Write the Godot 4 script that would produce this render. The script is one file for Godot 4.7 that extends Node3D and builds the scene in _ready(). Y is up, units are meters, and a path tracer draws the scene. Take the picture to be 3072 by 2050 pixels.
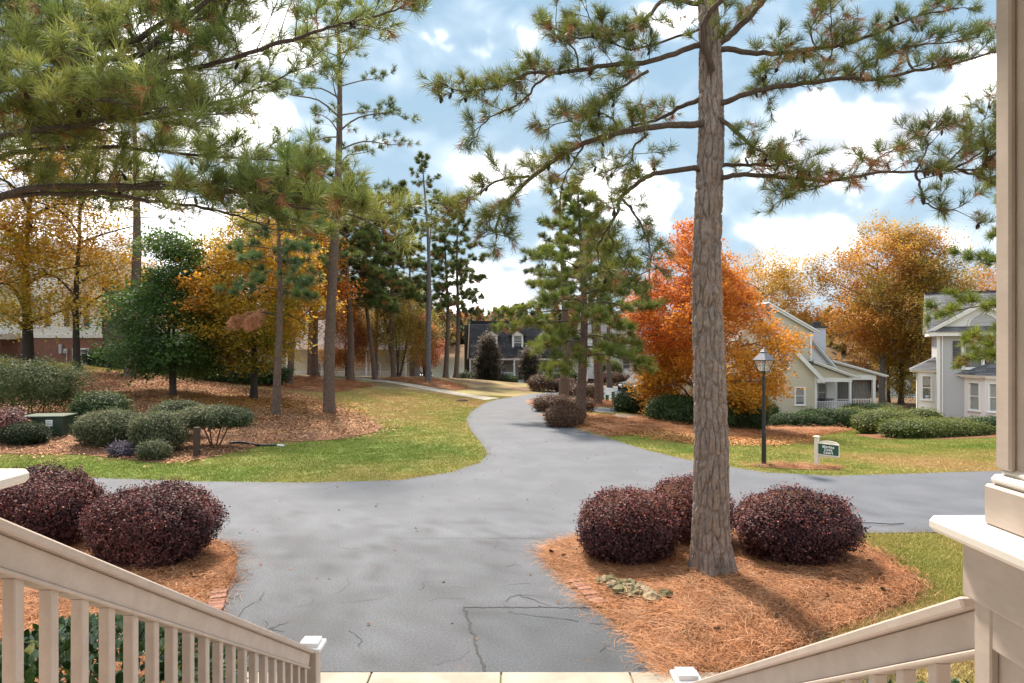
extends Node3D
# A view from a raised porch over a lakeside close in autumn. y is up, the camera looks along -z; "d" below is the distance in front of the camera (d = -z).

var rng := RandomNumberGenerator.new()
var taken := {}
var M := {}
var L := {}
var heights := PackedFloat32Array()
var patchy := FastNoiseLite.new()
var lumpy := FastNoiseLite.new()


class Shape:
	var v := PackedVector3Array()
	var n := PackedVector3Array()
	var c := PackedColorArray()
	var i := PackedInt32Array()

	func quad(a: Vector3, b: Vector3, cc: Vector3, d: Vector3, col := Color.WHITE) -> void:
		var nn := (cc - a).cross(d - b).normalized()
		var k := v.size()
		v.append_array([a, b, cc, d])
		n.append_array([nn, nn, nn, nn])
		c.append_array([col, col, col, col])
		i.append_array([k, k + 2, k + 1, k, k + 3, k + 2])

	func tri(a: Vector3, b: Vector3, cc: Vector3, col := Color.WHITE) -> void:
		var nn := (b - a).cross(cc - a).normalized()
		var k := v.size()
		v.append_array([a, b, cc])
		n.append_array([nn, nn, nn])
		c.append_array([col, col, col])
		i.append_array([k, k + 2, k + 1])

	func quad_out(a: Vector3, b: Vector3, cc: Vector3, d: Vector3, from: Vector3, col := Color.WHITE) -> void:
		if (cc - a).cross(d - b).dot((a + cc) * 0.5 - from) < 0.0:
			quad(d, cc, b, a, col)
		else:
			quad(a, b, cc, d, col)

	# a box with chamfered edges (44 triangles) or plain (12)
	func box(at: Vector3, size: Vector3, b := Basis(), ch := 0.0, col := Color.WHITE) -> void:
		var h := size * 0.5
		var e := minf(ch, minf(h.x, minf(h.y, h.z)) * 0.9)
		for ax in 3:
			for s in [-1.0, 1.0]:
				var p := []
				for q in [[-1, -1], [1, -1], [1, 1], [-1, 1]]:
					var w := Vector3.ZERO
					w[ax] = s * h[ax]
					w[(ax + 1) % 3] = q[0] * (h[(ax + 1) % 3] - e)
					w[(ax + 2) % 3] = q[1] * (h[(ax + 2) % 3] - e)
					p.append(at + b * w)
				quad_out(p[0], p[1], p[2], p[3], at, col)
		if e <= 0.0:
			return
		for ax in 3:
			var o := (ax + 1) % 3
			var u := (ax + 2) % 3
			for so in [-1.0, 1.0]:
				for su in [-1.0, 1.0]:
					var p := []
					for q in [[-1, 0], [1, 0], [1, 1], [-1, 1]]:
						var w := Vector3.ZERO
						w[ax] = q[0] * (h[ax] - e)
						w[o] = so * (h[o] - (e if q[1] else 0.0))
						w[u] = su * (h[u] - (0.0 if q[1] else e))
						p.append(at + b * w)
					quad_out(p[0], p[1], p[2], p[3], at, col)
		for sx in [-1.0, 1.0]:
			for sy in [-1.0, 1.0]:
				for sz in [-1.0, 1.0]:
					var p1 := at + b * Vector3(sx * h.x, sy * (h.y - e), sz * (h.z - e))
					var p2 := at + b * Vector3(sx * (h.x - e), sy * h.y, sz * (h.z - e))
					var p3 := at + b * Vector3(sx * (h.x - e), sy * (h.y - e), sz * h.z)
					if (p2 - p1).cross(p3 - p1).dot(p1 - at) < 0.0:
						tri(p1, p3, p2, col)
					else:
						tri(p1, p2, p3, col)

	# a bar of rectangular section between two points; up gives the direction of its height
	func bar(a: Vector3, bb: Vector3, width: float, height: float, up := Vector3.UP, ch := 0.0, col := Color.WHITE) -> void:
		var z := (bb - a).normalized()
		var x := up.cross(z).normalized()
		var y := z.cross(x)
		box((a + bb) * 0.5, Vector3(width, height, a.distance_to(bb)), Basis(x, y, z), ch, col)

	# a tapered tube along points, smooth, closed at both ends
	func tube(p: PackedVector3Array, r: PackedFloat32Array, sides := 6, col := Color.WHITE, col2 := Color.WHITE) -> void:
		var k0 := v.size()
		var m := p.size()
		var x := Vector3.ZERO
		for j in m:
			var t := (p[mini(j + 1, m - 1)] - p[maxi(j - 1, 0)]).normalized()
			if j == 0:
				x = t.cross(Vector3(0.31, 0.2, 0.93) if absf(t.z) < 0.9 else Vector3.RIGHT).normalized()
			x = (x - t * x.dot(t)).normalized()
			var y := t.cross(x)
			var cc := col.lerp(col2, j / maxf(m - 1, 1))
			for s in sides:
				var a := TAU * s / sides
				var q := x * cos(a) + y * sin(a)
				v.append(p[j] + q * r[j])
				n.append(q)
				c.append(cc)
		for j in m - 1:
			for s in sides:
				var a := k0 + j * sides + s
				var b := k0 + j * sides + (s + 1) % sides
				i.append_array([a, a + sides, b, b, a + sides, b + sides])
		for e in [0, m - 1]:
			var k := v.size()
			v.append(p[e])
			n.append((p[e] - p[1 if e == 0 else m - 2]).normalized())
			c.append(col if e == 0 else col2)
			for s in sides:
				var a: int = k0 + e * sides + s
				var b: int = k0 + e * sides + (s + 1) % sides
				i.append_array([k, a, b] if e == 0 else [k, b, a])

	# rings of (radius, height) turned about the y axis
	func lathe(prof: Array, at: Vector3, sides := 16, col := Color.WHITE) -> void:
		for j in prof.size() - 1:
			for s in sides:
				var a := TAU * s / sides
				var b := TAU * (s + 1) / sides
				var p1 := at + Vector3(cos(a) * prof[j][0], prof[j][1], sin(a) * prof[j][0])
				var p2 := at + Vector3(cos(b) * prof[j][0], prof[j][1], sin(b) * prof[j][0])
				var p3 := at + Vector3(cos(b) * prof[j + 1][0], prof[j + 1][1], sin(b) * prof[j + 1][0])
				var p4 := at + Vector3(cos(a) * prof[j + 1][0], prof[j + 1][1], sin(a) * prof[j + 1][0])
				quad(p4, p3, p2, p1, col)

	# a flat convex outline given as points, pushed back along off
	func prism(p: Array, off: Vector3, col := Color.WHITE) -> void:
		var mid := Vector3.ZERO
		for q in p:
			mid += q / p.size()
		var inner := mid + off * 0.5
		var nn: Vector3 = (p[1] - p[0]).cross(p[2] - p[0])
		for j in range(1, p.size() - 1):
			if nn.dot(off) < 0.0:
				tri(p[0], p[j], p[j + 1], col)
				tri(p[0] + off, p[j + 1] + off, p[j] + off, col)
			else:
				tri(p[0], p[j + 1], p[j], col)
				tri(p[0] + off, p[j] + off, p[j + 1] + off, col)
		for j in p.size():
			var k := (j + 1) % p.size()
			quad_out(p[j], p[k], p[k] + off, p[j] + off, inner, col)

	func mesh() -> ArrayMesh:
		var a := []
		a.resize(Mesh.ARRAY_MAX)
		a[Mesh.ARRAY_VERTEX] = v
		a[Mesh.ARRAY_NORMAL] = n
		a[Mesh.ARRAY_COLOR] = c
		a[Mesh.ARRAY_INDEX] = i
		var m := ArrayMesh.new()
		m.add_surface_from_arrays(Mesh.PRIMITIVE_TRIANGLES, a)
		return m


# places and tints of many small copies
class Many:
	var b := PackedFloat32Array()

	func add(t: Transform3D, c: Color) -> void:
		var x := t.basis
		var o := t.origin
		b.append_array([x.x.x, x.y.x, x.z.x, o.x, x.x.y, x.y.y, x.z.y, o.y, x.x.z, x.y.z, x.z.z, o.z, c.r, c.g, c.b, 1.0])

	func count() -> int:
		return b.size() / 16


func P(x: float, y: float, d: float) -> Vector3:
	return Vector3(x, y, -d)


func lin(r: float, g: float, b: float, a := 1.0) -> Color:
	var c := Color(r, g, b).linear_to_srgb()
	c.a = a
	return c


func numbered(called: String) -> String:
	taken[called] = taken.get(called, -1) + 1
	return called if taken[called] == 0 else "%s_%03d" % [called, taken[called]]


func tag(o: Node, label: String, category: String, group := "", kind := "") -> Node:
	if label:
		o.set_meta("label", label)
	if category:
		o.set_meta("category", category)
	if group:
		o.set_meta("group", group)
	if kind:
		o.set_meta("kind", kind)
	return o


func thing(called: String, label: String, category: String, at := Vector3.ZERO, turn := 0.0, group := "") -> Node3D:
	var o := Node3D.new()
	o.name = numbered(called)
	add_child(o)
	o.position = at
	o.rotation.y = turn
	tag(o, label, category, group)
	return o


func part(called: String, s, m: Material, parent: Node, kind := "") -> MeshInstance3D:
	var o := MeshInstance3D.new()
	o.name = called
	o.mesh = s.mesh() if s is Shape else s
	o.material_override = m
	parent.add_child(o, true)
	if kind:
		o.set_meta("kind", kind)
	return o


func single(called: String, s, m: Material, label: String, category: String, at := Vector3.ZERO, group := "") -> MeshInstance3D:
	var o := part(numbered(called), s, m, self)
	o.position = at
	tag(o, label, category, group)
	return o


func structure(called: String, s, m: Material) -> MeshInstance3D:
	var o := part(numbered(called), s, m, self)
	o.set_meta("kind", "structure")
	return o


func copies(called: String, mesh: Mesh, many: Many, m: Material, parent: Node) -> MultiMeshInstance3D:
	var mm := MultiMesh.new()
	mm.transform_format = MultiMesh.TRANSFORM_3D
	mm.use_colors = true
	mm.mesh = mesh
	mm.instance_count = many.count()
	mm.buffer = many.b
	var o := MultiMeshInstance3D.new()
	o.name = called
	o.multimesh = mm
	o.material_override = m
	parent.add_child(o, true)
	o.set_meta("kind", "stuff")
	return o


func rnd(a: float, b: float) -> float:
	return rng.randf_range(a, b)


func ball() -> Vector3:
	return Vector3(rng.randfn(), rng.randfn(), rng.randfn()).normalized()


# a basis whose y axis runs along dir, turned at random about it
func aim(dir: Vector3, size: float) -> Basis:
	var y := dir.normalized()
	var x := y.cross(Vector3(rng.randfn(), rng.randfn(), rng.randfn() + 0.01)).normalized()
	return Basis(x, y, x.cross(y)).scaled(Vector3.ONE * size)


func ss(a: float, b: float, x: float) -> float:
	var t := clampf((x - a) / (b - a), 0.0, 1.0)
	return t * t * (3.0 - 2.0 * t)


# ---- the lie of the land: smooth height field through surveyed points ----
func hraw(x: float, d: float) -> float:
	var m := 1.0 - ss(11.0, 20.0, d)
	if m >= 1.0:
		return 0.0
	var q := clampf(x, -70.0, 70.0)
	var e := clampf(d, -12.0, 110.0)
	var y := RBF0
	for k in range(0, RBF.size(), 3):
		var dx: float = q - RBF[k]
		var dd: float = e - RBF[k + 1]
		y += RBF[k + 2] * sqrt(dx * dx + dd * dd + 36.0)
	y = lerpf(y, -7.0, ss(92.0, 125.0, d))
	y = lerpf(y, 2.0 + 9.0 * ss(330.0, 700.0, d), ss(285.0, 330.0, d))
	return y * (1.0 - m)


func gh(x: float, d: float) -> float:
	var u := clampf(x + 72.0, 0.0, 142.99)
	var w := clampf(d + 12.0, 0.0, 124.99)
	var a := int(u)
	var b := int(w)
	var k := b * 145 + a
	return lerpf(lerpf(heights[k], heights[k + 1], u - a), lerpf(heights[k + 145], heights[k + 146], u - a), w - b)


func on(x: float, d: float, sink := 0.0) -> Vector3:
	return Vector3(x, gh(x, d) - sink, -d)


func outline(flat: Array) -> PackedVector2Array:
	var p := PackedVector2Array()
	for k in range(0, flat.size(), 2):
		p.append(Vector2(flat[k], flat[k + 1]))
	return p


func edge_distance(p: Vector2, poly: PackedVector2Array) -> float:
	var best := 1e9
	for k in poly.size():
		best = minf(best, p.distance_to(Geometry2D.get_closest_point_to_segment(p, poly[k], poly[(k + 1) % poly.size()])))
	return best


# a sheet of ground cover that follows the land inside an outline, with a low skirt round its edge
func sheet(called: String, poly: PackedVector2Array, lift: float, cell: float, mound: float, m: Material, tint: Callable, skirt := 0.06) -> MeshInstance3D:
	var s := Shape.new()
	var lo := poly[0]
	var hi := poly[0]
	for q in poly:
		lo = lo.min(q)
		hi = hi.max(q)
	var top := func(q: Vector2) -> Vector3:
		var y := hraw(q.x, q.y) + lift
		if mound > 0.0:
			var e := edge_distance(q, poly)
			y += mound * ss(0.0, 0.9, e) + 0.35 * mound * lumpy.get_noise_2d(q.x * 9.0, q.y * 9.0) * ss(0.0, 0.5, e)
		return Vector3(q.x, y, -q.y)
	var ix0 := int(floor(lo.x / cell))
	var iy0 := int(floor(lo.y / cell))
	for a in range(ix0, int(ceil(hi.x / cell)) + 1):
		for b in range(iy0, int(ceil(hi.y / cell)) + 1):
			var sq := PackedVector2Array([Vector2(a, b) * cell, Vector2(a + 1, b) * cell, Vector2(a + 1, b + 1) * cell, Vector2(a, b + 1) * cell])
			for piece in Geometry2D.intersect_polygons(sq, poly):
				var t := Geometry2D.triangulate_polygon(piece)
				var k0 := s.v.size()
				for q in piece:
					var w: Vector3 = top.call(q)
					s.v.append(w)
					var e := 0.12
					var gx: float = top.call(q + Vector2(e, 0)).y - top.call(q - Vector2(e, 0)).y
					var gy: float = top.call(q + Vector2(0, e)).y - top.call(q - Vector2(0, e)).y
					s.n.append(Vector3(-gx / (2 * e), 1, gy / (2 * e)).normalized())
					s.c.append(tint.call(q.x, q.y))
				for k in range(0, t.size(), 3):
					var f := [k0 + t[k], k0 + t[k + 1], k0 + t[k + 2]]
					if (s.v[f[1]] - s.v[f[0]]).cross(s.v[f[2]] - s.v[f[0]]).y > 0.0:
						f = [f[0], f[2], f[1]]
					s.i.append_array(f)
	for k in poly.size():
		var a := poly[k]
		var b := poly[(k + 1) % poly.size()]
		var steps := maxi(1, int(a.distance_to(b) / cell))
		for j in steps:
			var p: Vector3 = top.call(a.lerp(b, float(j) / steps))
			var q: Vector3 = top.call(a.lerp(b, float(j + 1) / steps))
			s.quad(p, q, q - Vector3(0, skirt, 0), p - Vector3(0, skirt, 0), tint.call(a.x, a.y))
	return structure(called, s, m)

const RBF0 := -2.448191
const RBF := [-30.00,-12.00,0.0027, -30.00,2.00,-0.0011, -30.00,12.00,-0.0465, -14.00,-12.00,0.0002, -14.00,2.00,-0.0043, -14.00,12.00,-0.0292, 0.00,-12.00,0.0009, 0.00,2.00,-0.0003, 0.00,12.00,0.0054, 14.00,-12.00,0.0022, 14.00,2.00,0.0027, 14.00,12.00,0.0264, 30.00,-12.00,-0.0016, 30.00,2.00,0.0001, 30.00,12.00,0.0167, -30.00,17.50,0.1431, -16.00,17.50,0.1059, -4.00,17.50,0.0092, 4.00,20.00,-0.0006, 9.00,18.50,-0.0556, 20.00,17.50,-0.0362, 32.00,17.50,-0.0334, -12.00,20.00,-0.0495, -24.00,22.00,-0.0593, 0.00,26.00,0.0176, -4.00,24.00,0.0385, -9.50,27.50,0.0317, -7.89,29.50,-0.0508, -11.97,31.60,-0.0184, -15.99,30.60,-0.0450, -21.09,37.00,0.0238, -27.75,46.00,0.3204, -29.84,42.00,-0.3924, -11.74,50.00,0.3658, -14.25,50.00,-0.4808, -19.58,48.00,0.0901, -12.28,54.00,0.0879, -6.70,56.00,-0.0249, -5.15,60.00,-0.1959, -6.00,48.00,-0.0050, -0.94,42.00,0.0433, -2.09,34.00,0.1625, 2.05,50.00,0.0651, 4.64,58.00,0.1636, -1.97,72.00,-0.1199, 4.36,72.00,0.3608, -2.93,66.00,0.0517, 3.02,30.30,-0.0220, 5.06,40.00,-0.2461, 5.51,31.00,-0.2250, 9.36,52.00,-0.1014, 11.01,40.00,0.1944, 12.65,30.00,0.3061, 18.98,45.00,0.1067, 20.13,54.00,0.2516, 25.80,56.00,0.0535, 22.52,36.50,-0.1917, 17.61,31.00,-0.1226, 33.25,62.00,0.0178, 31.81,56.00,-0.1054, 23.96,36.00,0.0907, 9.50,62.00,0.1670, 11.44,58.00,-0.3679, 8.10,68.00,0.0096, 12.76,76.00,-0.2110, 5.60,70.00,-0.2781, -45.00,46.00,-0.0185, -45.00,30.00,0.0178, -20.00,62.00,-0.0321, -35.00,66.00,-0.0731, -12.00,76.00,0.0770, -30.00,82.00,0.0767, 0.00,86.00,0.0581, 14.00,92.00,0.0332, 35.00,78.00,0.0347, 50.00,60.00,0.0034, 46.00,36.00,-0.0056, -50.00,90.00,0.0296, 60.00,90.00,-0.0070, 20.00,100.00,0.0111, -15.00,100.00,-0.0186, -40.00,105.00,-0.0048, 50.00,105.00,0.0042]
const STRAWF := [-15.66,38.38, -12.44,37.15, -10.07,38.50, -9.79,44.01, -9.48,46.67, -10.81,48.56, -13.08,48.20, -16.91,47.09, -18.53,45.41]
const PATH := [-12.14,52.25, -8.86,51.00, -5.89,47.12, -2.83,42.69, -1.60,40.38, -0.75,42.50, -2.54,44.86, -5.70,49.51, -8.88,52.57, -12.38,54.42]
const STRAWC := [-10.61,53.54, -8.74,53.27, -6.05,50.43, -3.92,48.41, -3.36,50.56, -4.38,54.07, -6.44,55.91, -9.26,56.46]
const BEDL := [-12.00,12.30, -7.50,12.10, -6.62,11.94, -5.61,11.78, -5.06,11.58, -4.64,11.25, -4.29,10.66, -4.01,9.87, -3.91,9.22, -3.71,8.44, -3.48,7.61, -3.22,6.86, -3.00,5.40, -12.00,5.20]
const BEDR := [0.53,10.83, 0.62,11.23, 0.99,11.62, 1.53,11.86, 2.72,12.02, 4.19,12.02, 5.50,11.94, 5.75,11.50, 5.82,10.79, 5.80,9.87, 5.70,9.47, 5.28,8.98, 4.38,8.44, 2.96,7.45, 2.10,7.00, 1.74,6.82, 1.55,6.89, 1.47,7.53, 1.30,8.05, 1.10,8.65, 0.86,9.54, 0.59,10.31]
const BEDM1 := [1.25,40.00, 2.97,42.25, 7.27,47.42, 9.29,48.34, 9.54,46.11, 6.63,40.67, 1.95,35.06, 1.16,37.05]
const BEDM2 := [1.57,30.96, 4.58,31.89, 4.93,30.26, 8.16,37.66, 12.76,42.58, 17.60,40.80, 24.12,48.27, 17.83,36.38, 14.00,32.44, 8.39,25.90, 5.41,26.14, 3.51,24.47, 2.66,26.72, 2.15,28.58]
const BEDLAMP := [6.44,18.61, 7.03,18.87, 8.13,18.83, 9.00,18.56, 8.66,18.04, 7.60,18.03, 6.73,18.30]
const LITR := [4.49,26.77, 7.45,28.08, 14.18,32.86, 12.63,28.62, 8.85,23.74, 6.34,23.04, 4.86,24.05]
const ASPHALT := [-60.00,12.60, -12.00,12.60, -7.50,12.40, -6.71,12.11, -5.65,11.86, -5.10,11.66, -4.67,11.32, -4.30,10.71, -4.00,9.87, -3.89,9.22, -3.69,8.44, -3.47,7.61, -3.22,6.93, -2.60,7.00, 1.55,6.96, 1.45,7.53, 1.27,8.05, 1.07,8.65, 0.83,9.54, 0.56,10.31, 0.48,10.88, 0.57,11.32, 0.94,11.74, 1.54,11.98, 4.50,12.20, 6.19,12.04, 7.35,12.10, 14.00,12.10, 60.00,12.00, 60.00,17.30, 12.90,18.17, 9.92,17.47, 8.05,17.10, 6.53,17.51, 5.23,19.02, 4.28,21.19, 3.44,23.95, 2.62,26.33, 2.13,28.34, 1.63,29.27, 1.66,32.67, 5.11,34.41, 6.47,39.67, 1.95,35.06, 1.18,37.94, 1.31,42.06, 3.21,45.71, 5.43,49.63, 7.50,48.91, 11.20,52.00, 11.60,56.00, 10.50,60.50, 8.20,64.00, 6.00,63.00, 4.60,57.00, 3.10,52.00, 1.54,49.33, -0.74,42.17, -1.60,38.04, -2.02,33.38, -2.00,29.73, -1.61,26.11, -0.93,22.11, -0.74,20.49, -0.89,19.08, -1.60,17.63, -2.73,16.66, -5.08,16.35, -7.49,16.40, -11.41,16.87, -12.87,17.16, -30.00,17.20, -60.00,17.20]
const MULCHL := [-15.99,19.44, -12.21,19.45, -9.53,18.49, -8.72,19.08, -8.04,20.69, -7.67,21.94, -5.97,22.82, -5.01,24.68, -4.90,26.01, -6.10,28.65, -7.92,31.46, -9.95,34.20, -11.83,35.85, -14.99,36.74, -17.52,40.06, -22.42,40.44, -22.58,35.98, -25.93,31.51]
const CONC := [4.75,31.9, 5.2,34.2, 8.0,34.9, 7.2,33.0, 7.6,30.9, 5.6,29.9]
const BEDH := [16.6,33.2, 16.4,30.6, 18.5,29.1, 27,28.8, 32,30, 32,37.5, 22.4,36.8, 19,34.6]
const BEDB := [-4.6,70.5, -3.9,66.5, -1,65.8, 1.2,68.6, 4,69.3, 7,69.5, 7,74, -4.6,74]
const LIMBS_NEAR := [
	[0.055, 0.012, [2.69, 6.49, 9.7, 2.39, 6.43, 9.56, 1.95, 6.36, 9.41, 1.42, 6.22, 9.27, 0.98, 6.05, 9.12, 0.59, 5.8, 8.98, 0.24, 5.51, 8.83, -0.05, 5.19, 8.69, -0.18, 4.92, 8.54, -0.19, 4.67, 8.4]],
	[0.020, 0.006, [0.22, 5.53, 8.8, -0.13, 5.46, 8.7, -0.41, 5.28, 8.6, -0.64, 5.11, 8.5, -0.82, 4.96, 8.4]],
	[0.045, 0.007, [2.73, 7.64, 9.7, 2.39, 7.48, 9.58, 1.92, 7.28, 9.46, 1.43, 7.19, 9.33, 0.91, 7.06, 9.21, 0.54, 6.97, 9.09, 0.22, 6.93, 8.97, -0.09, 6.72, 8.84, -0.51, 6.6, 8.72, -0.76, 6.58, 8.6]],
	[0.020, 0.006, [0.54, 6.94, 9, 0.32, 6.8, 9.05, 0.14, 6.6, 9.1, -0.29, 6.4, 9.15, -0.43, 6.28, 9.2]],
	[0.024, 0.007, [1.87, 7.12, 9.4, 1.63, 6.94, 9.3, 1.35, 6.76, 9.2, 1.14, 6.52, 9.1, 0.97, 6.21, 9]],
	[0.040, 0.009, [2.74, 6.89, 9.8, 2.5, 6.85, 10, 2.23, 6.74, 10.2, 1.93, 6.7, 10.4, 1.62, 6.67, 10.6]],
	[0.045, 0.008, [2.72, 5.89, 9.8, 2.42, 5.84, 9.7, 1.99, 5.75, 9.6, 1.77, 5.62, 9.5, 1.5, 5.38, 9.4, 1.44, 5.15, 9.3, 1.31, 4.91, 9.2, 1.41, 4.58, 9.1, 1.59, 4.25, 9]],
	[0.018, 0.006, [1.87, 6.26, 9.4, 1.68, 6.09, 9.47, 1.67, 5.93, 9.55, 1.5, 5.86, 9.62, 1.17, 5.76, 9.7]],
	[0.035, 0.007, [2.7, 8.24, 9.8, 2.17, 8.22, 9.63, 1.92, 7.93, 9.47, 1.69, 7.67, 9.3, 1.3, 7.51, 9.13, 0.89, 7.39, 8.97, 0.6, 7.4, 8.8]],
	[0.020, 0.006, [2.65, 7.83, 9.7, 1.99, 7.57, 9.6, 1.56, 7.47, 9.5, 1.17, 7.69, 9.4, 1, 7.93, 9.3]],
	[0.020, 0.006, [1.47, 5.33, 9.2, 1.61, 5.13, 9.1, 1.75, 4.84, 9, 1.81, 4.51, 8.9, 1.77, 4.23, 8.8]],
	[0.016, 0.005, [1.4, 5.11, 9.1, 1.27, 4.88, 9.23, 1.17, 4.66, 9.37, 1.23, 4.42, 9.5]],
	[0.016, 0.005, [0.97, 6.02, 9, 0.86, 5.85, 9.1, 0.71, 5.63, 9.2, 0.67, 5.42, 9.3]],
	[0.016, 0.005, [1.41, 6.2, 9.2, 1.33, 6.36, 9.07, 1.08, 6.39, 8.95, 0.79, 6.27, 8.82, 0.48, 6.16, 8.7]],
	[0.016, 0.005, [0.91, 7.06, 9.2, 0.84, 7.38, 9.3, 0.64, 7.65, 9.4, 0.61, 7.9, 9.5]],
	[0.014, 0.005, [4.55, 6.99, 9.3, 4.77, 7.2, 9.4, 5.06, 7.36, 9.5, 5.37, 7.45, 9.6]],
	[0.014, 0.005, [4.28, 7.52, 9.6, 4.23, 7.77, 9.67, 4.34, 8.01, 9.73, 4.5, 8.21, 9.8]],
	[0.014, 0.005, [4.8, 5.65, 9.2, 4.94, 5.85, 9.27, 5.18, 6.01, 9.33, 5.46, 6.13, 9.4]],
	[0.014, 0.005, [4.39, 5.59, 9.3, 4.1, 5.47, 9.2, 3.78, 5.39, 9.1, 3.5, 5.23, 9]],
	[0.045, 0.012, [2.83, 6.81, 9.8, 2.99, 6.78, 9.68, 3.26, 6.87, 9.56, 3.59, 6.9, 9.43, 4.11, 6.94, 9.31, 4.5, 6.94, 9.19, 4.83, 6.89, 9.07, 5.27, 6.94, 8.94, 5.66, 6.98, 8.82, 6.21, 7.11, 8.7]],
	[0.045, 0.010, [2.85, 7.62, 9.8, 3.07, 7.57, 9.75, 3.48, 7.5, 9.7, 3.88, 7.48, 9.65, 4.28, 7.52, 9.6, 4.78, 7.59, 9.55, 5.27, 7.78, 9.5, 5.66, 7.92, 9.45, 6.14, 7.98, 9.4]],
	[0.060, 0.030, [2.85, 7.62, 9.8, 3.03, 7.73, 9.82, 3.27, 7.93, 9.84, 3.49, 8.16, 9.86, 3.65, 8.34, 9.88, 3.85, 8.61, 9.9]],
	[0.055, 0.030, [2.8, 7.2, 9.6, 2.75, 7.32, 9.5, 2.64, 7.53, 9.4, 2.62, 7.75, 9.3, 2.71, 7.88, 9.2, 2.91, 8.07, 9.1]],
	[0.040, 0.009, [2.85, 6.63, 9.8, 2.99, 6.49, 9.62, 3.18, 6.23, 9.44, 3.32, 6.01, 9.26, 3.46, 5.86, 9.08, 3.62, 5.72, 8.9]],
	[0.035, 0.010, [2.85, 5.92, 9.8, 3.04, 5.91, 9.73, 3.36, 5.9, 9.65, 3.64, 5.87, 9.57, 3.91, 5.89, 9.5]],
	[0.040, 0.010, [2.85, 5.71, 9.8, 2.98, 5.71, 9.67, 3.25, 5.73, 9.53, 3.58, 5.67, 9.4, 3.93, 5.61, 9.27, 4.31, 5.55, 9.13, 4.7, 5.61, 9, 5.23, 5.61, 8.87, 5.8, 5.6, 8.73, 6.14, 5.6, 8.6], 0.2, 0.42],
	[0.020, 0.006, [5.31, 5.65, 9, 5.32, 5.49, 8.93, 5.33, 5.24, 8.85, 5.44, 5.11, 8.77, 5.68, 5.06, 8.7]],
	[0.018, 0.006, [5.71, 5.63, 8.9, 5.93, 5.76, 8.77, 6.07, 5.91, 8.63, 6.18, 6.08, 8.5], 0.1, 0.04],
	[0.018, 0.006, [5.76, 5.61, 8.8, 5.94, 5.49, 8.67, 6.09, 5.38, 8.53, 6.2, 5.33, 8.4], 0.1, 0.1],
	[0.016, 0.006, [5.58, 5.65, 9, 5.94, 5.9, 9.13, 6.27, 6.22, 9.27, 6.53, 6.54, 9.4], 0.1, 0.05],
	[0.016, 0.006, [5.9, 5.56, 8.6, 5.92, 5.68, 8.47, 5.99, 5.73, 8.33, 6.09, 5.78, 8.2], 0.05, 0.02],
	[0.012, 0.005, [4.15, 6.97, 9.4, 4.35, 7.29, 9.33, 4.33, 7.73, 9.27, 4.28, 8.04, 9.2]],
	[0.015, 0.005, [5.31, 5.65, 9, 5.51, 5.96, 9.07, 5.55, 6.18, 9.13, 5.83, 6.28, 9.2]],
	[0.018, 0.006, [5.43, 7.04, 9.2, 5.35, 7.27, 9.27, 5.51, 7.46, 9.35, 6.05, 7.52, 9.43, 6.62, 7.67, 9.5]],
	[0.012, 0.005, [3.9, 7.5, 9.7, 3.72, 7.39, 9.67, 3.58, 7.17, 9.63, 3.53, 7.03, 9.6]],
]
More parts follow.
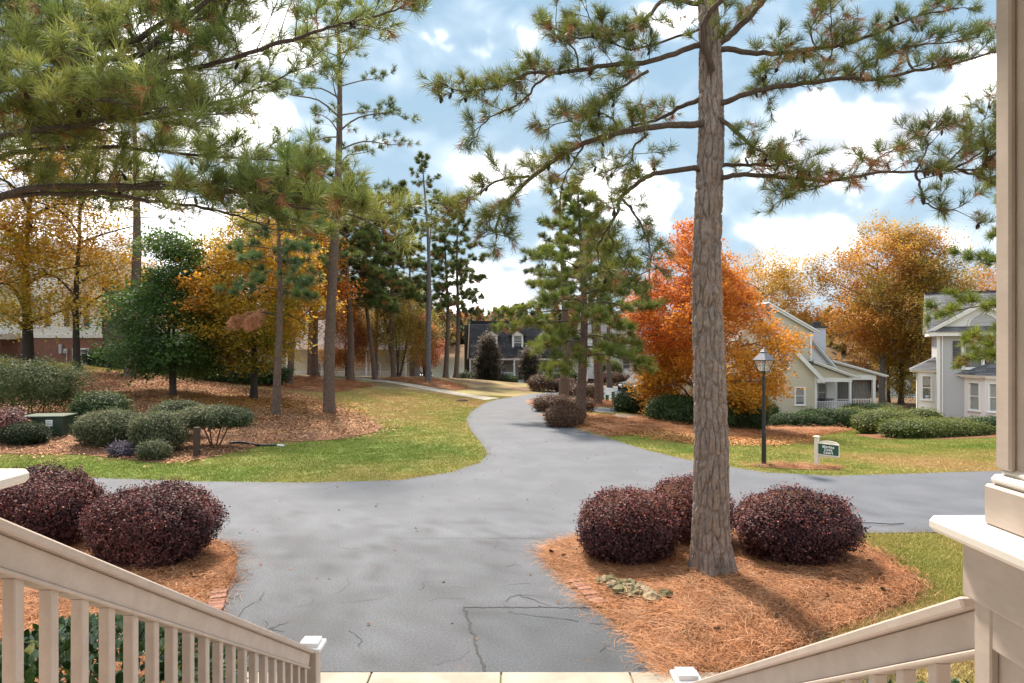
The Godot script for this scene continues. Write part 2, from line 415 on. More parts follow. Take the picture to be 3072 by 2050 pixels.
const LIMBS_LEFT := [
	[0.060, 0.020, [-8.95, 5.8, 8.6, -6.99, 6.25, 8.4, -6.23, 6.67, 8.31, -5.93, 6.78, 8.22, -5.48, 6.82, 8.13, -4.89, 6.85, 8.04, -4.49, 6.87, 7.96, -4.15, 6.99, 7.87, -3.85, 7.1, 7.78, -3.55, 7.24, 7.69, -3.18, 7.46, 7.6]],
	[0.050, 0.020, [-8.95, 6.16, 8.6, -7.16, 6.61, 8.6, -6.55, 7.04, 8.73, -6.38, 7.08, 8.87, -5.96, 7.24, 9]],
	[0.050, 0.020, [-8.95, 5.85, 8.6, -6.55, 6.3, 8.2, -5.78, 6.43, 8.03, -5.21, 6.54, 7.86, -4.59, 6.58, 7.69, -4.09, 6.55, 7.51, -3.7, 6.73, 7.34, -3.17, 6.99, 7.17, -2.86, 7.1, 7]],
	[0.030, 0.018, [-4.54, 6.38, 7.6, -4.03, 6.44, 7.56, -3.51, 6.64, 7.52, -3.21, 6.93, 7.48, -3.08, 7.12, 7.44, -2.95, 7.32, 7.4]],
	[0.035, 0.008, [-5.09, 6.31, 7.8, -4.44, 6.34, 7.73, -3.86, 6.41, 7.67, -3.51, 6.45, 7.6, -3.02, 6.55, 7.53, -2.51, 6.68, 7.47, -2.13, 6.75, 7.4, -1.83, 6.81, 7.33, -1.42, 6.86, 7.27, -1.09, 6.97, 7.2]],
	[0.025, 0.006, [-4.47, 6.06, 8.2, -4.02, 6.19, 8.28, -3.64, 6.32, 8.36, -3.24, 6.48, 8.44, -2.86, 6.71, 8.52, -2.54, 6.86, 8.6]],
	[0.040, 0.008, [-8.95, 5.27, 8.6, -6.33, 5.72, 7.6, -5.57, 5.95, 7.43, -5.16, 5.99, 7.27, -4.71, 5.94, 7.1, -4.14, 5.84, 6.93, -3.69, 5.73, 6.77, -3.34, 5.64, 6.6]],
	[0.045, 0.010, [-8.95, 5.22, 8.6, -6.99, 5.67, 8.4, -6.36, 5.94, 8.48, -5.99, 6.1, 8.56, -5.73, 6.27, 8.64, -5.47, 6.36, 8.72, -5.05, 6.51, 8.8]],
	[0.042, 0.008, [-8.95, 5.23, 8.6, -6.66, 5.68, 8, -5.59, 5.81, 7.87, -5.24, 5.82, 7.73, -4.87, 5.79, 7.6, -4.3, 5.85, 7.47, -3.74, 5.84, 7.33, -3.29, 5.77, 7.2]],
	[0.055, 0.008, [-8.95, 4.3, 8.6, -6.91, 4.75, 8.3, -6.15, 5.12, 8.2, -5.81, 5.19, 8.1, -5.3, 5.22, 8, -4.55, 5.2, 7.9, -3.81, 5.21, 7.8, -3.25, 5.14, 7.7, -2.72, 5.06, 7.6, -2.22, 4.99, 7.5, -1.72, 4.86, 7.4]],
	[0.035, 0.008, [-6.15, 5.14, 8.2, -5.59, 5.17, 8.17, -4.86, 5.16, 8.13, -4.31, 5.07, 8.1, -3.76, 5, 8.07, -3.2, 4.87, 8.03, -2.8, 4.71, 8]],
	[0.030, 0.007, [-4.55, 5.16, 7.9, -3.72, 5.17, 7.8, -3.25, 5.12, 7.7, -2.88, 5.01, 7.6, -2.52, 4.9, 7.5, -1.86, 4.8, 7.4, -1.59, 4.7, 7.3]],
	[0.045, 0.008, [-8.95, 4.9, 8.6, -7.16, 5.35, 8.6, -6.53, 5.76, 8.71, -5.93, 5.88, 8.83, -5.26, 5.95, 8.94, -4.58, 5.92, 9.06, -4.01, 5.88, 9.17, -3.34, 5.87, 9.29, -2.73, 5.81, 9.4]],
	[0.045, 0.010, [-8.95, 6.62, 8.6, -7.16, 7.07, 8.6, -6.37, 7.28, 8.5, -5.8, 7.31, 8.4, -5.17, 7.31, 8.3, -4.47, 7.34, 8.2]],
	[0.045, 0.010, [-8.95, 7.09, 8.6, -7.33, 7.54, 8.8, -6.71, 7.79, 8.95, -6.24, 7.82, 9.1, -5.58, 7.96, 9.25, -4.94, 8.24, 9.4]],
]



# ---- materials ----
func noise_tex(kind: int, freq: float, octaves: int, colors: Array, stops: Array, size := 512, seed_at := 1) -> NoiseTexture2D:
	var f := FastNoiseLite.new()
	f.noise_type = kind
	f.frequency = freq
	f.fractal_octaves = octaves
	f.seed = seed_at
	var t := NoiseTexture2D.new()
	t.width = size
	t.height = size
	t.seamless = true
	t.noise = f
	var g := Gradient.new()
	g.offsets = PackedFloat32Array(stops)
	g.colors = PackedColorArray(colors)
	t.color_ramp = g
	return t


func plain(r: float, g: float, b: float, rough := 0.7, vertex := false) -> StandardMaterial3D:
	var m := StandardMaterial3D.new()
	m.albedo_color = lin(r, g, b)
	m.roughness = rough
	m.vertex_color_use_as_albedo = vertex
	return m


# base colour times a noise texture laid on in world space
func grainy(r: float, g: float, b: float, rough: float, scale: Vector3, lo: float, freq := 0.02, octaves := 5, bump := 0.0, vertex := false, seed_at := 1) -> StandardMaterial3D:
	var m := plain(r, g, b, rough, vertex)
	m.albedo_texture = noise_tex(FastNoiseLite.TYPE_SIMPLEX_SMOOTH, freq, octaves, [lin(lo, lo, lo), Color.WHITE], [0.1, 0.9], 512, seed_at)
	m.uv1_triplanar = true
	m.uv1_world_triplanar = true
	m.uv1_scale = scale
	if bump > 0.0:
		m.heightmap_enabled = true
		m.heightmap_scale = bump
		m.heightmap_texture = m.albedo_texture
	return m


func coarse(m: StandardMaterial3D, scale: float, colors: Array, stops: Array, freq := 0.012, seed_at := 7) -> StandardMaterial3D:
	m.detail_enabled = true
	m.detail_blend_mode = BaseMaterial3D.BLEND_MODE_MUL
	m.detail_albedo = noise_tex(FastNoiseLite.TYPE_SIMPLEX_SMOOTH, freq, 4, colors, stops, 512, seed_at)
	m.detail_uv_layer = BaseMaterial3D.DETAIL_UV_2
	m.uv2_triplanar = true
	m.uv2_world_triplanar = true
	m.uv2_scale = Vector3.ONE * scale
	return m


func leafy(rough := 0.55, back := 0.35) -> StandardMaterial3D:
	var m := StandardMaterial3D.new()
	m.albedo_color = Color.WHITE
	m.roughness = rough
	m.vertex_color_use_as_albedo = true
	if back > 0.0:
		m.backlight_enabled = true
		m.backlight = lin(back, back, back)
	m.cull_mode = BaseMaterial3D.CULL_DISABLED
	return m


func make_materials() -> void:
	M.lawn = coarse(grainy(1, 1, 1, 0.95, Vector3.ONE * 0.9, 0.45, 0.06, 5, 1.2, true), 0.11, [lin(0.72, 0.74, 0.7), lin(1, 1, 1)], [0.2, 0.75])
	M.asphalt = coarse(grainy(1, 1, 1, 0.8, Vector3.ONE * 0.6, 0.5, 0.09, 5, 0.5, true), 0.07, [lin(0.84, 0.85, 0.86), lin(1, 1, 1)], [0.3, 0.72], 0.016, 21)
	M.crack = plain(0.045, 0.046, 0.048, 0.95)
	M.concrete = coarse(grainy(0.42, 0.38, 0.32, 0.9, Vector3.ONE * 1.4, 0.72, 0.1, 4, 0.2), 0.3, [lin(0.8, 0.79, 0.76), lin(1, 1, 1)], [0.2, 0.8])
	M.straw_floor = grainy(1, 1, 1, 1.0, Vector3(1.5, 1.5, 1.5), 0.35, 0.09, 5, 2.0, true, 3)
	M.mulch = grainy(1, 1, 1, 1.0, Vector3(1.2, 1.2, 1.2), 0.35, 0.08, 5, 2.0, true, 5)
	M.straw = leafy(0.8, 0.1)
	M.leaf = leafy(0.6, 0.95)
	M.needle = leafy(0.5, 0.8)
	M.gloss_leaf = leafy(0.28, 0.15)
	M.purple = leafy(0.55, 0.3)
	M.purple.metallic_specular = 0.3
	M.bark_near = grainy(1, 1, 1, 0.95, Vector3(3.0, 1.1, 3.0), 0.5, 0.03, 5, 0.5, true, 9)
	M.bark = grainy(1, 1, 1, 0.95, Vector3(2.2, 0.55, 2.2), 0.3, 0.03, 5, 1.2, true, 9)
	M.twig = plain(1, 1, 1, 0.9, true)
	M.cone = plain(0.07, 0.045, 0.03, 0.9)
	M.rail = coarse(grainy(0.50, 0.43, 0.385, 0.5, Vector3(2.2, 2.2, 0.6), 0.93, 0.05, 5, 0.08), 0.9, [lin(0.91, 0.9, 0.89), lin(1, 1, 1)], [0.3, 0.7])
	M.cap = grainy(0.76, 0.73, 0.69, 0.4, Vector3(3, 3, 3), 0.93, 0.05, 3)
	M.post_cap = grainy(0.78, 0.77, 0.78, 0.4, Vector3(3, 3, 3), 0.95, 0.05, 3)
	M.white = grainy(0.78, 0.78, 0.77, 0.5, Vector3.ONE * 0.8, 0.92, 0.05, 3)
	M.tan = grainy(0.56, 0.51, 0.39, 0.6, Vector3.ONE * 0.8, 0.9, 0.05, 3)
	M.grey_siding = grainy(0.45, 0.455, 0.465, 0.6, Vector3.ONE * 0.8, 0.9, 0.05, 3)
	M.back_siding = grainy(0.33, 0.30, 0.25, 0.6, Vector3.ONE * 0.8, 0.9, 0.05, 3)
	M.shingle = grainy(1, 1, 1, 0.95, Vector3.ONE * 2.0, 0.6, 0.1, 4, 0.0, true)
	M.dark_roof = grainy(0.035, 0.036, 0.042, 0.9, Vector3.ONE * 2.0, 0.6, 0.1, 4)
	M.dark_trim = plain(0.05, 0.04, 0.035, 0.7)
	M.room = plain(0.12, 0.11, 0.1, 0.9)
	M.shutter = plain(0.06, 0.06, 0.075, 0.6)
	M.blue_shutter = plain(0.12, 0.17, 0.24, 0.6)
	M.blind = plain(0.55, 0.53, 0.5, 0.6)
	M.screen = plain(0.20, 0.19, 0.18, 0.9)
	M.brick = brick_wall_material()
	M.edging = grainy(1, 1, 1, 0.9, Vector3.ONE * 6.0, 0.6, 0.08, 4, 0.15, true)
	M.grey_brick = grainy(0.17, 0.16, 0.17, 0.9, Vector3.ONE * 2.0, 0.6, 0.1, 4)
	M.stone = grainy(1, 1, 1, 0.85, Vector3.ONE * 5.0, 0.55, 0.05, 4, 0.3, true)
	M.black = plain(0.012, 0.013, 0.014, 0.35)
	M.steel = plain(0.16, 0.16, 0.18, 0.3)
	M.steel.metallic = 0.6
	M.dark_green = plain(0.022, 0.04, 0.022, 0.5)
	M.sign_green = plain(0.012, 0.075, 0.05, 0.4)
	M.sign_cream = plain(0.68, 0.62, 0.52, 0.5)
	M.letter = plain(0.85, 0.85, 0.85, 0.5)
	M.yellow = plain(0.7, 0.45, 0.02, 0.5)
	M.paper = plain(0.75, 0.75, 0.75, 0.6)
	M.red = plain(0.5, 0.02, 0.02, 0.3)
	M.car = plain(0.012, 0.014, 0.018, 0.6)
	M.car.metallic_specular = 0.35
	M.tyre = plain(0.02, 0.02, 0.02, 0.85)
	M.pedestal_green = plain(0.07, 0.15, 0.085, 0.6)
	M.dark_wood = grainy(0.07, 0.045, 0.035, 0.9, Vector3(4, 0.8, 4), 0.5, 0.04, 4)
	M.pipe = plain(0.02, 0.025, 0.04, 0.5)
	M.glass = StandardMaterial3D.new()
	M.glass.albedo_color = Color(0.9, 0.95, 0.95, 0.12)
	M.glass.transparency = BaseMaterial3D.TRANSPARENCY_ALPHA
	M.glass.roughness = 0.03
	M.window_glass = M.glass
	M.water = plain(0.055, 0.06, 0.035, 0.12)
	M.water.metallic_specular = 0.6
	M.water.normal_enabled = true
	M.water.normal_scale = 0.35
	var wn := noise_tex(FastNoiseLite.TYPE_SIMPLEX_SMOOTH, 0.02, 4, [Color.BLACK, Color.WHITE], [0.0, 1.0], 512, 31)
	wn.as_normal_map = true
	wn.bump_strength = 3.0
	M.water.normal_texture = wn
	M.water.uv1_triplanar = true
	M.water.uv1_world_triplanar = true
	M.water.uv1_scale = Vector3(0.05, 0.05, 0.12)


func brick_wall_material() -> StandardMaterial3D:
	var im := Image.create(256, 256, false, Image.FORMAT_RGB8)
	im.fill(lin(0.30, 0.24, 0.2))
	var r := RandomNumberGenerator.new()
	r.seed = 4
	for row in 16:
		for col in range(-1, 9):
			var k := r.randf_range(0.75, 1.2)
			im.fill_rect(Rect2i(col * 32 + (16 if row % 2 else 0) + 1, row * 16 + 1, 29, 13), lin(0.22 * k, 0.075 * k, 0.05 * k))
	var m := StandardMaterial3D.new()
	m.albedo_texture = ImageTexture.create_from_image(im)
	m.uv1_triplanar = true
	m.uv1_world_triplanar = true
	m.uv1_scale = Vector3.ONE * 0.85
	m.roughness = 0.9
	return m


# ---- leaves and needles shared by the plants ----
func needle_tuft(count: int, length: float, width: float, seed_at: int, from := 8.0, to := 78.0, sag := 0.12) -> ArrayMesh:
	var s := Shape.new()
	var r := RandomNumberGenerator.new()
	r.seed = seed_at
	for k in count:
		var a := r.randf() * TAU
		var tilt := deg_to_rad(r.randf_range(from, to))
		var dir := Vector3(sin(tilt) * cos(a), cos(tilt), sin(tilt) * sin(a))
		var l := length * r.randf_range(0.75, 1.1)
		var p0 := Vector3(0, r.randf_range(-0.25, 0.3) * length, 0)
		var p1 := p0 + dir * l * 0.55
		var p2 := p1 + (dir + Vector3(r.randfn() * sag * 0.5, -sag, r.randfn() * sag * 0.5)).normalized() * l * 0.45
		var side := dir.cross(Vector3(r.randfn(), r.randfn(), r.randfn())).normalized() * width * 0.5
		var g := r.randf_range(0.75, 1.2)
		var col := Color(g, g, g)
		s.quad(p0 - side, p0 + side, p1 + side, p1 - side, col)
		s.tri(p1 - side, p1 + side, p2, col)
	return s.mesh()


# a spray of leaves round the y axis; long > wide leaves, slightly folded
func leaf_spray(count: int, radius: float, length: float, width: float, flat: float, seed_at: int) -> ArrayMesh:
	var s := Shape.new()
	var r := RandomNumberGenerator.new()
	r.seed = seed_at
	for k in count:
		var o := Vector3(r.randfn(), r.randfn() * flat, r.randfn()) * radius * 0.5
		var dir := (Vector3(o.x, r.randf_range(-0.5, 0.35) * 0.2, o.z) + Vector3(r.randfn(), r.randfn() * 0.6, r.randfn()) * radius * 0.5).normalized()
		var side := dir.cross((Vector3.UP + Vector3(r.randfn(), r.randfn(), r.randfn()) * 0.45).normalized()).normalized()
		var up := side.cross(dir)
		var z := r.randf_range(0.7, 1.2)
		var a := o
		var b := o + dir * length * z
		var m := o + dir * length * z * 0.45 - up * width * 0.18
		var g := r.randf_range(0.8, 1.15)
		var col := Color(g, g, g)
		s.tri(a, m + side * width * 0.5 * z + up * width * 0.15, b, col)
		s.tri(a, b, m - side * width * 0.5 * z + up * width * 0.15, col)
	return s.mesh()


# one broad leaf with a fold along its midrib and a bent tip, 12 triangles
func broad_leaf(length: float, width: float) -> ArrayMesh:
	var s := Shape.new()
	var st := [[0.0, 0.02, 0.0], [0.3, 0.8, 0.02], [0.6, 1.0, 0.03], [0.85, 0.55, 0.0], [1.0, 0.02, -0.06]]
	for k in 4:
		for e in [-1.0, 1.0]:
			var p := []
			for q in [st[k], st[k + 1]]:
				p.append(Vector3(0, q[2] * length, q[0] * length))
				p.append(Vector3(e * q[1] * width * 0.5, q[2] * length + 0.14 * q[1] * width, q[0] * length))
			if e > 0.0:
				s.quad(p[0], p[2], p[3], p[1])
			else:
				s.quad(p[1], p[3], p[2], p[0])
	return s.mesh()


func straw_clump(count: int, spread: float, length: float, width: float, rise: float, seed_at: int) -> ArrayMesh:
	var s := Shape.new()
	var r := RandomNumberGenerator.new()
	r.seed = seed_at
	for k in count:
		var p := Vector3(r.randfn() * spread * 0.5, r.randf() * rise, r.randfn() * spread * 0.5)
		var a := r.randf() * TAU
		var l := length * r.randf_range(0.6, 1.1)
		var q := p + Vector3(cos(a) * l, r.randf_range(-0.6, 0.7) * rise, sin(a) * l)
		var mid := (p + q) * 0.5 + Vector3(-sin(a), 0, cos(a)) * l * r.randf_range(-0.12, 0.12) + Vector3(0, rise * 0.4, 0)
		var side := Vector3(-sin(a), 0.5, cos(a)).normalized() * width * 0.5
		var g := r.randf_range(0.6, 1.35)
		var col := Color(g, g * r.randf_range(0.92, 1.1), g * r.randf_range(0.9, 1.2))
		s.quad(p - side, p + side, mid + side, mid - side, col)
		s.quad(mid - side, mid + side, q + side, q - side, col)
	return s.mesh()


func litter_clump(count: int, spread: float, size: float, seed_at: int) -> ArrayMesh:
	var s := Shape.new()
	var r := RandomNumberGenerator.new()
	r.seed = seed_at
	for k in count:
		var o := Vector3(r.randf_range(-1, 1) * spread, r.randf_range(0.004, 0.02), r.randf_range(-1, 1) * spread)
		var a := r.randf() * TAU
		var z := size * r.randf_range(0.6, 1.2)
		var b := Basis(Vector3.UP, a) * Basis(Vector3.RIGHT, r.randfn() * 0.35)
		var g := r.randf_range(0.55, 1.3)
		var col := Color(g, g * r.randf_range(0.85, 1.15), g * r.randf_range(0.7, 1.2))
		s.tri(o + b * Vector3(0, 0, -z * 0.5), o + b * Vector3(-z * 0.35, z * 0.12, 0), o + b * Vector3(0, 0, z * 0.5), col)
		s.tri(o + b * Vector3(0, 0, -z * 0.5), o + b * Vector3(0, 0, z * 0.5), o + b * Vector3(z * 0.35, z * 0.12, 0), col)
	return s.mesh()


func make_leaves() -> void:
	L.tuft = needle_tuft(36, 0.2, 0.0054, 1)
	L.tuft_mid = needle_tuft(34, 0.27, 0.011, 2)
	L.tuft_far = needle_tuft(26, 0.36, 0.024, 3)
	L.maple = leaf_spray(16, 0.36, 0.12, 0.1, 0.7, 4)
	L.oak = leaf_spray(16, 0.5, 0.18, 0.14, 0.7, 5)
	L.bush = leaf_spray(14, 0.12, 0.037, 0.024, 0.6, 6)
	L.bush_mid = leaf_spray(14, 0.16, 0.06, 0.04, 0.7, 7)
	L.bush_far = leaf_spray(14, 0.2, 0.085, 0.06, 0.8, 8)
	L.grey = leaf_spray(16, 0.2, 0.085, 0.028, 0.5, 9)
	L.straw = straw_clump(34, 0.2, 0.19, 0.0034, 0.032, 10)
	L.litter = litter_clump(16, 0.42, 0.085, 11)
	L.one_leaf = litter_clump(1, 0.0, 0.085, 62)
	L.straw_flat = straw_clump(9, 0.2, 0.2, 0.004, 0.006, 63)
	L.tuft_b = needle_tuft(32, 0.2, 0.0054, 64, 4.0, 48.0, 0.35)
	L.tuft_c = needle_tuft(16, 0.17, 0.0054, 65, 20.0, 100.0, 0.5)
	L.blade = grass_tuft(12)
	L.broad = broad_leaf(0.1, 0.05)


func grass_tuft(seed_at: int) -> ArrayMesh:
	var s := Shape.new()
	var r := RandomNumberGenerator.new()
	r.seed = seed_at
	for k in 16:
		var o := Vector3(r.randfn() * 0.06, -0.004, r.randfn() * 0.06)
		var lean := Vector3(r.randfn() * 0.02, r.randf_range(0.022, 0.045), r.randfn() * 0.02)
		var side := Vector3(r.randfn(), 0, r.randfn()).normalized() * 0.005
		var g := r.randf_range(0.75, 1.25)
		s.tri(o - side, o + side, o + lean, Color(g, g, g))
	return s.mesh()


# ---- trees ----
func curve(p: PackedVector3Array, per := 3) -> PackedVector3Array:
	var o := PackedVector3Array()
	for k in p.size() - 1:
		var a := p[maxi(k - 1, 0)]
		var d := p[mini(k + 2, p.size() - 1)]
		for j in per:
			o.append(p[k].cubic_interpolate(p[k + 1], a, d, float(j) / per))
	o.append(p[p.size() - 1])
	return o


func taper(n: int, r0: float, r1: float, power := 1.0) -> PackedFloat32Array:
	var r := PackedFloat32Array()
	for k in n:
		r.append(lerpf(r0, r1, pow(float(k) / (n - 1), power)))
	return r


# a trunk with ridged bark plates standing out of it, flaring at the foot
func bark_trunk(pts: PackedVector3Array, rad: PackedFloat32Array, sides: int, step: float, depth: float, plate: float, seed_at: int, tone: Color, knots := []) -> Shape:
	var f := FastNoiseLite.new()
	f.noise_type = FastNoiseLite.TYPE_CELLULAR
	f.cellular_return_type = FastNoiseLite.RETURN_DISTANCE2_SUB
	f.cellular_jitter = 1.0
	f.frequency = 1.0
	f.fractal_type = FastNoiseLite.FRACTAL_NONE
	f.seed = seed_at
	f.domain_warp_enabled = true
	f.domain_warp_amplitude = 0.14
	f.domain_warp_frequency = 1.3
	var cell := FastNoiseLite.new()
	cell.noise_type = FastNoiseLite.TYPE_SIMPLEX
	cell.frequency = 1.0
	cell.seed = seed_at + 5
	var s := Shape.new()
	var total := 0.0
	for k in pts.size() - 1:
		total += pts[k].distance_to(pts[k + 1])
	var rings := int(total / step) + 1
	var at := 0
	var run := 0.0
	for j in rings + 1:
		var want := total * j / rings
		while at < pts.size() - 2 and run + pts[at].distance_to(pts[at + 1]) < want:
			run += pts[at].distance_to(pts[at + 1])
			at += 1
		var t := clampf((want - run) / pts[at].distance_to(pts[at + 1]), 0.0, 1.0)
		var mid := pts[at].lerp(pts[at + 1], t)
		var r := lerpf(rad[at], rad[at + 1], t)
		for k in sides:
			var a := TAU * k / sides
			var q := Vector3(cos(a), 0, sin(a))
			var flare := 1.0 + 0.36 * exp(-want * 2.9) * (1.0 + 0.8 * sin(a * 4.0 + 1.0 + seed_at) + 0.4 * sin(a * 7.0)) + 0.02 * sin(a * 2.0 + want * 0.5 + seed_at)
			var sx := r / plate
			var c := f.get_noise_3d(q.x * sx, want / (plate * 4.6), q.z * sx) + 1.0
			var up := ss(0.01, 0.2, c) * 0.85 + 0.15 * clampf(c * 1.3, 0.0, 1.0)
			var fine := cell.get_noise_3d(q.x * sx * 2.6, want / plate * 1.1, q.z * sx * 2.6)
			var off := depth * (up - 0.5) + depth * 0.28 * fine
			for kn in knots:
				var dy: float = want - kn[0]
				var da := absf(wrapf(a - kn[1], -PI, PI)) * r
				off += 0.05 * exp(-(dy * dy + da * da) / 0.006) - 0.06 * exp(-(dy * dy + da * da) / 0.0012)
			s.v.append(mid + q * (r * flare + off))
			s.n.append(q)
			var g := 1.0 + 0.4 * cell.get_noise_3d(q.x * sx * 0.8 + 9.0, want / (plate * 2.2), q.z * sx * 0.8) + 0.18 * fine
			var warm := 0.12 * cell.get_noise_3d(q.x * sx * 0.5 - 4.0, want / plate * 0.3, q.z * sx * 0.5 + 8.0)
			s.c.append(Color(tone.r * g * (1.0 + warm), tone.g * g, tone.b * g * (1.0 - warm)))
	for j in rings:
		for k in sides:
			var a := j * sides + k
			var b := j * sides + (k + 1) % sides
			s.i.append_array([a, b, a + sides, b, b + sides, a + sides])
	for j in range(1, rings):
		for k in sides:
			var a := j * sides + k
			var dv := s.v[a + sides] - s.v[a - sides]
			var du := s.v[j * sides + (k + 1) % sides] - s.v[j * sides + (k + sides - 1) % sides]
			var nn := dv.cross(du).normalized()
			s.n[a] = nn if nn.dot(s.n[a]) > 0.0 else -nn
	return s


# side branches with needle tufts along a limb
func dress(limb: PackedVector3Array, from: float, gap: float, reach: float, tuft: float, per: int, bs: Shape, crown: Many, dead: Many, cones: Many, look: Dictionary) -> void:
	var m := limb.size()
	var total := 0.0
	for k in m - 1:
		total += limb[k].distance_to(limb[k + 1])
	var n := maxi(2, int(total * (1.0 - from) / gap))
	for j in n + 1:
		var t := from + (1.0 - from) * (j + rnd(-0.3, 0.3)) / n
		t = clampf(t, 0.02, 0.999)
		var u := t * (m - 1)
		var k := mini(int(u), m - 2)
		var p := limb[k].lerp(limb[k + 1], u - k)
		var along := (limb[k + 1] - limb[k]).normalized()
		var side := along.cross(Vector3.UP).normalized() * (1.0 if j % 2 else -1.0)
		if j == n:
			side = along
		var dir := (along * rnd(0.3, 0.9) + side * rnd(0.4, 1.0) + Vector3.UP * rnd(look.droop - 0.35, look.droop + 0.4)).normalized()
		var l: float = reach * rnd(0.45, 1.1) * (1.0 - 0.45 * t if j < n else 0.7)
		var pts := PackedVector3Array([p, p + dir * l * 0.5 + Vector3.UP * rnd(-0.03, 0.05) * l, p + dir * l + Vector3.UP * rnd(-0.15, 0.18) * l])
		bs.tube(curve(pts, 2), taper(5, look.twig, look.twig * 0.45), 4, look.bark, look.bark)
		for w in per:
			var e := rnd(0.35, 1.05)
			var o := pts[0].lerp(pts[1], e * 2.0) if e < 0.5 else pts[1].lerp(pts[2], minf(e * 2.0 - 1.0, 1.0))
			var out: Vector3 = (dir * rnd(0.3, 1.0) + ball() * 0.75 + Vector3.UP * look.lift).normalized()
			var q: Vector3 = o + out * rnd(0.1, 0.75) * look.spur
			if look.spur > 0.12:
				bs.tube(PackedVector3Array([o, q]), PackedFloat32Array([look.twig * 0.45, look.twig * 0.3]), 3, look.bark, look.bark)
			var g := rnd(0.7, 1.25)
			var mixed: Color = look.a.lerp(look.b, clampf(0.5 + 0.6 * patchy.get_noise_3dv(q * look.patch) + rnd(-0.3, 0.3), 0.0, 1.0))
			if dead != null and rng.randf() < look.dead + 0.25 * maxf(0.0, lumpy.get_noise_3dv(q * 0.8) - 0.15):
				dead.add(Transform3D(aim((out + Vector3.DOWN * 1.1).normalized(), tuft * rnd(0.7, 1.0)), q), Color(0.36 * g, 0.165 * g, 0.065 * g))
			else:
				crown.add(Transform3D(aim(out, tuft * rnd(0.75, 1.15)), q), Color(mixed.r * g, mixed.g * g, mixed.b * g))
			if cones != null and rng.randf() < look.cone:
				cones.add(Transform3D(aim(Vector3.DOWN + ball() * 0.5, rnd(0.8, 1.2)), o), Color.WHITE)


func pine_look(over := {}) -> Dictionary:
	var d := {"droop": 0.12, "lift": 0.5, "spur": 0.16, "twig": 0.008, "dead": 0.05, "cone": 0.02, "patch": 2.0, "bark": Color(0.085, 0.06, 0.048), "a": Color(0.065, 0.115, 0.032), "b": Color(0.165, 0.19, 0.04)}
	d.merge(over, true)
	return d


func cone_mesh() -> ArrayMesh:
	var s := Shape.new()
	for ring in 6:
		var y := 0.012 + ring * 0.013
		var r: float = [0.014, 0.024, 0.028, 0.026, 0.02, 0.011][ring]
		for k in 7:
			var a := TAU * (k + 0.5 * (ring % 2)) / 7
			var q := Vector3(cos(a), 0, sin(a))
			var w := Vector3(-sin(a), 0, cos(a)) * 0.011
			s.tri(q * 0.006 + Vector3(0, y - 0.008, 0) - w, q * 0.006 + Vector3(0, y - 0.008, 0) + w, q * r + Vector3(0, y + 0.01, 0))
			s.tri(q * 0.006 + Vector3(0, y + 0.004, 0) + w, q * 0.006 + Vector3(0, y + 0.004, 0) - w, q * r + Vector3(0, y + 0.01, 0))
	return s.mesh()


# a pine standing on its own: whorled limbs on a bare trunk
func pine(label: String, group: String, x: float, d: float, h: float, r: float, lean: Vector3, crown0: float, limbs: int, reach: float, tuft_mesh: Mesh, tuft: float, per: int, gap: float, seed_at: int, look: Dictionary, low_detail := false) -> Node3D:
	rng.seed = seed_at
	var t := thing("pine_tree", label, "tree", on(x, d, 0.1), 0.0, group)
	var pts := PackedVector3Array()
	for k in 9:
		var f := k / 8.0
		pts.append(Vector3(lean.x * f + 0.012 * h * sin(f * 5.0 + seed_at), h * f, lean.z * f + 0.012 * h * cos(f * 4.0 + seed_at * 2.0) - 0.012 * h * cos(seed_at * 2.0)) - (Vector3(0.012 * h * sin(seed_at), 0, 0)))
	pts = curve(pts, 3)
	var rad := taper(pts.size(), r, r * 0.12, 1.15)
	var tone: Color = look.get("trunk", Color(0.19, 0.13, 0.1))
	part("trunk", bark_trunk(pts, rad, 20 if low_detail else 34, 0.16 if low_detail else 0.07, 0.022, 0.09, seed_at, tone), M.bark, t)
	var bs := Shape.new()
	var crown := Many.new()
	var dead := Many.new()
	for k in limbs:
		var s := (k + rnd(0.1, 0.9)) / limbs
		var f := crown0 + (1.0 - crown0) * s * 0.985
		var u := f * (pts.size() - 1)
		var j := mini(int(u), pts.size() - 2)
		var o := pts[j].lerp(pts[j + 1], u - j)
		var az := k * 2.4 + rnd(-0.5, 0.5)
		var l: float = reach * (0.45 + 0.55 * sin(PI * minf(1.0, 0.25 + s * 0.9))) * (1.0 - 0.62 * s * s) * rnd(0.65, 1.1)
		if look.has("low") and s < 0.35:
			l *= lerpf(look.low, 1.0, s / 0.35)
		var rise := lerpf(look.get("rise0", 0.0), 0.95, s * s)
		var out := Vector3(cos(az), 0, sin(az))
		var lp := PackedVector3Array([o, o + out * l * 0.35 + Vector3.UP * l * (0.06 + rise * 0.3), o + out * l * 0.7 + Vector3.UP * l * (0.02 + rise * 0.66), o + out * l * (1.0 - 0.2 * rise) + Vector3.UP * l * (-0.04 + rise)])
		for w in range(1, 4):
			lp[w] += ball() * l * 0.05
		lp = curve(lp, 3)
		bs.tube(lp, taper(lp.size(), clampf(l * 0.016, 0.012, 0.06), 0.008), 5, look.bark, look.bark)
		dress(lp, 0.32, gap, l * 0.42, tuft, per, bs, crown, dead, null, look)
	part("branches", bs, M.twig, t)
	copies("crown", tuft_mesh, crown, M.needle, t)
	if dead.count() > 8:
		copies("dead_needles", tuft_mesh, dead, M.straw, t)
	return t


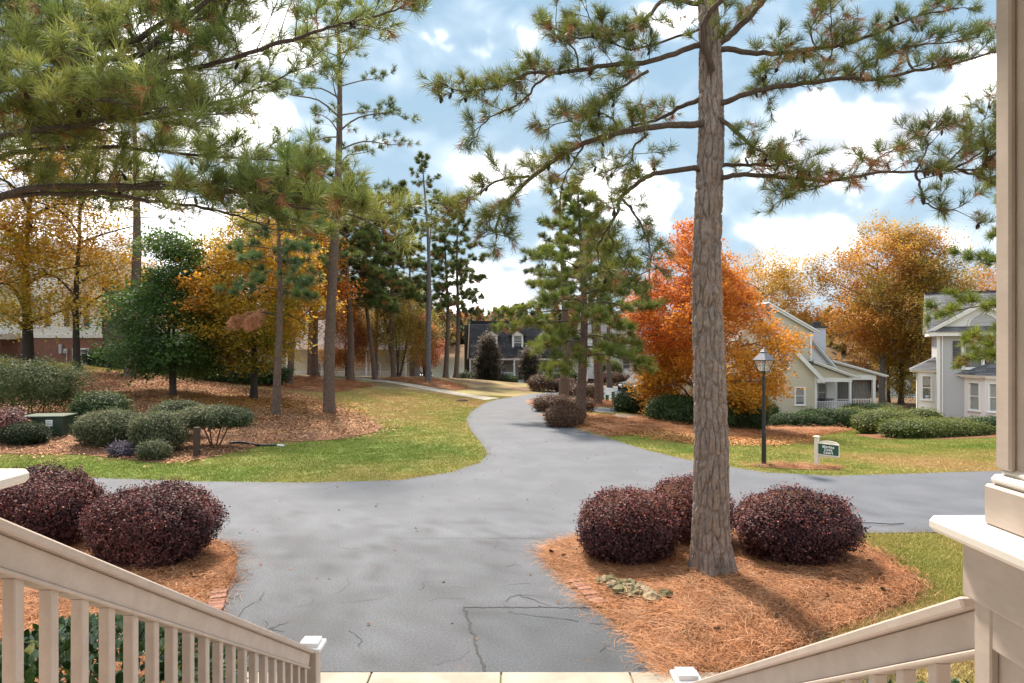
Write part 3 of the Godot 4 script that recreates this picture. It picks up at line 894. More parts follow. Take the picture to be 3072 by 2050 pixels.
# a pine whose limbs are given one by one
func limbed_pine(t: Node3D, limbs: Array, tuft: float, per: int, gap: float, reach: float, look: Dictionary) -> void:
	var bs := Shape.new()
	var crown := Many.new()
	var dead := Many.new()
	var cones := Many.new()
	for l in limbs:
		var flat: Array = l[2]
		var p := PackedVector3Array()
		for k in range(0, flat.size(), 3):
			p.append(P(flat[k], flat[k + 1], flat[k + 2]) - t.position)
		p = curve(p, 4)
		for k in range(1, p.size() - 1):
			p[k] += ball() * 0.012
		var s := Shape.new()
		s.tube(p, taper(p.size(), l[0], l[1]), 8, look.limb, look.limb)
		part("limb", s, M.bark, t)
		var own := look.duplicate()
		if l.size() > 4:
			own.dead = l[4]
		dress(p, l[3] if l.size() > 3 else 0.22, gap, reach, tuft, per, bs, crown, dead, cones, own)
	part("twigs", bs, M.twig, t)
	for k in 3:
		var some := Many.new()
		for j in crown.count():
			if (j * 7 + j / 5) % 3 == k:
				some.b.append_array(crown.b.slice(j * 16, j * 16 + 16))
		copies("crown", [L.tuft, L.tuft_b, L.tuft_c][k], some, M.needle, t)
	copies("dead_needles", L.tuft_b, dead, M.straw, t)
	copies("cones", cone_mesh(), cones, M.cone, t)


# a broad-leaved tree; radius(s) is the half-width of the crown at height share s
func broad_tree(called: String, label: String, group: String, x: float, d: float, h: float, r: float, base: float, width: float, shape: Array, clumps: int, sprays: int, leaf: Mesh, size: float, palette: Array, seed_at: int, opt := {}) -> Node3D:
	rng.seed = seed_at
	var t := thing(called, label, "tree", on(x, d, 0.08), 0.0, group)
	var lean: Vector3 = opt.get("lean", Vector3.ZERO)
	var top: float = opt.get("trunk_top", 0.8) * h
	var bs := Shape.new()
	var nodes := PackedVector3Array()
	var stems: int = opt.get("stems", 1)
	var tone: Color = opt.get("bark", Color(0.1, 0.08, 0.068))
	for e in stems:
		var out: Vector3 = Vector3.ZERO if stems == 1 else Vector3(cos(TAU * e / stems + 0.4), 0, sin(TAU * e / stems + 0.4)) * opt.get("splay", 0.5)
		var pts := PackedVector3Array()
		for k in 7:
			var f := k / 6.0
			pts.append(out * (0.1 + f) + lean * f + Vector3(sin(f * 6.0 + seed_at + e) * 0.02 * h * f, top * f, cos(f * 5.0 + seed_at + e * 2) * 0.02 * h * f))
		pts = curve(pts, 3)
		part("trunk", bark_trunk(pts, taper(pts.size(), r, r * 0.15), 18, 0.14, 0.014, 0.08, seed_at + e, tone), M.bark, t)
		for k in pts.size():
			if pts[k].y > base:
				nodes.append(pts[k])
		# main limbs
		for k in int(opt.get("limbs", 11)) / stems:
			var f := lerpf(base / top * 0.75, 0.95, (k + rnd(0.0, 1.0)) / (int(opt.get("limbs", 11)) / stems))
			var u := f * (pts.size() - 1)
			var j := mini(int(u), pts.size() - 2)
			var o := pts[j].lerp(pts[j + 1], u - j)
			var az := k * 2.4 + seed_at + e
			var s := clampf((o.y - base) / (h - base) + 0.18, 0.0, 1.0)
			var l := width * profile(shape, s) * rnd(0.7, 0.95)
			var dir := Vector3(cos(az), 0, sin(az))
			var lp := curve(PackedVector3Array([o, o + dir * l * 0.4 + Vector3.UP * l * rnd(0.15, 0.4), o + dir * l + Vector3.UP * l * rnd(0.1, 0.5)]), 4)
			bs.tube(lp, taper(lp.size(), r * 0.42, r * 0.07), 5, tone, tone)
			for q in range(2, lp.size()):
				nodes.append(lp[q])
	var crown := Many.new()
	var drop: float = opt.get("gaps", 0.0)
	var made := 0
	var tries := 0
	while made < clumps and tries < clumps * 6:
		tries += 1
		var s := rng.randf()
		var rr := width * profile(shape, s)
		if rng.randf() > pow(rr / width, 1.2):
			continue
		var a := rng.randf() * TAU
		rr *= 0.84 + 0.55 * lumpy.get_noise_3d(cos(a) * 2.6 + seed_at * 3.0, s * 6.0, sin(a) * 2.6)
		var e := sqrt(rng.randf())
		e = lerpf(e, 1.0, 0.35)
		var p := Vector3(cos(a) * rr * e, base + (h - base) * s, sin(a) * rr * e) + lean * (base + (h - base) * s) / h
		p += ball() * 0.12 * width * lumpy.get_noise_3dv(p * 2.0)
		if lumpy.get_noise_3dv(p * opt.get("gap_size", 1.0) + Vector3(seed_at, 0, 0)) < drop - 0.34:
			continue
		made += 1
		# a twig to the nearest branch
		var best := 0
		var near := 1e9
		for k in nodes.size():
			var q := nodes[k] - p
			var w := q.length_squared() + (3.0 * maxf(0.0, q.y)) ** 2
			if w < near:
				near = w
				best = k
		var o := nodes[best]
		if near > 0.01 and made % 2 == 0:
			bs.tube(PackedVector3Array([o, o.lerp(p, 0.5) + Vector3.UP * 0.06, p]), PackedFloat32Array([0.018, 0.012, 0.006]), 3, tone, tone)
			nodes.append(o.lerp(p, 0.6))
		var hue: float = 0.5 + 0.7 * patchy.get_noise_3dv(p * opt.get("patch", 1.2) + Vector3(seed_at, 3, 0)) + (s - 0.5) * opt.get("by_height", 0.0)
		for k in sprays:
			var q: Vector3 = p + Vector3(rng.randfn(), rng.randfn() * opt.get("flat", 0.7), rng.randfn()) * opt.get("clump", 0.3)
			var w := clampf(hue + rnd(-0.28, 0.28), 0.0, 0.999) * (palette.size() - 1)
			var c: Color = palette[int(w)].lerp(palette[int(w) + 1], w - int(w))
			var g := rnd(0.75, 1.25)
			crown.add(Transform3D(aim((Vector3.UP + ball() * 0.55), size * rnd(0.75, 1.2)), q), Color(c.r * g, c.g * g, c.b * g))
	part("branches", bs, M.twig, t)
	copies("crown", leaf, crown, M.leaf, t)
	return t


func profile(shape: Array, s: float) -> float:
	var u := clampf(s, 0.0, 1.0) * (shape.size() - 1)
	var k := mini(int(u), shape.size() - 2)
	return lerpf(shape[k], shape[k + 1], smoothstep(0.0, 1.0, u - k))


# ---- bushes: a lumpy clipped or loose outline, leaves through the outer shell, stems below ----
func bush(called: String, label: String, category: String, group: String, at: Vector3, size: Vector3, leaf: Mesh, leaf_size: float, count: int, palette: Array, mat: Material, seed_at: int, opt := {}) -> Node3D:
	rng.seed = seed_at
	var t := thing(called, label, category, at, opt.get("turn", 0.0), group)
	var p: float = opt.get("square", 2.3)
	var lump: float = opt.get("lump", 0.07)
	var lift: float = opt.get("lift", 0.0)
	var half := Vector3(size.x * 0.5, size.y * 0.5, size.z * 0.5)
	var mid := Vector3(0, half.y + lift, 0)
	var bs := Shape.new()
	for k in int(opt.get("stems", 7)):
		var a := TAU * k / 7.0 + rnd(-0.3, 0.3)
		var o: Vector3 = Vector3(cos(a), 0, sin(a)) * rnd(0.05, 0.16) * size.x * opt.get("foot", 1.0)
		var e := mid + Vector3(cos(a) * half.x, rnd(-0.2, 0.4) * half.y, sin(a) * half.z) * rnd(0.35, 0.65)
		var w := clampf(size.x * 0.016, 0.008, 0.03)
		bs.tube(curve(PackedVector3Array([o - Vector3(0, 0.08, 0), o.lerp(e, 0.45) + ball() * 0.04, e]), 3), taper(7, w, w * 0.4), 5, Color(0.1, 0.07, 0.05), Color(0.1, 0.07, 0.05))
	part("stems", bs, M.twig, t)
	var crown := Many.new()
	for k in count:
		var u := ball()
		u.y = absf(u.y) if rng.randf() < opt.get("upper", 0.25) else u.y
		if u.y < opt.get("floor", -0.8):
			continue
		var rr := 1.0 / pow(pow(absf(u.x), p) + pow(absf(u.y), p) + pow(absf(u.z), p), 1.0 / p)
		rr *= 1.0 + lump * 1.6 * lumpy.get_noise_3dv(u * 5.0 + at) + lump * 0.8 * lumpy.get_noise_3dv(u * 14.0 - at)
		if opt.has("holes") and lumpy.get_noise_3dv(u * 9.0 + at * 3.0) < -opt.holes and rng.randf() < 0.8:
			continue
		var depth := rng.randf()
		rr *= 1.0 - 0.34 * depth * depth
		var q := mid + Vector3(u.x * half.x, u.y * half.y, u.z * half.z) * rr
		if q.y < 0.03:
			continue
		var nrm := Vector3(u.x / half.x, u.y / half.y, u.z / half.z).normalized()
		var w := clampf(0.5 + 0.6 * patchy.get_noise_3dv((q + at) * opt.get("patch", 3.0)) + rnd(-0.4, 0.4), 0.0, 0.999) * (palette.size() - 1)
		var c: Color = palette[int(w)].lerp(palette[int(w) + 1], w - int(w))
		var g := rnd(0.7, 1.3)
		crown.add(Transform3D(aim(nrm + Vector3.UP * 0.3 + ball() * 0.5, leaf_size * rnd(0.65, 1.35)), q), Color(c.r * g, c.g * g, c.b * g))
	copies("foliage", leaf, crown, mat, t)
	if opt.has("shoots"):
		var sh := Many.new()
		for k in int(opt.shoots):
			var u := ball()
			u.y = absf(u.y) * 0.8 + 0.25
			u = u.normalized()
			var rr := 1.0 / pow(pow(absf(u.x), p) + pow(absf(u.y), p) + pow(absf(u.z), p), 1.0 / p)
			rr *= 1.0 + lump * 1.6 * lumpy.get_noise_3dv(u * 5.0 + at) + lump * 0.8 * lumpy.get_noise_3dv(u * 14.0 - at)
			var q := mid + Vector3(u.x * half.x, u.y * half.y, u.z * half.z) * rr * rnd(0.98, 1.05)
			var g := rnd(0.7, 1.3)
			var c: Color = opt.shoot_color
			sh.add(Transform3D(aim(u + Vector3.UP * 0.8 + ball() * 0.4, leaf_size * (rnd(0.7, 1.0) if k % 6 else rnd(1.1, 1.9))), q), Color(c.r * g, c.g * g, c.b * g))
		copies("young_shoots", L.shoot, sh, mat, t)
	if opt.has("fallen"):
		var fl := Many.new()
		for k in int(opt.fallen):
			var u := Vector3(rng.randfn() * 0.55, 0, rng.randfn() * 0.55)
			if u.length() > 0.95:
				continue
			u.y = sqrt(1.0 - u.length_squared())
			var rr := 1.0 / pow(pow(absf(u.x), p) + pow(absf(u.y), p) + pow(absf(u.z), p), 1.0 / p)
			var q := mid + Vector3(u.x * half.x, u.y * half.y, u.z * half.z) * rr * 0.99
			var g := rnd(0.8, 1.3)
			fl.add(Transform3D(aim(Vector3(u.x, 1.2, u.z), rnd(0.5, 0.8)), q), Color(0.3 * g, 0.14 * g, 0.06 * g))
		copies("fallen_needles", L.straw_thin, fl, M.straw, t)
	return t


# ---- buildings ----
# lapped boards over a convex outline (u, y) on a wall, with openings left out
func lap_wall(s: Shape, o: Vector3, u: Vector3, nrm: Vector3, poly: Array, pitch: float, holes: Array, proud := 0.03) -> void:
	var lo := 1e9
	var hi := -1e9
	for q in poly:
		lo = minf(lo, q.y)
		hi = maxf(hi, q.y)
	var cuts := [lo, hi]
	var y := lo + pitch
	while y < hi:
		cuts.append(y)
		y += pitch
	for h in holes:
		cuts.append_array([h.position.y, h.end.y])
	cuts.sort()
	for k in cuts.size() - 1:
		var y0: float = cuts[k]
		var y1: float = cuts[k + 1]
		if y1 - y0 < 0.002 or y0 < lo - 0.001 or y1 > hi + 0.001:
			continue
		var e0 := span(poly, y0 + 0.0005)
		var e1 := span(poly, y1 - 0.0005)
		var base := lo + floorf((y0 - lo + 0.0005) / pitch) * pitch
		var f0 := proud * (1.0 - (y0 - base) / pitch)
		var f1 := proud * (1.0 - (y1 - base) / pitch)
		var pieces := [[e0.x, e0.y, e1.x, e1.y]]
		for h in holes:
			if h.position.y < (y0 + y1) * 0.5 and h.end.y > (y0 + y1) * 0.5:
				var cut := []
				for p in pieces:
					if h.position.x > p[0] and h.position.x < p[1]:
						cut.append([p[0], h.position.x, p[2], h.position.x])
						if h.end.x < p[1]:
							cut.append([h.end.x, p[1], h.end.x, p[3]])
					elif h.end.x > p[0] and h.end.x < p[1]:
						cut.append([h.end.x, p[1], h.end.x, p[3]])
					elif h.position.x > p[1] or h.end.x < p[0]:
						cut.append(p)
				pieces = cut
		for p in pieces:
			var a: Vector3 = o + u * p[0] + Vector3.UP * y0 + nrm * f0
			var b: Vector3 = o + u * p[1] + Vector3.UP * y0 + nrm * f0
			var c: Vector3 = o + u * p[3] + Vector3.UP * y1 + nrm * f1
			var d: Vector3 = o + u * p[2] + Vector3.UP * y1 + nrm * f1
			s.quad_out(a, b, c, d, a - nrm)
			if f0 > proud * 0.98:
				s.quad_out(a, b, b - nrm * proud, a - nrm * proud, a + Vector3.UP)


func span(poly: Array, y: float) -> Vector2:
	var x := []
	for k in poly.size():
		var a: Vector2 = poly[k]
		var b: Vector2 = poly[(k + 1) % poly.size()]
		if (a.y <= y) != (b.y <= y):
			x.append(lerpf(a.x, b.x, (y - a.y) / (b.y - a.y)))
	if x.size() < 2:
		return Vector2.ZERO
	return Vector2(minf(x[0], x[1]), maxf(x[0], x[1]))


# frame with a mid rail, two panes, blinds behind; c is the middle of the opening on the wall's face
func window(parent: Node, c: Vector3, u: Vector3, nrm: Vector3, w: float, h: float, m: Material, opt := {}) -> Node3D:
	var b := Basis(u, Vector3.UP, nrm)
	var s := Shape.new()
	var f: float = opt.get("frame", 0.1)
	for e in [-1.0, 1.0]:
		s.box(c + u * e * (w * 0.5 + f * 0.5 - 0.02) + nrm * 0.02, Vector3(f, h + 2 * f - 0.04, 0.09), b, 0.008)
	s.box(c + Vector3.UP * (h * 0.5 + f * 0.5 - 0.02) + nrm * 0.021, Vector3(w - 0.04, f, 0.085), b, 0.008)
	s.box(c - Vector3.UP * (h * 0.5 + f * 0.5 - 0.02) + nrm * 0.021, Vector3(w - 0.04, f, 0.085), b, 0.008)
	var o := part("window", s, m, parent)
	var sash := Shape.new()
	sash.box(c - nrm * 0.01, Vector3(w - 0.04, 0.05, 0.04), b)
	for e in [-1.0, 1.0]:
		sash.box(c + u * e * (w * 0.5 - 0.045) - nrm * 0.012, Vector3(0.045, h - 0.04, 0.035), b)
	if opt.get("bars", false):
		sash.box(c - nrm * 0.013, Vector3(0.025, h - 0.05, 0.03), b)
		for e in [-0.25, 0.25]:
			sash.box(c + Vector3.UP * h * e - nrm * 0.013, Vector3(w - 0.09, 0.025, 0.028), b)
	part("sash", sash, m, o)
	var sill := Shape.new()
	sill.box(c - Vector3.UP * (h * 0.5 + f + 0.0) + nrm * 0.05, Vector3(w + 2 * f + 0.04, 0.05, 0.14), b, 0.008)
	part("sill", sill, m, o)
	for e in [-0.25, 0.25]:
		var pane := Shape.new()
		var q: Vector3 = c + Vector3.UP * h * e - nrm * 0.02
		var x := u * (w * 0.5 - 0.06)
		var y := Vector3.UP * (h * 0.25 - 0.025)
		pane.quad(q - x - y, q + x - y, q + x + y, q - x + y)
		part("pane", pane, M.window_glass, o)
	if opt.has("blind"):
		var bl := Shape.new()
		var from: float = opt.blind
		var k := h * 0.5 - 0.05
		while k > h * 0.5 - h * from:
			bl.box(c + Vector3.UP * k - nrm * 0.07, Vector3(w - 0.1, 0.004, 0.045), b * Basis(Vector3.RIGHT, 0.5))
			k -= 0.05
		part("blind", bl, M.blind, o, "stuff")
	if opt.has("shutters"):
		for e in [-1.0, 1.0]:
			var sh := Shape.new()
			var q: Vector3 = c + u * e * (w * 0.5 + f + 0.2) + nrm * 0.045
			sh.box(q, Vector3(0.34, h + 0.1, 0.03), b, 0.006)
			for k in 12:
				sh.box(q + Vector3.UP * (h * (k - 5.5) / 12.5) + nrm * 0.018, Vector3(0.26, 0.06, 0.012), b * Basis(Vector3.RIGHT, -0.4))
			part("shutter", sh, opt.shutters, parent)
	return o


# a sloping roof face in courses of tabs; a, b along the eave, c, d along the ridge (c above b)
func roof_face(parent: Node, a: Vector3, b: Vector3, c: Vector3, d: Vector3, m: Material, colors: Array, seed_at: int, course := 0.14, trim: Material = null) -> void:
	rng.seed = seed_at
	var nn := (c - a).cross(d - b).normalized()
	if nn.y < 0.0:
		nn = -nn
	var deck := Shape.new()
	deck.prism([a, b, c, d] if c.distance_to(d) > 0.05 else [a, b, c], -nn * 0.1)
	part("roof", deck, trim if trim else M.white, parent)
	var s := Shape.new()
	var rows := maxi(2, int(((a + b) * 0.5).distance_to((c + d) * 0.5) / course))
	for k in rows:
		var t0 := float(k) / rows
		var t1 := float(k + 1) / rows
		var l0 := a.lerp(d, t0) + nn * 0.028
		var r0 := b.lerp(c, t0) + nn * 0.028
		var l1 := a.lerp(d, t1) + nn * 0.012
		var r1 := b.lerp(c, t1) + nn * 0.012
		var wide := l0.distance_to(r0)
		var n := maxi(1, int(wide / 0.32))
		for j in n:
			var f0 := clampf((j + (0.5 * (k % 2) if j > 0 else 0.0)) / n, 0.0, 1.0)
			var f1 := clampf((j + 1 + (0.5 * (k % 2) if j < n - 1 else 0.0)) / n, 0.0, 1.0)
			var g := rnd(0.7, 1.3)
			var col: Color = colors[rng.randi() % colors.size()]
			col = Color(col.r * g, col.g * g, col.b * g)
			s.quad_out(l0.lerp(r0, f0), l0.lerp(r0, f1), l1.lerp(r1, f1), l1.lerp(r1, f0), a - nn * 5.0, col)
		s.quad_out(l0, r0, r0 - nn * 0.016, l0 - nn * 0.016, (l1 + r1) * 0.5 - nn * 0.1, colors[0])
	part("shingles", s, m, parent, "stuff")


func board(parent: Node, called: String, a: Vector3, b: Vector3, w: float, h: float, m: Material, up := Vector3.UP) -> void:
	var s := Shape.new()
	s.bar(a, b, w, h, up, 0.006)
	part(called, s, m, parent)


func railing(parent: Node, a: Vector3, b: Vector3, h: float, m: Material, gap := 0.13) -> void:
	var s := Shape.new()
	s.bar(a + Vector3.UP * h, b + Vector3.UP * h, 0.09, 0.06)
	s.bar(a + Vector3.UP * 0.1, b + Vector3.UP * 0.1, 0.05, 0.06)
	var o := part("railing", s, m, parent)
	var bal := Shape.new()
	var n := int(a.distance_to(b) / gap)
	for k in n:
		var q := a.lerp(b, (k + 0.5) / n)
		bal.box(q + Vector3.UP * (h * 0.5 + 0.05), Vector3(0.04, h - 0.16, 0.04))
	part("balusters", bal, m, o, "stuff")


func wall_box(parent: Node, called: String, lo: Vector3, hi: Vector3, m: Material) -> void:
	var s := Shape.new()
	s.box((lo + hi) * 0.5, hi - lo)
	part(called, s, m, parent)


func house_right() -> void:
	# grey clapboard house at the edge of the picture: a front-facing wing with two bays
	var t := thing("clapboard_house", "grey clapboard house with white bay windows and grey shingle roof beside the porch column", "house", P(23.05, -0.95, 37.0), -0.52)
	var F := Vector3(0, 0, 1)
	var s := Shape.new()
	lap_wall(s, Vector3(0.12, 0, 0), Vector3.RIGHT, F, [Vector2(0, 0.15), Vector2(9.0, 0.15), Vector2(9.0, 4.75), Vector2(0, 4.75)], 0.125, [Rect2(1.15, 2.95, 0.9, 1.4)])
	lap_wall(s, Vector3(0, 0, -0.12), Vector3(0, 0, -1), Vector3.LEFT, [Vector2(0, 0.15), Vector2(8.0, 0.15), Vector2(8.0, 4.75), Vector2(0, 4.75)], 0.125, [])
	part("siding", s, M.grey_siding, t)
	wall_box(t, "core", Vector3(0.3, -0.8, -8.0), Vector3(9.0, 4.7, -0.35), M.room)
	var cb := Shape.new()
	cb.box(Vector3(0.05, 2.45, -0.05), Vector3(0.17, 4.7, 0.17), Basis(), 0.01)
	part("corner_board", cb, M.white, t)
	var gable := Shape.new()
	lap_wall(gable, Vector3(-0.3, 4.85, 0.02), Vector3.RIGHT, F, [Vector2(0, 0), Vector2(4.7, 0), Vector2(2.35, 1.4)], 0.125, [])
	part("gable", gable, M.white, t)
	var base := Shape.new()
	base.box(Vector3(4.6, -0.35, -4.0), Vector3(9.2, 0.98, 8.2))
	part("foundation", base, M.grey_brick, t)
	for k in 3:
		var band := Shape.new()
		band.box(Vector3(4.5, -0.05 - k * 0.12, 0.115), Vector3(9.2, 0.035, 0.03))
		part("brick_course", band, M.grey_brick, t)
	# eaves, rakes and roofs
	board(t, "eave", Vector3(-0.35, 4.72, 0.22), Vector3(9.3, 4.72, 0.22), 0.3, 0.16, M.white)
	board(t, "eave", Vector3(-0.25, 4.72, 0.4), Vector3(-0.25, 4.72, -8.2), 0.3, 0.16, M.white)
	board(t, "rake", Vector3(-0.5, 4.82, 0.3), Vector3(2.05, 6.35, 0.3), 0.08, 0.2, M.white)
	board(t, "rake", Vector3(2.05, 6.35, 0.3), Vector3(4.6, 4.82, 0.3), 0.08, 0.2, M.white)
	var grey := [Color(0.15, 0.155, 0.17), Color(0.19, 0.195, 0.21), Color(0.12, 0.125, 0.14)]
	roof_face(t, Vector3(-0.45, 4.85, 0.42), Vector3(4.65, 4.85, 0.42), Vector3(4.5, 5.15, 0.03), Vector3(-0.3, 5.15, 0.03), M.shingle, grey, 3, 0.12)
	roof_face(t, Vector3(-0.5, 4.85, 0.3), Vector3(9.4, 4.85, 0.3), Vector3(9.4, 7.2, -4.3), Vector3(-0.5, 7.2, -4.3), M.shingle, grey, 1, 0.13)
	roof_face(t, Vector3(-0.5, 4.85, -8.9), Vector3(9.4, 4.85, -8.9), Vector3(9.4, 7.2, -4.3), Vector3(-0.5, 7.2, -4.3), M.shingle, grey, 2, 0.13)
	var side := Shape.new()
	side.prism([Vector3(-0.02, 4.7, 0.1), Vector3(-0.02, 7.1, -4.3), Vector3(-0.02, 4.7, -8.2)], Vector3(0.1, 0, 0))
	part("side_gable", side, M.grey_siding, t)
	roof_face(t, Vector3(-0.5, 4.92, 0.38), Vector3(-0.5, 4.92, -0.2), Vector3(2.05, 6.5, -3.0), Vector3(2.05, 6.5, 0.38), M.shingle, grey, 4, 0.13)
	roof_face(t, Vector3(4.65, 4.92, 0.38), Vector3(4.65, 4.92, -0.2), Vector3(2.05, 6.5, -3.0), Vector3(2.05, 6.5, 0.38), M.shingle, grey, 5, 0.13)
	var ridge := Shape.new()
	ridge.bar(Vector3(-0.5, 7.26, -4.3), Vector3(9.4, 7.26, -4.3), 0.25, 0.06)
	part("ridge_cap", ridge, M.dark_roof, t)
	board(t, "gutter", Vector3(4.7, 4.74, 0.42), Vector3(9.3, 4.74, 0.42), 0.12, 0.1, M.white)
	board(t, "downpipe", Vector3(0.22, 0.2, 0.08), Vector3(0.22, 4.65, 0.08), 0.07, 0.06, M.white, Vector3.RIGHT)
	# half-round louvred vent in the gable
	var vent := Shape.new()
	for k in 7:
		var y := 0.05 + k * 0.085
		var w := sqrt(maxf(0.0, 0.62 * 0.62 - y * y))
		vent.box(Vector3(2.05, 5.15 + y, 0.07), Vector3(2.0 * w, 0.05, 0.02), Basis(Vector3.RIGHT, -0.5))
	part("louvre_vent", vent, M.grey_siding, t)
	var arch := PackedVector3Array()
	for k in 13:
		arch.append(Vector3(2.05 + cos(PI * k / 12.0) * 0.66, 5.16 + sin(PI * k / 12.0) * 0.66, 0.08))
	var ring := Shape.new()
	ring.tube(arch, taper(13, 0.05, 0.05), 6)
	part("vent_trim", ring, M.white, t)
	window(t, Vector3(1.6, 3.65, 0.0), Vector3.RIGHT, F, 0.86, 1.36, M.white, {"blind": 0.2, "shutters": M.shutter})
	var belt := Shape.new()
	belt.box(Vector3(5.2, 2.62, 0.05), Vector3(6.0, 0.14, 0.08))
	part("belt_board", belt, M.white, t)
	# front bay: angled side and broad front
	var bay := thing_part(t, "bay_window")
	var pts := [Vector3(1.2, 0, 0.0), Vector3(2.05, 0, 0.9), Vector3(4.3, 0, 0.9), Vector3(5.2, 0, 0.0)]
	for k in 3:
		var a: Vector3 = pts[k]
		var b: Vector3 = pts[k + 1]
		var u := (b - a).normalized()
		var nn := u.cross(Vector3.UP) * -1.0
		nn = Vector3(u.z, 0, -u.x) * (1.0 if Vector3(u.z, 0, -u.x).z > 0.0 else -1.0)
		var len := a.distance_to(b)
		var w := 0.62 if k != 1 else 0.78
		var panel := Shape.new()
		var mids := [len * 0.5] if k != 1 else [len * 0.24, len * 0.76]
		# wall of four pieces round each opening
		var x0 := 0.0
		for c in mids:
			flat(panel, a, u, nn, x0, c - w * 0.5, 0.1, 2.5)
			flat(panel, a, u, nn, c - w * 0.5, c + w * 0.5, 0.1, 0.78)
			flat(panel, a, u, nn, c - w * 0.5, c + w * 0.5, 2.18, 2.5)
			x0 = c + w * 0.5
		flat(panel, a, u, nn, x0, len, 0.1, 2.5)
		part("bay_wall", panel, M.white, bay)
		for c in mids:
			window(bay, a + u * c + Vector3.UP * 1.48, u, nn, w, 1.4, M.white, {"blind": 0.97, "frame": 0.07})
			var trim := Shape.new()
			for q in [[0, 0.22, w * 1.15, 0.03], [0, 0.62, w * 1.15, 0.03], [-0.55, 0.42, 0.03, 0.42], [0.55, 0.42, 0.03, 0.42]]:
				trim.box(a + u * (c + q[0] * w) + Vector3.UP * q[1] + nn * 0.015, Vector3(q[2], q[3], 0.03), Basis(u, Vector3.UP, nn))
			part("panel_moulding", trim, M.white, bay)
		var foot := Shape.new()
		flat(foot, a - nn * 0.03, u, nn, 0.0, len, -0.9, 0.1)
		part("bay_foundation", foot, M.grey_brick, bay)
		board(bay, "bay_cornice", a + Vector3.UP * 2.52 + nn * 0.12, b + Vector3.UP * 2.52 + nn * 0.12, 0.26, 0.12, M.white)
	roof_face(bay, Vector3(0.8, 2.6, 0.05), Vector3(1.9, 2.6, 1.2), Vector3(2.35, 3.2, 0.05), Vector3(2.3, 3.2, 0.05), M.shingle, grey, 11, 0.12)
	roof_face(bay, Vector3(1.9, 2.6, 1.2), Vector3(4.45, 2.6, 1.2), Vector3(4.0, 3.2, 0.05), Vector3(2.35, 3.2, 0.05), M.shingle, grey, 12, 0.12)
	roof_face(bay, Vector3(4.45, 2.6, 1.2), Vector3(5.55, 2.6, 0.05), Vector3(4.05, 3.2, 0.05), Vector3(4.0, 3.2, 0.05), M.shingle, grey, 13, 0.12)
	# side bay on the left wall
	var sb := thing_part(t, "side_bay")
	var front := Shape.new()
	flat(front, Vector3(-0.95, 0, -0.6), Vector3.RIGHT, F, 0.0, 0.2, 0.15, 2.75)
	flat(front, Vector3(-0.95, 0, -0.6), Vector3.RIGHT, F, 0.72, 0.95, 0.15, 2.75)
	flat(front, Vector3(-0.95, 0, -0.6), Vector3.RIGHT, F, 0.2, 0.72, 0.15, 1.15)
	flat(front, Vector3(-0.95, 0, -0.6), Vector3.RIGHT, F, 0.2, 0.72, 2.45, 2.75)
	flat(front, Vector3(-0.95, 0, -0.6), Vector3(0, 0, -1), Vector3.LEFT, 0.0, 2.4, 0.15, 2.75)
	part("bay_wall", front, M.white, sb)
	window(sb, Vector3(-0.49, 1.8, -0.6), Vector3.RIGHT, F, 0.5, 1.28, M.white, {"blind": 0.4, "frame": 0.06})
	var sf := Shape.new()
	sf.box(Vector3(-0.46, -0.35, -1.8), Vector3(0.92, 1.0, 2.34))
	part("bay_foundation", sf, M.grey_brick, sb)
	roof_face(sb, Vector3(-1.3, 2.75, -0.35), Vector3(-0.02, 2.75, -0.35), Vector3(-0.02, 3.45, -1.2), Vector3(-0.1, 3.45, -1.2), M.shingle, grey, 14, 0.12)
	roof_face(sb, Vector3(-1.3, 2.75, -3.2), Vector3(-1.3, 2.75, -0.35), Vector3(-0.02, 3.45, -1.2), Vector3(-0.02, 3.45, -3.2), M.shingle, grey, 15, 0.12)


func thing_part(parent: Node, called: String) -> Node3D:
	var o := Node3D.new()
	o.name = called
	parent.add_child(o, true)
	return o


func flat(s: Shape, o: Vector3, u: Vector3, nn: Vector3, x0: float, x1: float, y0: float, y1: float) -> void:
	if x1 - x0 < 0.005:
		return
	s.prism([o + u * x0 + Vector3.UP * y0, o + u * x1 + Vector3.UP * y0, o + u * x1 + Vector3.UP * y1, o + u * x0 + Vector3.UP * y1], -nn * 0.08)


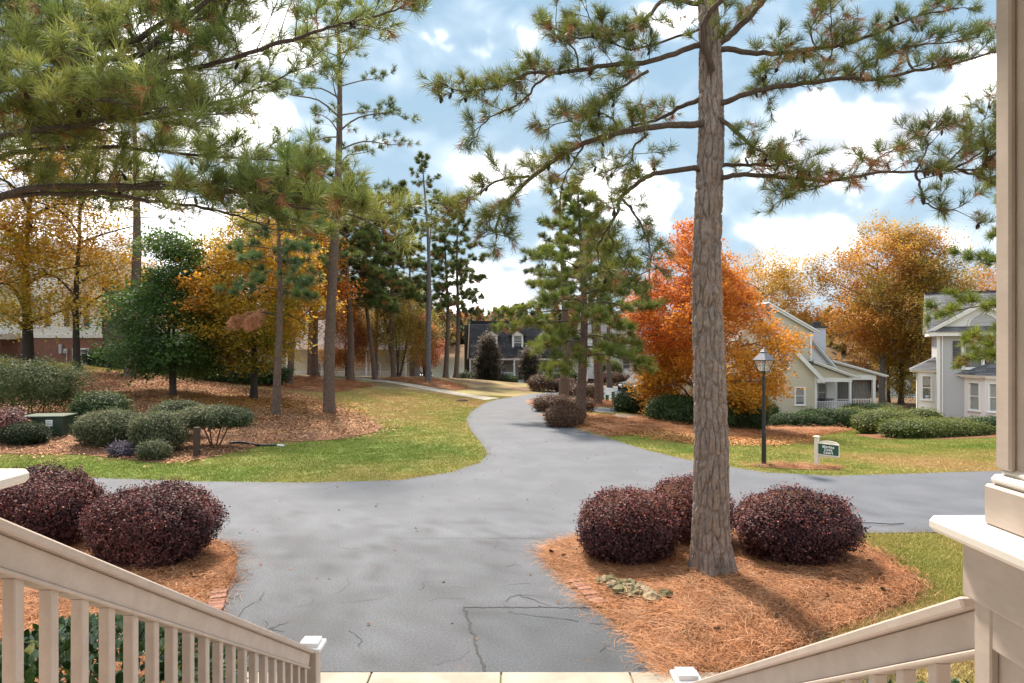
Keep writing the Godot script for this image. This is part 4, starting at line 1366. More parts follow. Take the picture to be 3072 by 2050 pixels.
func house_tan() -> void:
	# tan house with a steep gable, white chimney and two porches
	var t := thing("tan_house", "tan clapboard house with steep white-edged gables and porches behind the orange maple", "house", P(14.2, -2.75, 52.0))
	var F := Vector3(0, 0, 1)
	var s := Shape.new()
	lap_wall(s, Vector3.ZERO, Vector3.RIGHT, F, [Vector2(0, 0.55), Vector2(8.95, 0.55), Vector2(8.95, 3.5), Vector2(4.475, 8.2), Vector2(0, 3.5)], 0.13, [Rect2(6.15, 4.1, 0.8, 1.3), Rect2(7.35, 1.35, 0.75, 1.3), Rect2(1.4, 1.2, 0.8, 1.3)])
	lap_wall(s, Vector3(0, 0, 0), Vector3(0, 0, -1), Vector3.LEFT, [Vector2(0, 0.55), Vector2(9, 0.55), Vector2(9, 3.5), Vector2(0, 3.5)], 0.13, [])
	part("siding", s, M.tan, t)
	wall_box(t, "core", Vector3(0.2, -0.6, -9.0), Vector3(8.8, 3.4, -0.4), M.room)
	var up := Shape.new()
	up.prism([Vector3(0.3, 3.4, -0.4), Vector3(8.65, 3.4, -0.4), Vector3(4.475, 7.8, -0.4)], Vector3(0, 0, -8.5))
	part("attic", up, M.room, t)
	var base := Shape.new()
	base.box(Vector3(4.475, -0.1, -4.5), Vector3(8.9, 1.3, 8.95))
	part("foundation", base, grainy(0.34, 0.21, 0.13, 0.9, Vector3.ONE, 0.8), t)
	var cb := Shape.new()
	cb.box(Vector3(8.92, 2.05, -0.02), Vector3(0.16, 3.0, 0.16), Basis(), 0.01)
	part("corner_board", cb, M.white, t)
	window(t, Vector3(6.55, 4.75, 0.0), Vector3.RIGHT, F, 0.76, 1.26, M.white, {"blind": 0.45})
	window(t, Vector3(7.72, 2.0, 0.0), Vector3.RIGHT, F, 0.71, 1.26, M.white, {"blind": 0.9})
	window(t, Vector3(1.8, 1.85, 0.0), Vector3.RIGHT, F, 0.76, 1.26, M.white, {"blind": 0.9})
	for e in [-1.0, 1.0]:
		board(t, "rake", Vector3(4.475 + e * 5.0, 3.08, 0.36), Vector3(4.475, 8.3, 0.36), 0.06, 0.3, M.white, Vector3(e, 0.95, 0))
		board(t, "soffit", Vector3(4.475 + e * 4.85, 3.12, 0.18), Vector3(4.475, 8.16, 0.18), 0.34, 0.05, M.white, Vector3(e, 0.95, 0))
	var brown := [Color(0.1, 0.1, 0.105), Color(0.13, 0.125, 0.125), Color(0.08, 0.08, 0.085)]
	for e in [-1.0, 1.0]:
		roof_face(t, Vector3(4.475 + e * 5.05, 3.2, 0.42), Vector3(4.475 + e * 5.05, 3.2, -9.2), Vector3(4.475, 8.5, -9.2), Vector3(4.475, 8.5, 0.42), M.shingle, brown, 21, 0.16)
	var ret := Shape.new()
	ret.box(Vector3(9.2, 3.18, 0.1), Vector3(0.55, 0.3, 0.5), Basis(), 0.01)
	part("eave_return", ret, M.white, t)
	# raised wall behind the gable with its own slope
	var d2 := Shape.new()
	lap_wall(d2, Vector3(0, 0, -1.8), Vector3.RIGHT, F, [Vector2(6.2, 4.2), Vector2(9.35, 4.2), Vector2(9.35, 7.1), Vector2(6.2, 8.9)], 0.13, [])
	part("upper_siding", d2, M.tan, t)
	board(t, "rake", Vector3(6.0, 9.05, -1.55), Vector3(9.8, 6.88, -1.55), 0.06, 0.28, M.white)
	board(t, "soffit", Vector3(6.0, 8.95, -1.68), Vector3(9.7, 6.83, -1.68), 0.26, 0.05, M.white)
	roof_face(t, Vector3(9.9, 6.95, -1.4), Vector3(9.9, 6.95, -8.0), Vector3(5.9, 9.25, -8.0), Vector3(5.9, 9.25, -1.4), M.shingle, brown, 22, 0.16)
	wall_box(t, "upper_core", Vector3(6.3, 3.5, -8.0), Vector3(9.3, 6.9, -2.0), M.room)
	cb = Shape.new()
	cb.box(Vector3(9.33, 4.9, -1.8), Vector3(0.16, 4.0, 0.14), Basis(), 0.01)
	part("corner_board", cb, M.white, t)
	# lower wing in white boards with a long slope
	var d3 := Shape.new()
	lap_wall(d3, Vector3(0, 0, -3.6), Vector3.RIGHT, F, [Vector2(9.176, 0.4), Vector2(12.032, 0.4), Vector2(12.032, 3.9), Vector2(9.176, 7.25)], 0.13, [Rect2(10.65, 1.25, 0.75, 1.55)])
	part("wing_siding", d3, M.white, t)
	window(t, Vector3(11.025, 2.0, -3.6), Vector3.RIGHT, F, 0.71, 1.5, M.white, {"blind": 0.95})
	board(t, "rake", Vector3(9.176, 7.35, -3.35), Vector3(12.368, 3.6, -3.35), 0.06, 0.26, M.white, Vector3(1, 1, 0))
	roof_face(t, Vector3(12.41, 3.65, -3.2), Vector3(12.41, 3.65, -9.5), Vector3(9.176, 7.5, -9.5), Vector3(9.176, 7.5, -3.2), M.shingle, brown, 23, 0.16)
	wall_box(t, "wing_core", Vector3(9.26, -0.4, -9.0), Vector3(11.948, 3.6, -3.95), M.room)
	# chimney
	var ch := Shape.new()
	ch.box(Vector3(11.35, 4.3, -5.2), Vector3(1.05, 6.0, 0.95), Basis(), 0.01)
	part("chimney", ch, grainy(0.55, 0.57, 0.65, 0.9, Vector3.ONE * 3.0, 0.8), t)
	var cap := Shape.new()
	cap.box(Vector3(11.35, 7.36, -5.2), Vector3(1.4, 0.12, 1.25), Basis(), 0.02)
	cap.box(Vector3(11.25, 7.6, -5.2), Vector3(0.62, 0.4, 0.6), Basis(), 0.03)
	part("chimney_cap", cap, M.black, t)
	# front porch
	var porch := thing_part(t, "porch")
	wall_box(porch, "porch_floor", Vector3(9.05, 0.42, -3.55), Vector3(12.032, 0.6, -0.6), M.white)
	wall_box(porch, "porch_skirt", Vector3(9.092, -0.6, -3.5), Vector3(11.948, 0.415, -0.7), M.white)
	for x in [9.134, 11.906]:
		board(porch, "post", Vector3(x, 0.6, -0.75), Vector3(x, 3.05, -0.75), 0.16, 0.16, M.white, Vector3.RIGHT)
	railing(porch, Vector3(9.218, 0.6, -0.75), Vector3(11.822, 0.6, -0.75), 0.9, M.white)
	railing(porch, Vector3(9.26, 0.6, -3.4), Vector3(11.864, 0.6, -3.3), 0.9, M.dark_trim)
	board(porch, "beam", Vector3(9.05, 3.18, -0.75), Vector3(12.032, 3.18, -0.75), 0.2, 0.3, M.white)
	var pg := Shape.new()
	lap_wall(pg, Vector3(0, 0, -0.8), Vector3.RIGHT, F, [Vector2(9.05, 3.33), Vector2(11.948, 3.33), Vector2(9.05, 4.4)], 0.13, [])
	part("porch_gable", pg, M.tan, porch)
	board(porch, "porch_rake", Vector3(9.0, 4.6, -0.5), Vector3(12.536, 3.32, -0.5), 0.06, 0.2, M.white)
	roof_face(porch, Vector3(12.62, 3.4, -0.4), Vector3(12.62, 3.4, -3.6), Vector3(9.0, 4.72, -3.6), Vector3(9.0, 4.72, -0.4), M.shingle, brown, 24, 0.16)
	# screened porch
	var scr := thing_part(t, "screened_porch")
	wall_box(scr, "porch_floor", Vector3(12.116, 0.35, -8.0), Vector3(15.728, 0.55, -4.0), M.white)
	wall_box(scr, "porch_skirt", Vector3(12.2, -0.7, -7.9), Vector3(15.644, 0.345, -4.1), M.white)
	for x in [12.368, 15.518]:
		board(scr, "post", Vector3(x, 0.55, -4.15), Vector3(x, 3.0, -4.15), 0.24, 0.24, M.white, Vector3.RIGHT)
	railing(scr, Vector3(12.452, 0.55, -4.15), Vector3(15.434, 0.55, -4.15), 0.85, M.white)
	var net := Shape.new()
	rng.seed = 8
	for k in 22:
		var x := 12.5 + k * 0.135
		net.quad(Vector3(x, 0.6, -4.5 - rnd(0, 0.07)), Vector3(x + 0.068, 0.6, -4.5), Vector3(x + 0.068, 2.95, -4.5), Vector3(x, 2.95, -4.5 - rnd(0, 0.07)))
		net.quad(Vector3(x + 0.068, 0.6, -4.5), Vector3(x + 0.135, 0.6, -4.57), Vector3(x + 0.135, 2.95, -4.57), Vector3(x + 0.068, 2.95, -4.5))
	part("porch_curtain", net, M.screen, scr)
	wall_box(scr, "porch_back", Vector3(12.368, 0.55, -8.0), Vector3(15.644, 3.0, -7.8), M.room)
	board(scr, "beam", Vector3(12.116, 3.2, -4.15), Vector3(15.686, 3.2, -4.15), 0.24, 0.4, M.white)
	var sg := Shape.new()
	lap_wall(sg, Vector3(0, 0, -4.1), Vector3.RIGHT, F, [Vector2(12.116, 3.4), Vector2(15.644, 3.4), Vector2(12.116, 4.4)], 0.13, [])
	part("porch_gable", sg, M.tan, scr)
	board(scr, "porch_rake", Vector3(12.032, 4.55, -3.85), Vector3(16.484, 3.3, -3.85), 0.06, 0.2, M.white)
	roof_face(scr, Vector3(16.568, 3.38, -3.75), Vector3(16.568, 3.38, -8.4), Vector3(12.032, 4.65, -8.4), Vector3(12.032, 4.65, -3.75), M.shingle, brown, 25, 0.16)
	# front steps and railing seen at the foot of the maple
	var st := thing_part(t, "entrance_porch")
	wall_box(st, "porch_floor", Vector3(-3.6, 0.7, -3.0), Vector3(-0.05, 0.9, 1.0), M.white)
	wall_box(st, "porch_skirt", Vector3(-3.5, -0.3, -2.9), Vector3(-0.1, 0.695, 0.9), M.white)
	railing(st, Vector3(-1.9, 0.9, 0.95), Vector3(-0.1, 0.9, 0.95), 0.85, M.white)
	for k in 4:
		wall_box(st, "step", Vector3(-3.6 - 0.3 * (k + 1), -0.3, -0.8), Vector3(-3.6 - 0.3 * k, 0.7 - 0.18 * k, 0.9), M.white)


func house_back() -> void:
	# grey cottage with a dark mansard roof at the head of the road
	var t := thing("lake_cottage", "grey cottage with dark mansard roof, white dormers and porch at the end of the road", "house", P(-4.5, -1.45, 74.0))
	var F := Vector3(0, 0, 1)
	var s := Shape.new()
	lap_wall(s, Vector3.ZERO, Vector3.RIGHT, F, [Vector2(0, 0.3), Vector2(11, 0.3), Vector2(11, 3.1), Vector2(0, 3.1)], 0.14, [Rect2(2.45, 1.15, 0.9, 1.4), Rect2(5.2, 0.75, 1.0, 2.1), Rect2(6.75, 1.15, 0.9, 1.4), Rect2(9.0, 1.15, 0.9, 1.4)])
	part("siding", s, M.back_siding, t)
	wall_box(t, "core", Vector3(0.05, -1.5, -9.0), Vector3(11, 3.05, -0.4), M.room)
	for x in [2.9, 7.2, 9.45]:
		window(t, Vector3(x, 1.85, 0), Vector3.RIGHT, F, 0.86, 1.36, M.white, {"blind": 0.5, "shutters": M.blue_shutter})
	wall_box(t, "door", Vector3(5.25, 0.75, -0.1), Vector3(6.15, 2.8, -0.04), M.dark_trim)
	# mansard front, gambrel end wall
	var dark := [Color(0.03, 0.031, 0.036), Color(0.04, 0.041, 0.048), Color(0.024, 0.025, 0.03)]
	roof_face(t, Vector3(-0.1, 3.15, 2.3), Vector3(11.2, 3.15, 2.3), Vector3(11.2, 6.75, -0.4), Vector3(-0.1, 6.75, -0.4), M.shingle, dark, 31, 0.18, M.dark_trim)
	roof_face(t, Vector3(-0.1, 6.75, -0.4), Vector3(11.2, 6.75, -0.4), Vector3(11.2, 7.2, -4.5), Vector3(-0.1, 7.2, -4.5), M.shingle, dark, 32, 0.18, M.dark_trim)
	roof_face(t, Vector3(-0.1, 3.15, -9.5), Vector3(11.2, 3.15, -9.5), Vector3(11.2, 7.2, -4.5), Vector3(-0.1, 7.2, -4.5), M.shingle, dark, 33, 0.18, M.dark_trim)
	var end := Shape.new()
	end.prism([Vector3(0, -0.8, -9.2), Vector3(0, -0.8, 0.0), Vector3(0, 3.1, 0.0), Vector3(0, 3.1, 2.1), Vector3(0, 6.65, -0.5), Vector3(0, 7.1, -4.5), Vector3(0, 3.1, -9.2)], Vector3(0.1, 0, 0))
	part("end_wall", end, M.dark_trim, t)
	board(t, "rake", Vector3(-0.14, 3.0, 2.35), Vector3(-0.14, 6.7, -0.4), 0.12, 0.2, plain(0.25, 0.16, 0.1), Vector3(0, 0.6, 0.8))
	var ch := Shape.new()
	ch.box(Vector3(-0.4, 3.0, -1.8), Vector3(0.7, 7.4, 1.2), Basis(), 0.02)
	part("chimney", ch, plain(0.06, 0.05, 0.045), t)
	for x in [2.35, 5.1, 7.9]:
		var dm := thing_part(t, "dormer")
		wall_box(dm, "dormer_side", Vector3(x - 0.6, 3.9, -0.6), Vector3(x - 0.52, 5.6, 1.45), M.white)
		wall_box(dm, "dormer_side", Vector3(x + 0.52, 3.9, -0.6), Vector3(x + 0.6, 5.6, 1.45), M.white)
		wall_box(dm, "dormer_back", Vector3(x - 0.5, 3.9, 1.0), Vector3(x + 0.5, 5.6, 1.05), M.room)
		window(dm, Vector3(x, 4.72, 1.45), Vector3.RIGHT, F, 0.9, 1.45, M.white, {"blind": 0.4, "frame": 0.13})
		roof_face(dm, Vector3(x - 0.85, 5.5, 1.7), Vector3(x - 0.85, 5.5, -0.8), Vector3(x, 6.15, -0.8), Vector3(x, 6.15, 1.7), M.shingle, dark, 34, 0.18, M.dark_trim)
		roof_face(dm, Vector3(x + 0.85, 5.5, -0.8), Vector3(x + 0.85, 5.5, 1.7), Vector3(x, 6.15, 1.7), Vector3(x, 6.15, -0.8), M.shingle, dark, 35, 0.18, M.dark_trim)
		var g := Shape.new()
		g.prism([Vector3(x - 0.7, 5.5, 1.55), Vector3(x + 0.7, 5.5, 1.55), Vector3(x, 6.0, 1.55)], Vector3(0, 0, -0.1))
		part("dormer_gable", g, M.white, dm)
	# porch
	wall_box(t, "porch_floor", Vector3(0.0, 0.5, 0.02), Vector3(11, 0.68, 2.2), M.white)
	wall_box(t, "porch_skirt", Vector3(0.05, -0.9, 0.1), Vector3(10.9, 0.495, 2.05), plain(0.3, 0.29, 0.27))
	for x in [0.1, 2.1, 4.75, 6.6, 8.6, 10.9]:
		board(t, "post", Vector3(x, 0.68, 2.05), Vector3(x, 2.95, 2.05), 0.17, 0.17, M.white, Vector3.RIGHT)
	board(t, "beam", Vector3(0, 3.02, 2.05), Vector3(11.1, 3.02, 2.05), 0.2, 0.25, M.white)
	railing(t, Vector3(0.2, 0.68, 2.05), Vector3(4.7, 0.68, 2.05), 0.9, M.white)
	railing(t, Vector3(6.7, 0.68, 2.05), Vector3(10.8, 0.68, 2.05), 0.9, M.white)
	for k in 5:
		wall_box(t, "step", Vector3(4.85, -0.9, 2.2 + k * 0.3), Vector3(6.5, 0.5 - k * 0.2, 2.5 + k * 0.3), M.white)
	for x in [4.8, 6.55]:
		board(t, "stair_rail", Vector3(x, 1.5, 2.1), Vector3(x, 0.5, 3.7), 0.07, 0.09, M.white)
		board(t, "newel_post", Vector3(x, -0.6, 3.7), Vector3(x, 0.7, 3.7), 0.14, 0.14, M.white, Vector3.RIGHT)


func house_white() -> void:
	# white house glimpsed between the pine trunks behind the maple
	var t := thing("white_house", "bright white two-storey house with railed porch glimpsed behind the pine trunks", "house", P(8.6, -1.15, 78.0))
	var F := Vector3(0, 0, 1)
	var s := Shape.new()
	lap_wall(s, Vector3.ZERO, Vector3.RIGHT, F, [Vector2(0, 0.3), Vector2(10, 0.3), Vector2(10, 5.6), Vector2(0, 5.6)], 0.14, [Rect2(0.8, 1.3, 0.9, 1.5), Rect2(4.0, 1.2, 0.9, 1.5), Rect2(6.5, 1.2, 0.9, 1.5), Rect2(2.4, 3.8, 0.9, 1.4), Rect2(5.4, 3.8, 0.9, 1.4)])
	part("siding", s, M.white, t)
	wall_box(t, "core", Vector3(0.05, -1.0, -8.0), Vector3(10, 5.5, -0.4), M.room)
	for c in [[1.25, 2.05], [4.45, 1.95], [6.95, 1.95], [2.85, 4.5], [5.85, 4.5]]:
		window(t, Vector3(c[0], c[1], 0), Vector3.RIGHT, F, 0.86, 1.4, M.white, {"blind": 0.3, "shutters": M.shutter} if c[1] > 3.0 else {"blind": 0.3})
	var grey := [Color(0.1, 0.1, 0.11), Color(0.13, 0.13, 0.14)]
	roof_face(t, Vector3(-0.4, 5.5, 0.5), Vector3(10.4, 5.5, 0.5), Vector3(10.4, 8.2, -4.0), Vector3(-0.4, 8.2, -4.0), M.shingle, grey, 41, 0.2)
	roof_face(t, Vector3(-0.4, 5.5, -8.5), Vector3(10.4, 5.5, -8.5), Vector3(10.4, 8.2, -4.0), Vector3(-0.4, 8.2, -4.0), M.shingle, grey, 42, 0.2)
	var g := Shape.new()
	g.prism([Vector3(0, 0, 0), Vector3(0, 5.5, 0), Vector3(0, 8.0, -4.0), Vector3(0, 5.5, -8.0), Vector3(0, 0, -8)], Vector3(0.06, 0, 0))
	part("end_wall", g, M.white, t)
	wall_box(t, "porch_floor", Vector3(3.0, 0.4, 0.02), Vector3(10, 0.6, 2.4), M.white)
	wall_box(t, "porch_skirt", Vector3(3.05, -0.8, 0.1), Vector3(9.9, 0.395, 2.3), M.white)
	railing(t, Vector3(3.1, 0.6, 2.3), Vector3(9.9, 0.6, 2.3), 0.9, M.white)
	for x in [3.1, 5.4, 7.7, 9.9]:
		board(t, "post", Vector3(x, 0.6, 2.3), Vector3(x, 3.0, 2.3), 0.16, 0.16, M.white, Vector3.RIGHT)
	roof_face(t, Vector3(2.8, 3.05, 2.7), Vector3(10.2, 3.05, 2.7), Vector3(10.2, 3.5, 0.02), Vector3(2.8, 3.5, 0.02), M.shingle, grey, 43, 0.2)


func house_brick() -> void:
	# white clapboard house on a red brick base, behind the trees on the left
	var t := thing("brick_base_house", "white clapboard house on a red brick base behind the yellow oak", "house", P(-43.2, 1.45, 46.5))
	var F := Vector3(0, 0, 1)
	var br := Shape.new()
	for q in [[0, 13.35, -1.2, 2.2], [13.35, 14.35, -1.2, 0.3], [13.35, 14.35, 1.45, 2.2], [14.35, 15.3, -1.2, 2.2]]:
		flat(br, Vector3(0, 0, 0.0), Vector3.RIGHT, F, q[0], q[1], q[2], q[3])
	part("brick_wall", br, M.brick, t)
	var s := Shape.new()
	lap_wall(s, Vector3(0, 0, 0.02), Vector3.RIGHT, F, [Vector2(0, 2.45), Vector2(15.3, 2.45), Vector2(15.3, 6.3), Vector2(11.6, 8.9), Vector2(8.0, 6.3), Vector2(0, 6.3)], 0.15, [Rect2(10.45, 3.0, 0.9, 1.55), Rect2(13.2, 3.0, 0.8, 1.55), Rect2(6.6, 3.0, 0.9, 1.55)])
	part("siding", s, M.white, t)
	wall_box(t, "core", Vector3(0.05, -1.2, -9.0), Vector3(15.2, 6.2, -0.45), M.room)
	board(t, "belt_board", Vector3(0, 2.32, 0.06), Vector3(15.35, 2.32, 0.06), 0.14, 0.26, M.white)
	window(t, Vector3(10.9, 3.78, 0.02), Vector3.RIGHT, F, 0.86, 1.5, M.white, {"blind": 0.9, "shutters": M.shutter})
	window(t, Vector3(13.6, 3.78, 0.02), Vector3.RIGHT, F, 0.76, 1.5, M.white, {"blind": 0.9, "shutters": M.shutter})
	window(t, Vector3(7.05, 3.78, 0.02), Vector3.RIGHT, F, 0.86, 1.5, M.white, {"blind": 0.9})
	window(t, Vector3(13.85, 0.87, 0.0), Vector3.RIGHT, F, 0.96, 1.1, M.white, {"bars": true})
	var grey := [Color(0.17, 0.15, 0.15), Color(0.2, 0.18, 0.18)]
	roof_face(t, Vector3(-0.4, 6.3, 0.5), Vector3(8.2, 6.3, 0.5), Vector3(8.2, 9.2, -4.5), Vector3(-0.4, 9.2, -4.5), M.shingle, grey, 51, 0.2)
	roof_face(t, Vector3(7.7, 6.2, 0.4), Vector3(7.7, 6.2, -9), Vector3(11.6, 9.0, -9), Vector3(11.6, 9.0, 0.4), M.shingle, grey, 52, 0.2)
	roof_face(t, Vector3(15.6, 6.2, -9), Vector3(15.6, 6.2, 0.4), Vector3(11.6, 9.0, 0.4), Vector3(11.6, 9.0, -9), M.shingle, grey, 53, 0.2)
	board(t, "rake", Vector3(15.7, 6.15, 0.42), Vector3(11.6, 9.0, 0.42), 0.06, 0.26, M.white)
	board(t, "rake", Vector3(7.6, 6.15, 0.42), Vector3(11.6, 9.0, 0.42), 0.06, 0.26, M.white)
	# balcony with lattice below
	wall_box(t, "balcony_floor", Vector3(4.0, 2.1, 0.1), Vector3(9.7, 2.45, 2.6), M.white)
	railing(t, Vector3(4.1, 2.45, 2.5), Vector3(9.5, 2.45, 2.5), 0.95, M.white, 0.16)
	for x in [4.2, 9.55]:
		board(t, "post", Vector3(x, 2.45, 2.5), Vector3(x, 5.4, 2.5), 0.2, 0.2, M.white, Vector3.RIGHT)
	roof_face(t, Vector3(3.8, 5.4, 2.9), Vector3(9.9, 5.4, 2.9), Vector3(9.9, 6.2, 0.1), Vector3(3.8, 6.2, 0.1), M.shingle, grey, 54, 0.2)
	var lat := Shape.new()
	for k in range(-12, 16):
		var x := 8.3 + k * 0.09
		for e in [-1.0, 1.0]:
			var y0 := 0.7
			var y1 := 2.05
			var xa := clampf(x, 8.3, 9.5)
			var xb := clampf(x + e * 1.3, 8.3, 9.5)
			if absf(xb - xa) < 0.05:
				continue
			var ya := y0 + absf(xa - x) / 1.3 * (y1 - y0)
			var yb := y0 + absf(xb - x) / 1.3 * (y1 - y0)
			lat.bar(Vector3(xa, ya, 2.42 + e * 0.006), Vector3(xb, yb, 2.42 + e * 0.006), 0.012, 0.03, Vector3(0, 0, 1).cross(Vector3(xb - xa, yb - ya, 0)).normalized())
	lat.bar(Vector3(8.28, 0.6, 2.42), Vector3(8.28, 2.1, 2.42), 0.06, 0.05, Vector3.RIGHT)
	lat.bar(Vector3(9.52, 0.6, 2.42), Vector3(9.52, 2.1, 2.42), 0.06, 0.05, Vector3.RIGHT)
	part("lattice", lat, M.white, t, "stuff")
	for x in [8.0, 9.75]:
		wall_box(t, "brick_pier", Vector3(x - 0.2, -1.2, 2.1), Vector3(x + 0.2, 2.09, 2.5), M.brick)
	# electric meter boxes
	var mb := Shape.new()
	mb.box(Vector3(12.55, 1.45, 0.12), Vector3(0.2, 0.62, 0.16), Basis(), 0.01)
	part("service_panel", mb, plain(0.45, 0.46, 0.5), t)
	mb = Shape.new()
	mb.box(Vector3(12.88, 1.3, 0.1), Vector3(0.26, 0.32, 0.14), Basis(), 0.01)
	mb.box(Vector3(12.93, 0.75, 0.06), Vector3(0.05, 0.85, 0.06))
	mb.lathe([[0.0, 0.0], [0.1, 0.0], [0.1, 0.06], [0.0, 0.06]], Vector3(12.88, 1.28, 0.19), 12)
	part("electric_meter", mb, plain(0.5, 0.5, 0.52), t)
	# set-back wing to the right
	var w := Shape.new()
	lap_wall(w, Vector3(15.3, 0, -5.0), Vector3.RIGHT, F, [Vector2(0, 0.2), Vector2(5, 0.2), Vector2(5, 5.2), Vector2(2.5, 6.9), Vector2(0, 5.2)], 0.15, [])
	part("wing_siding", w, M.white, t)
	wall_box(t, "wing_core", Vector3(15.3, -1.0, -10.0), Vector3(20.2, 5.1, -5.1), M.room)
	board(t, "rake", Vector3(15.0, 5.0, -4.75), Vector3(17.8, 6.95, -4.75), 0.06, 0.26, M.white)
	board(t, "rake", Vector3(20.7, 5.0, -4.75), Vector3(17.8, 6.95, -4.75), 0.06, 0.26, M.white)
	roof_face(t, Vector3(14.9, 5.05, -10), Vector3(14.9, 5.05, -4.7), Vector3(17.8, 7.05, -4.7), Vector3(17.8, 7.05, -10), M.shingle, grey, 55, 0.2)
	roof_face(t, Vector3(20.8, 5.05, -4.7), Vector3(20.8, 5.05, -10), Vector3(17.8, 7.05, -10), Vector3(17.8, 7.05, -4.7), M.shingle, grey, 56, 0.2)


func house_far() -> void:
	# pale house behind the orange tree, only slivers show
	var t := thing("pale_house", "pale house with white railings, only slivers showing under the orange tree", "house", P(-22.5, -1.7, 70.0))
	var F := Vector3(0, 0, 1)
	var s := Shape.new()
	lap_wall(s, Vector3.ZERO, Vector3.RIGHT, F, [Vector2(0, 0), Vector2(12, 0), Vector2(12, 4.4), Vector2(0, 4.4)], 0.15, [Rect2(2, 1.4, 1.0, 1.5), Rect2(8, 1.4, 1.0, 1.5)])
	part("siding", s, M.tan, t)
	wall_box(t, "core", Vector3(0, -1.0, -8.0), Vector3(12, 4.3, -0.4), M.room)
	for x in [2.5, 8.5]:
		window(t, Vector3(x, 2.15, 0), Vector3.RIGHT, F, 0.96, 1.44, M.white, {"blind": 0.4})
	var grey := [Color(0.2, 0.17, 0.165), Color(0.24, 0.2, 0.19)]
	roof_face(t, Vector3(-0.4, 4.35, 2.4), Vector3(12.4, 4.35, 2.4), Vector3(12.4, 7.4, -4.0), Vector3(-0.4, 7.4, -4.0), M.shingle, grey, 61, 0.2)
	roof_face(t, Vector3(-0.4, 4.35, -8.4), Vector3(12.4, 4.35, -8.4), Vector3(12.4, 7.4, -4.0), Vector3(-0.4, 7.4, -4.0), M.shingle, grey, 62, 0.2)
	wall_box(t, "porch_floor", Vector3(0, 1.0, 0.02), Vector3(12, 1.2, 2.1), M.white)
	wall_box(t, "porch_skirt", Vector3(0.1, -1.4, 0.1), Vector3(11.9, 0.995, 2.0), M.white)
	railing(t, Vector3(0.1, 1.2, 2.0), Vector3(11.9, 1.2, 2.0), 0.9, M.white, 0.16)
	for x in [0.1, 4.0, 8.0, 11.9]:
		board(t, "post", Vector3(x, 1.2, 2.0), Vector3(x, 4.4, 2.0), 0.18, 0.18, M.white, Vector3.RIGHT)


# ---- porch and stairs the picture is taken from ----
func porch() -> void:
	# ground slabs at the foot of the stairs
	var land := Node3D.new()
	land.name = "landing"
	add_child(land)
	land.set_meta("kind", "structure")
	var xs := [-2.75, -1.43, -0.11, 1.2, 2.2]
	for k in 4:
		for row in [[4.3, 5.62], [5.63, 6.97]]:
			var s := Shape.new()
			s.box(P((xs[k] + xs[k + 1]) * 0.5, -0.04, (row[0] + row[1]) * 0.5), Vector3(xs[k + 1] - xs[k] - 0.016, 0.14, row[1] - row[0] - 0.004), Basis(), 0.008)
			part("paving_slab", s, M.concrete, land)
	var house := thing("porch_house", "beige porch with stairs that the view is taken from", "porch")
	wall_box(house, "porch_floor", Vector3(-6, 1.62, -2.0), Vector3(6, 1.8, 3.2), M.rail)
	wall_box(house, "porch_wall", Vector3(-6, -0.2, -1.85), Vector3(6, 1.615, -1.7), M.brick)
	for k in 9:
		wall_box(house, "step", Vector3(-1.62, -0.05, -2.0 - 0.31 * (k + 1)), Vector3(1.26, 1.62 - 0.18 * k, -2.0 - 0.31 * k), M.rail)
	wall_box(house, "house_wall", Vector3(-6, 1.8, 3.0), Vector3(6, 5.195, 3.2), M.white)
	wall_box(house, "porch_ceiling", Vector3(-6.4, 5.2, -2.5), Vector3(6.4, 5.36, 3.4), M.white)
	wall_box(house, "porch_beam", Vector3(-6.2, 4.75, -1.95), Vector3(6.2, 5.195, -1.55), M.rail)
	stair_rail(-1.53, 5.2, 1.5, 1.05, 0.572, "stair railing on the side with green shrubs, running down to the white-capped newel")
	stair_rail(1.2, 4.7, 1.76, 1.03, 0.583, "stair railing that meets the panelled pedestal under the column")
	pedestal(1.0, Vector2(1.08, 1.78), 2.95, "tall panelled porch column standing on a pedestal with white cap")
	pedestal(-1.0, Vector2(-1.405, 2.0), 3.03, "porch column pedestal of which only the pale cap corner shows")


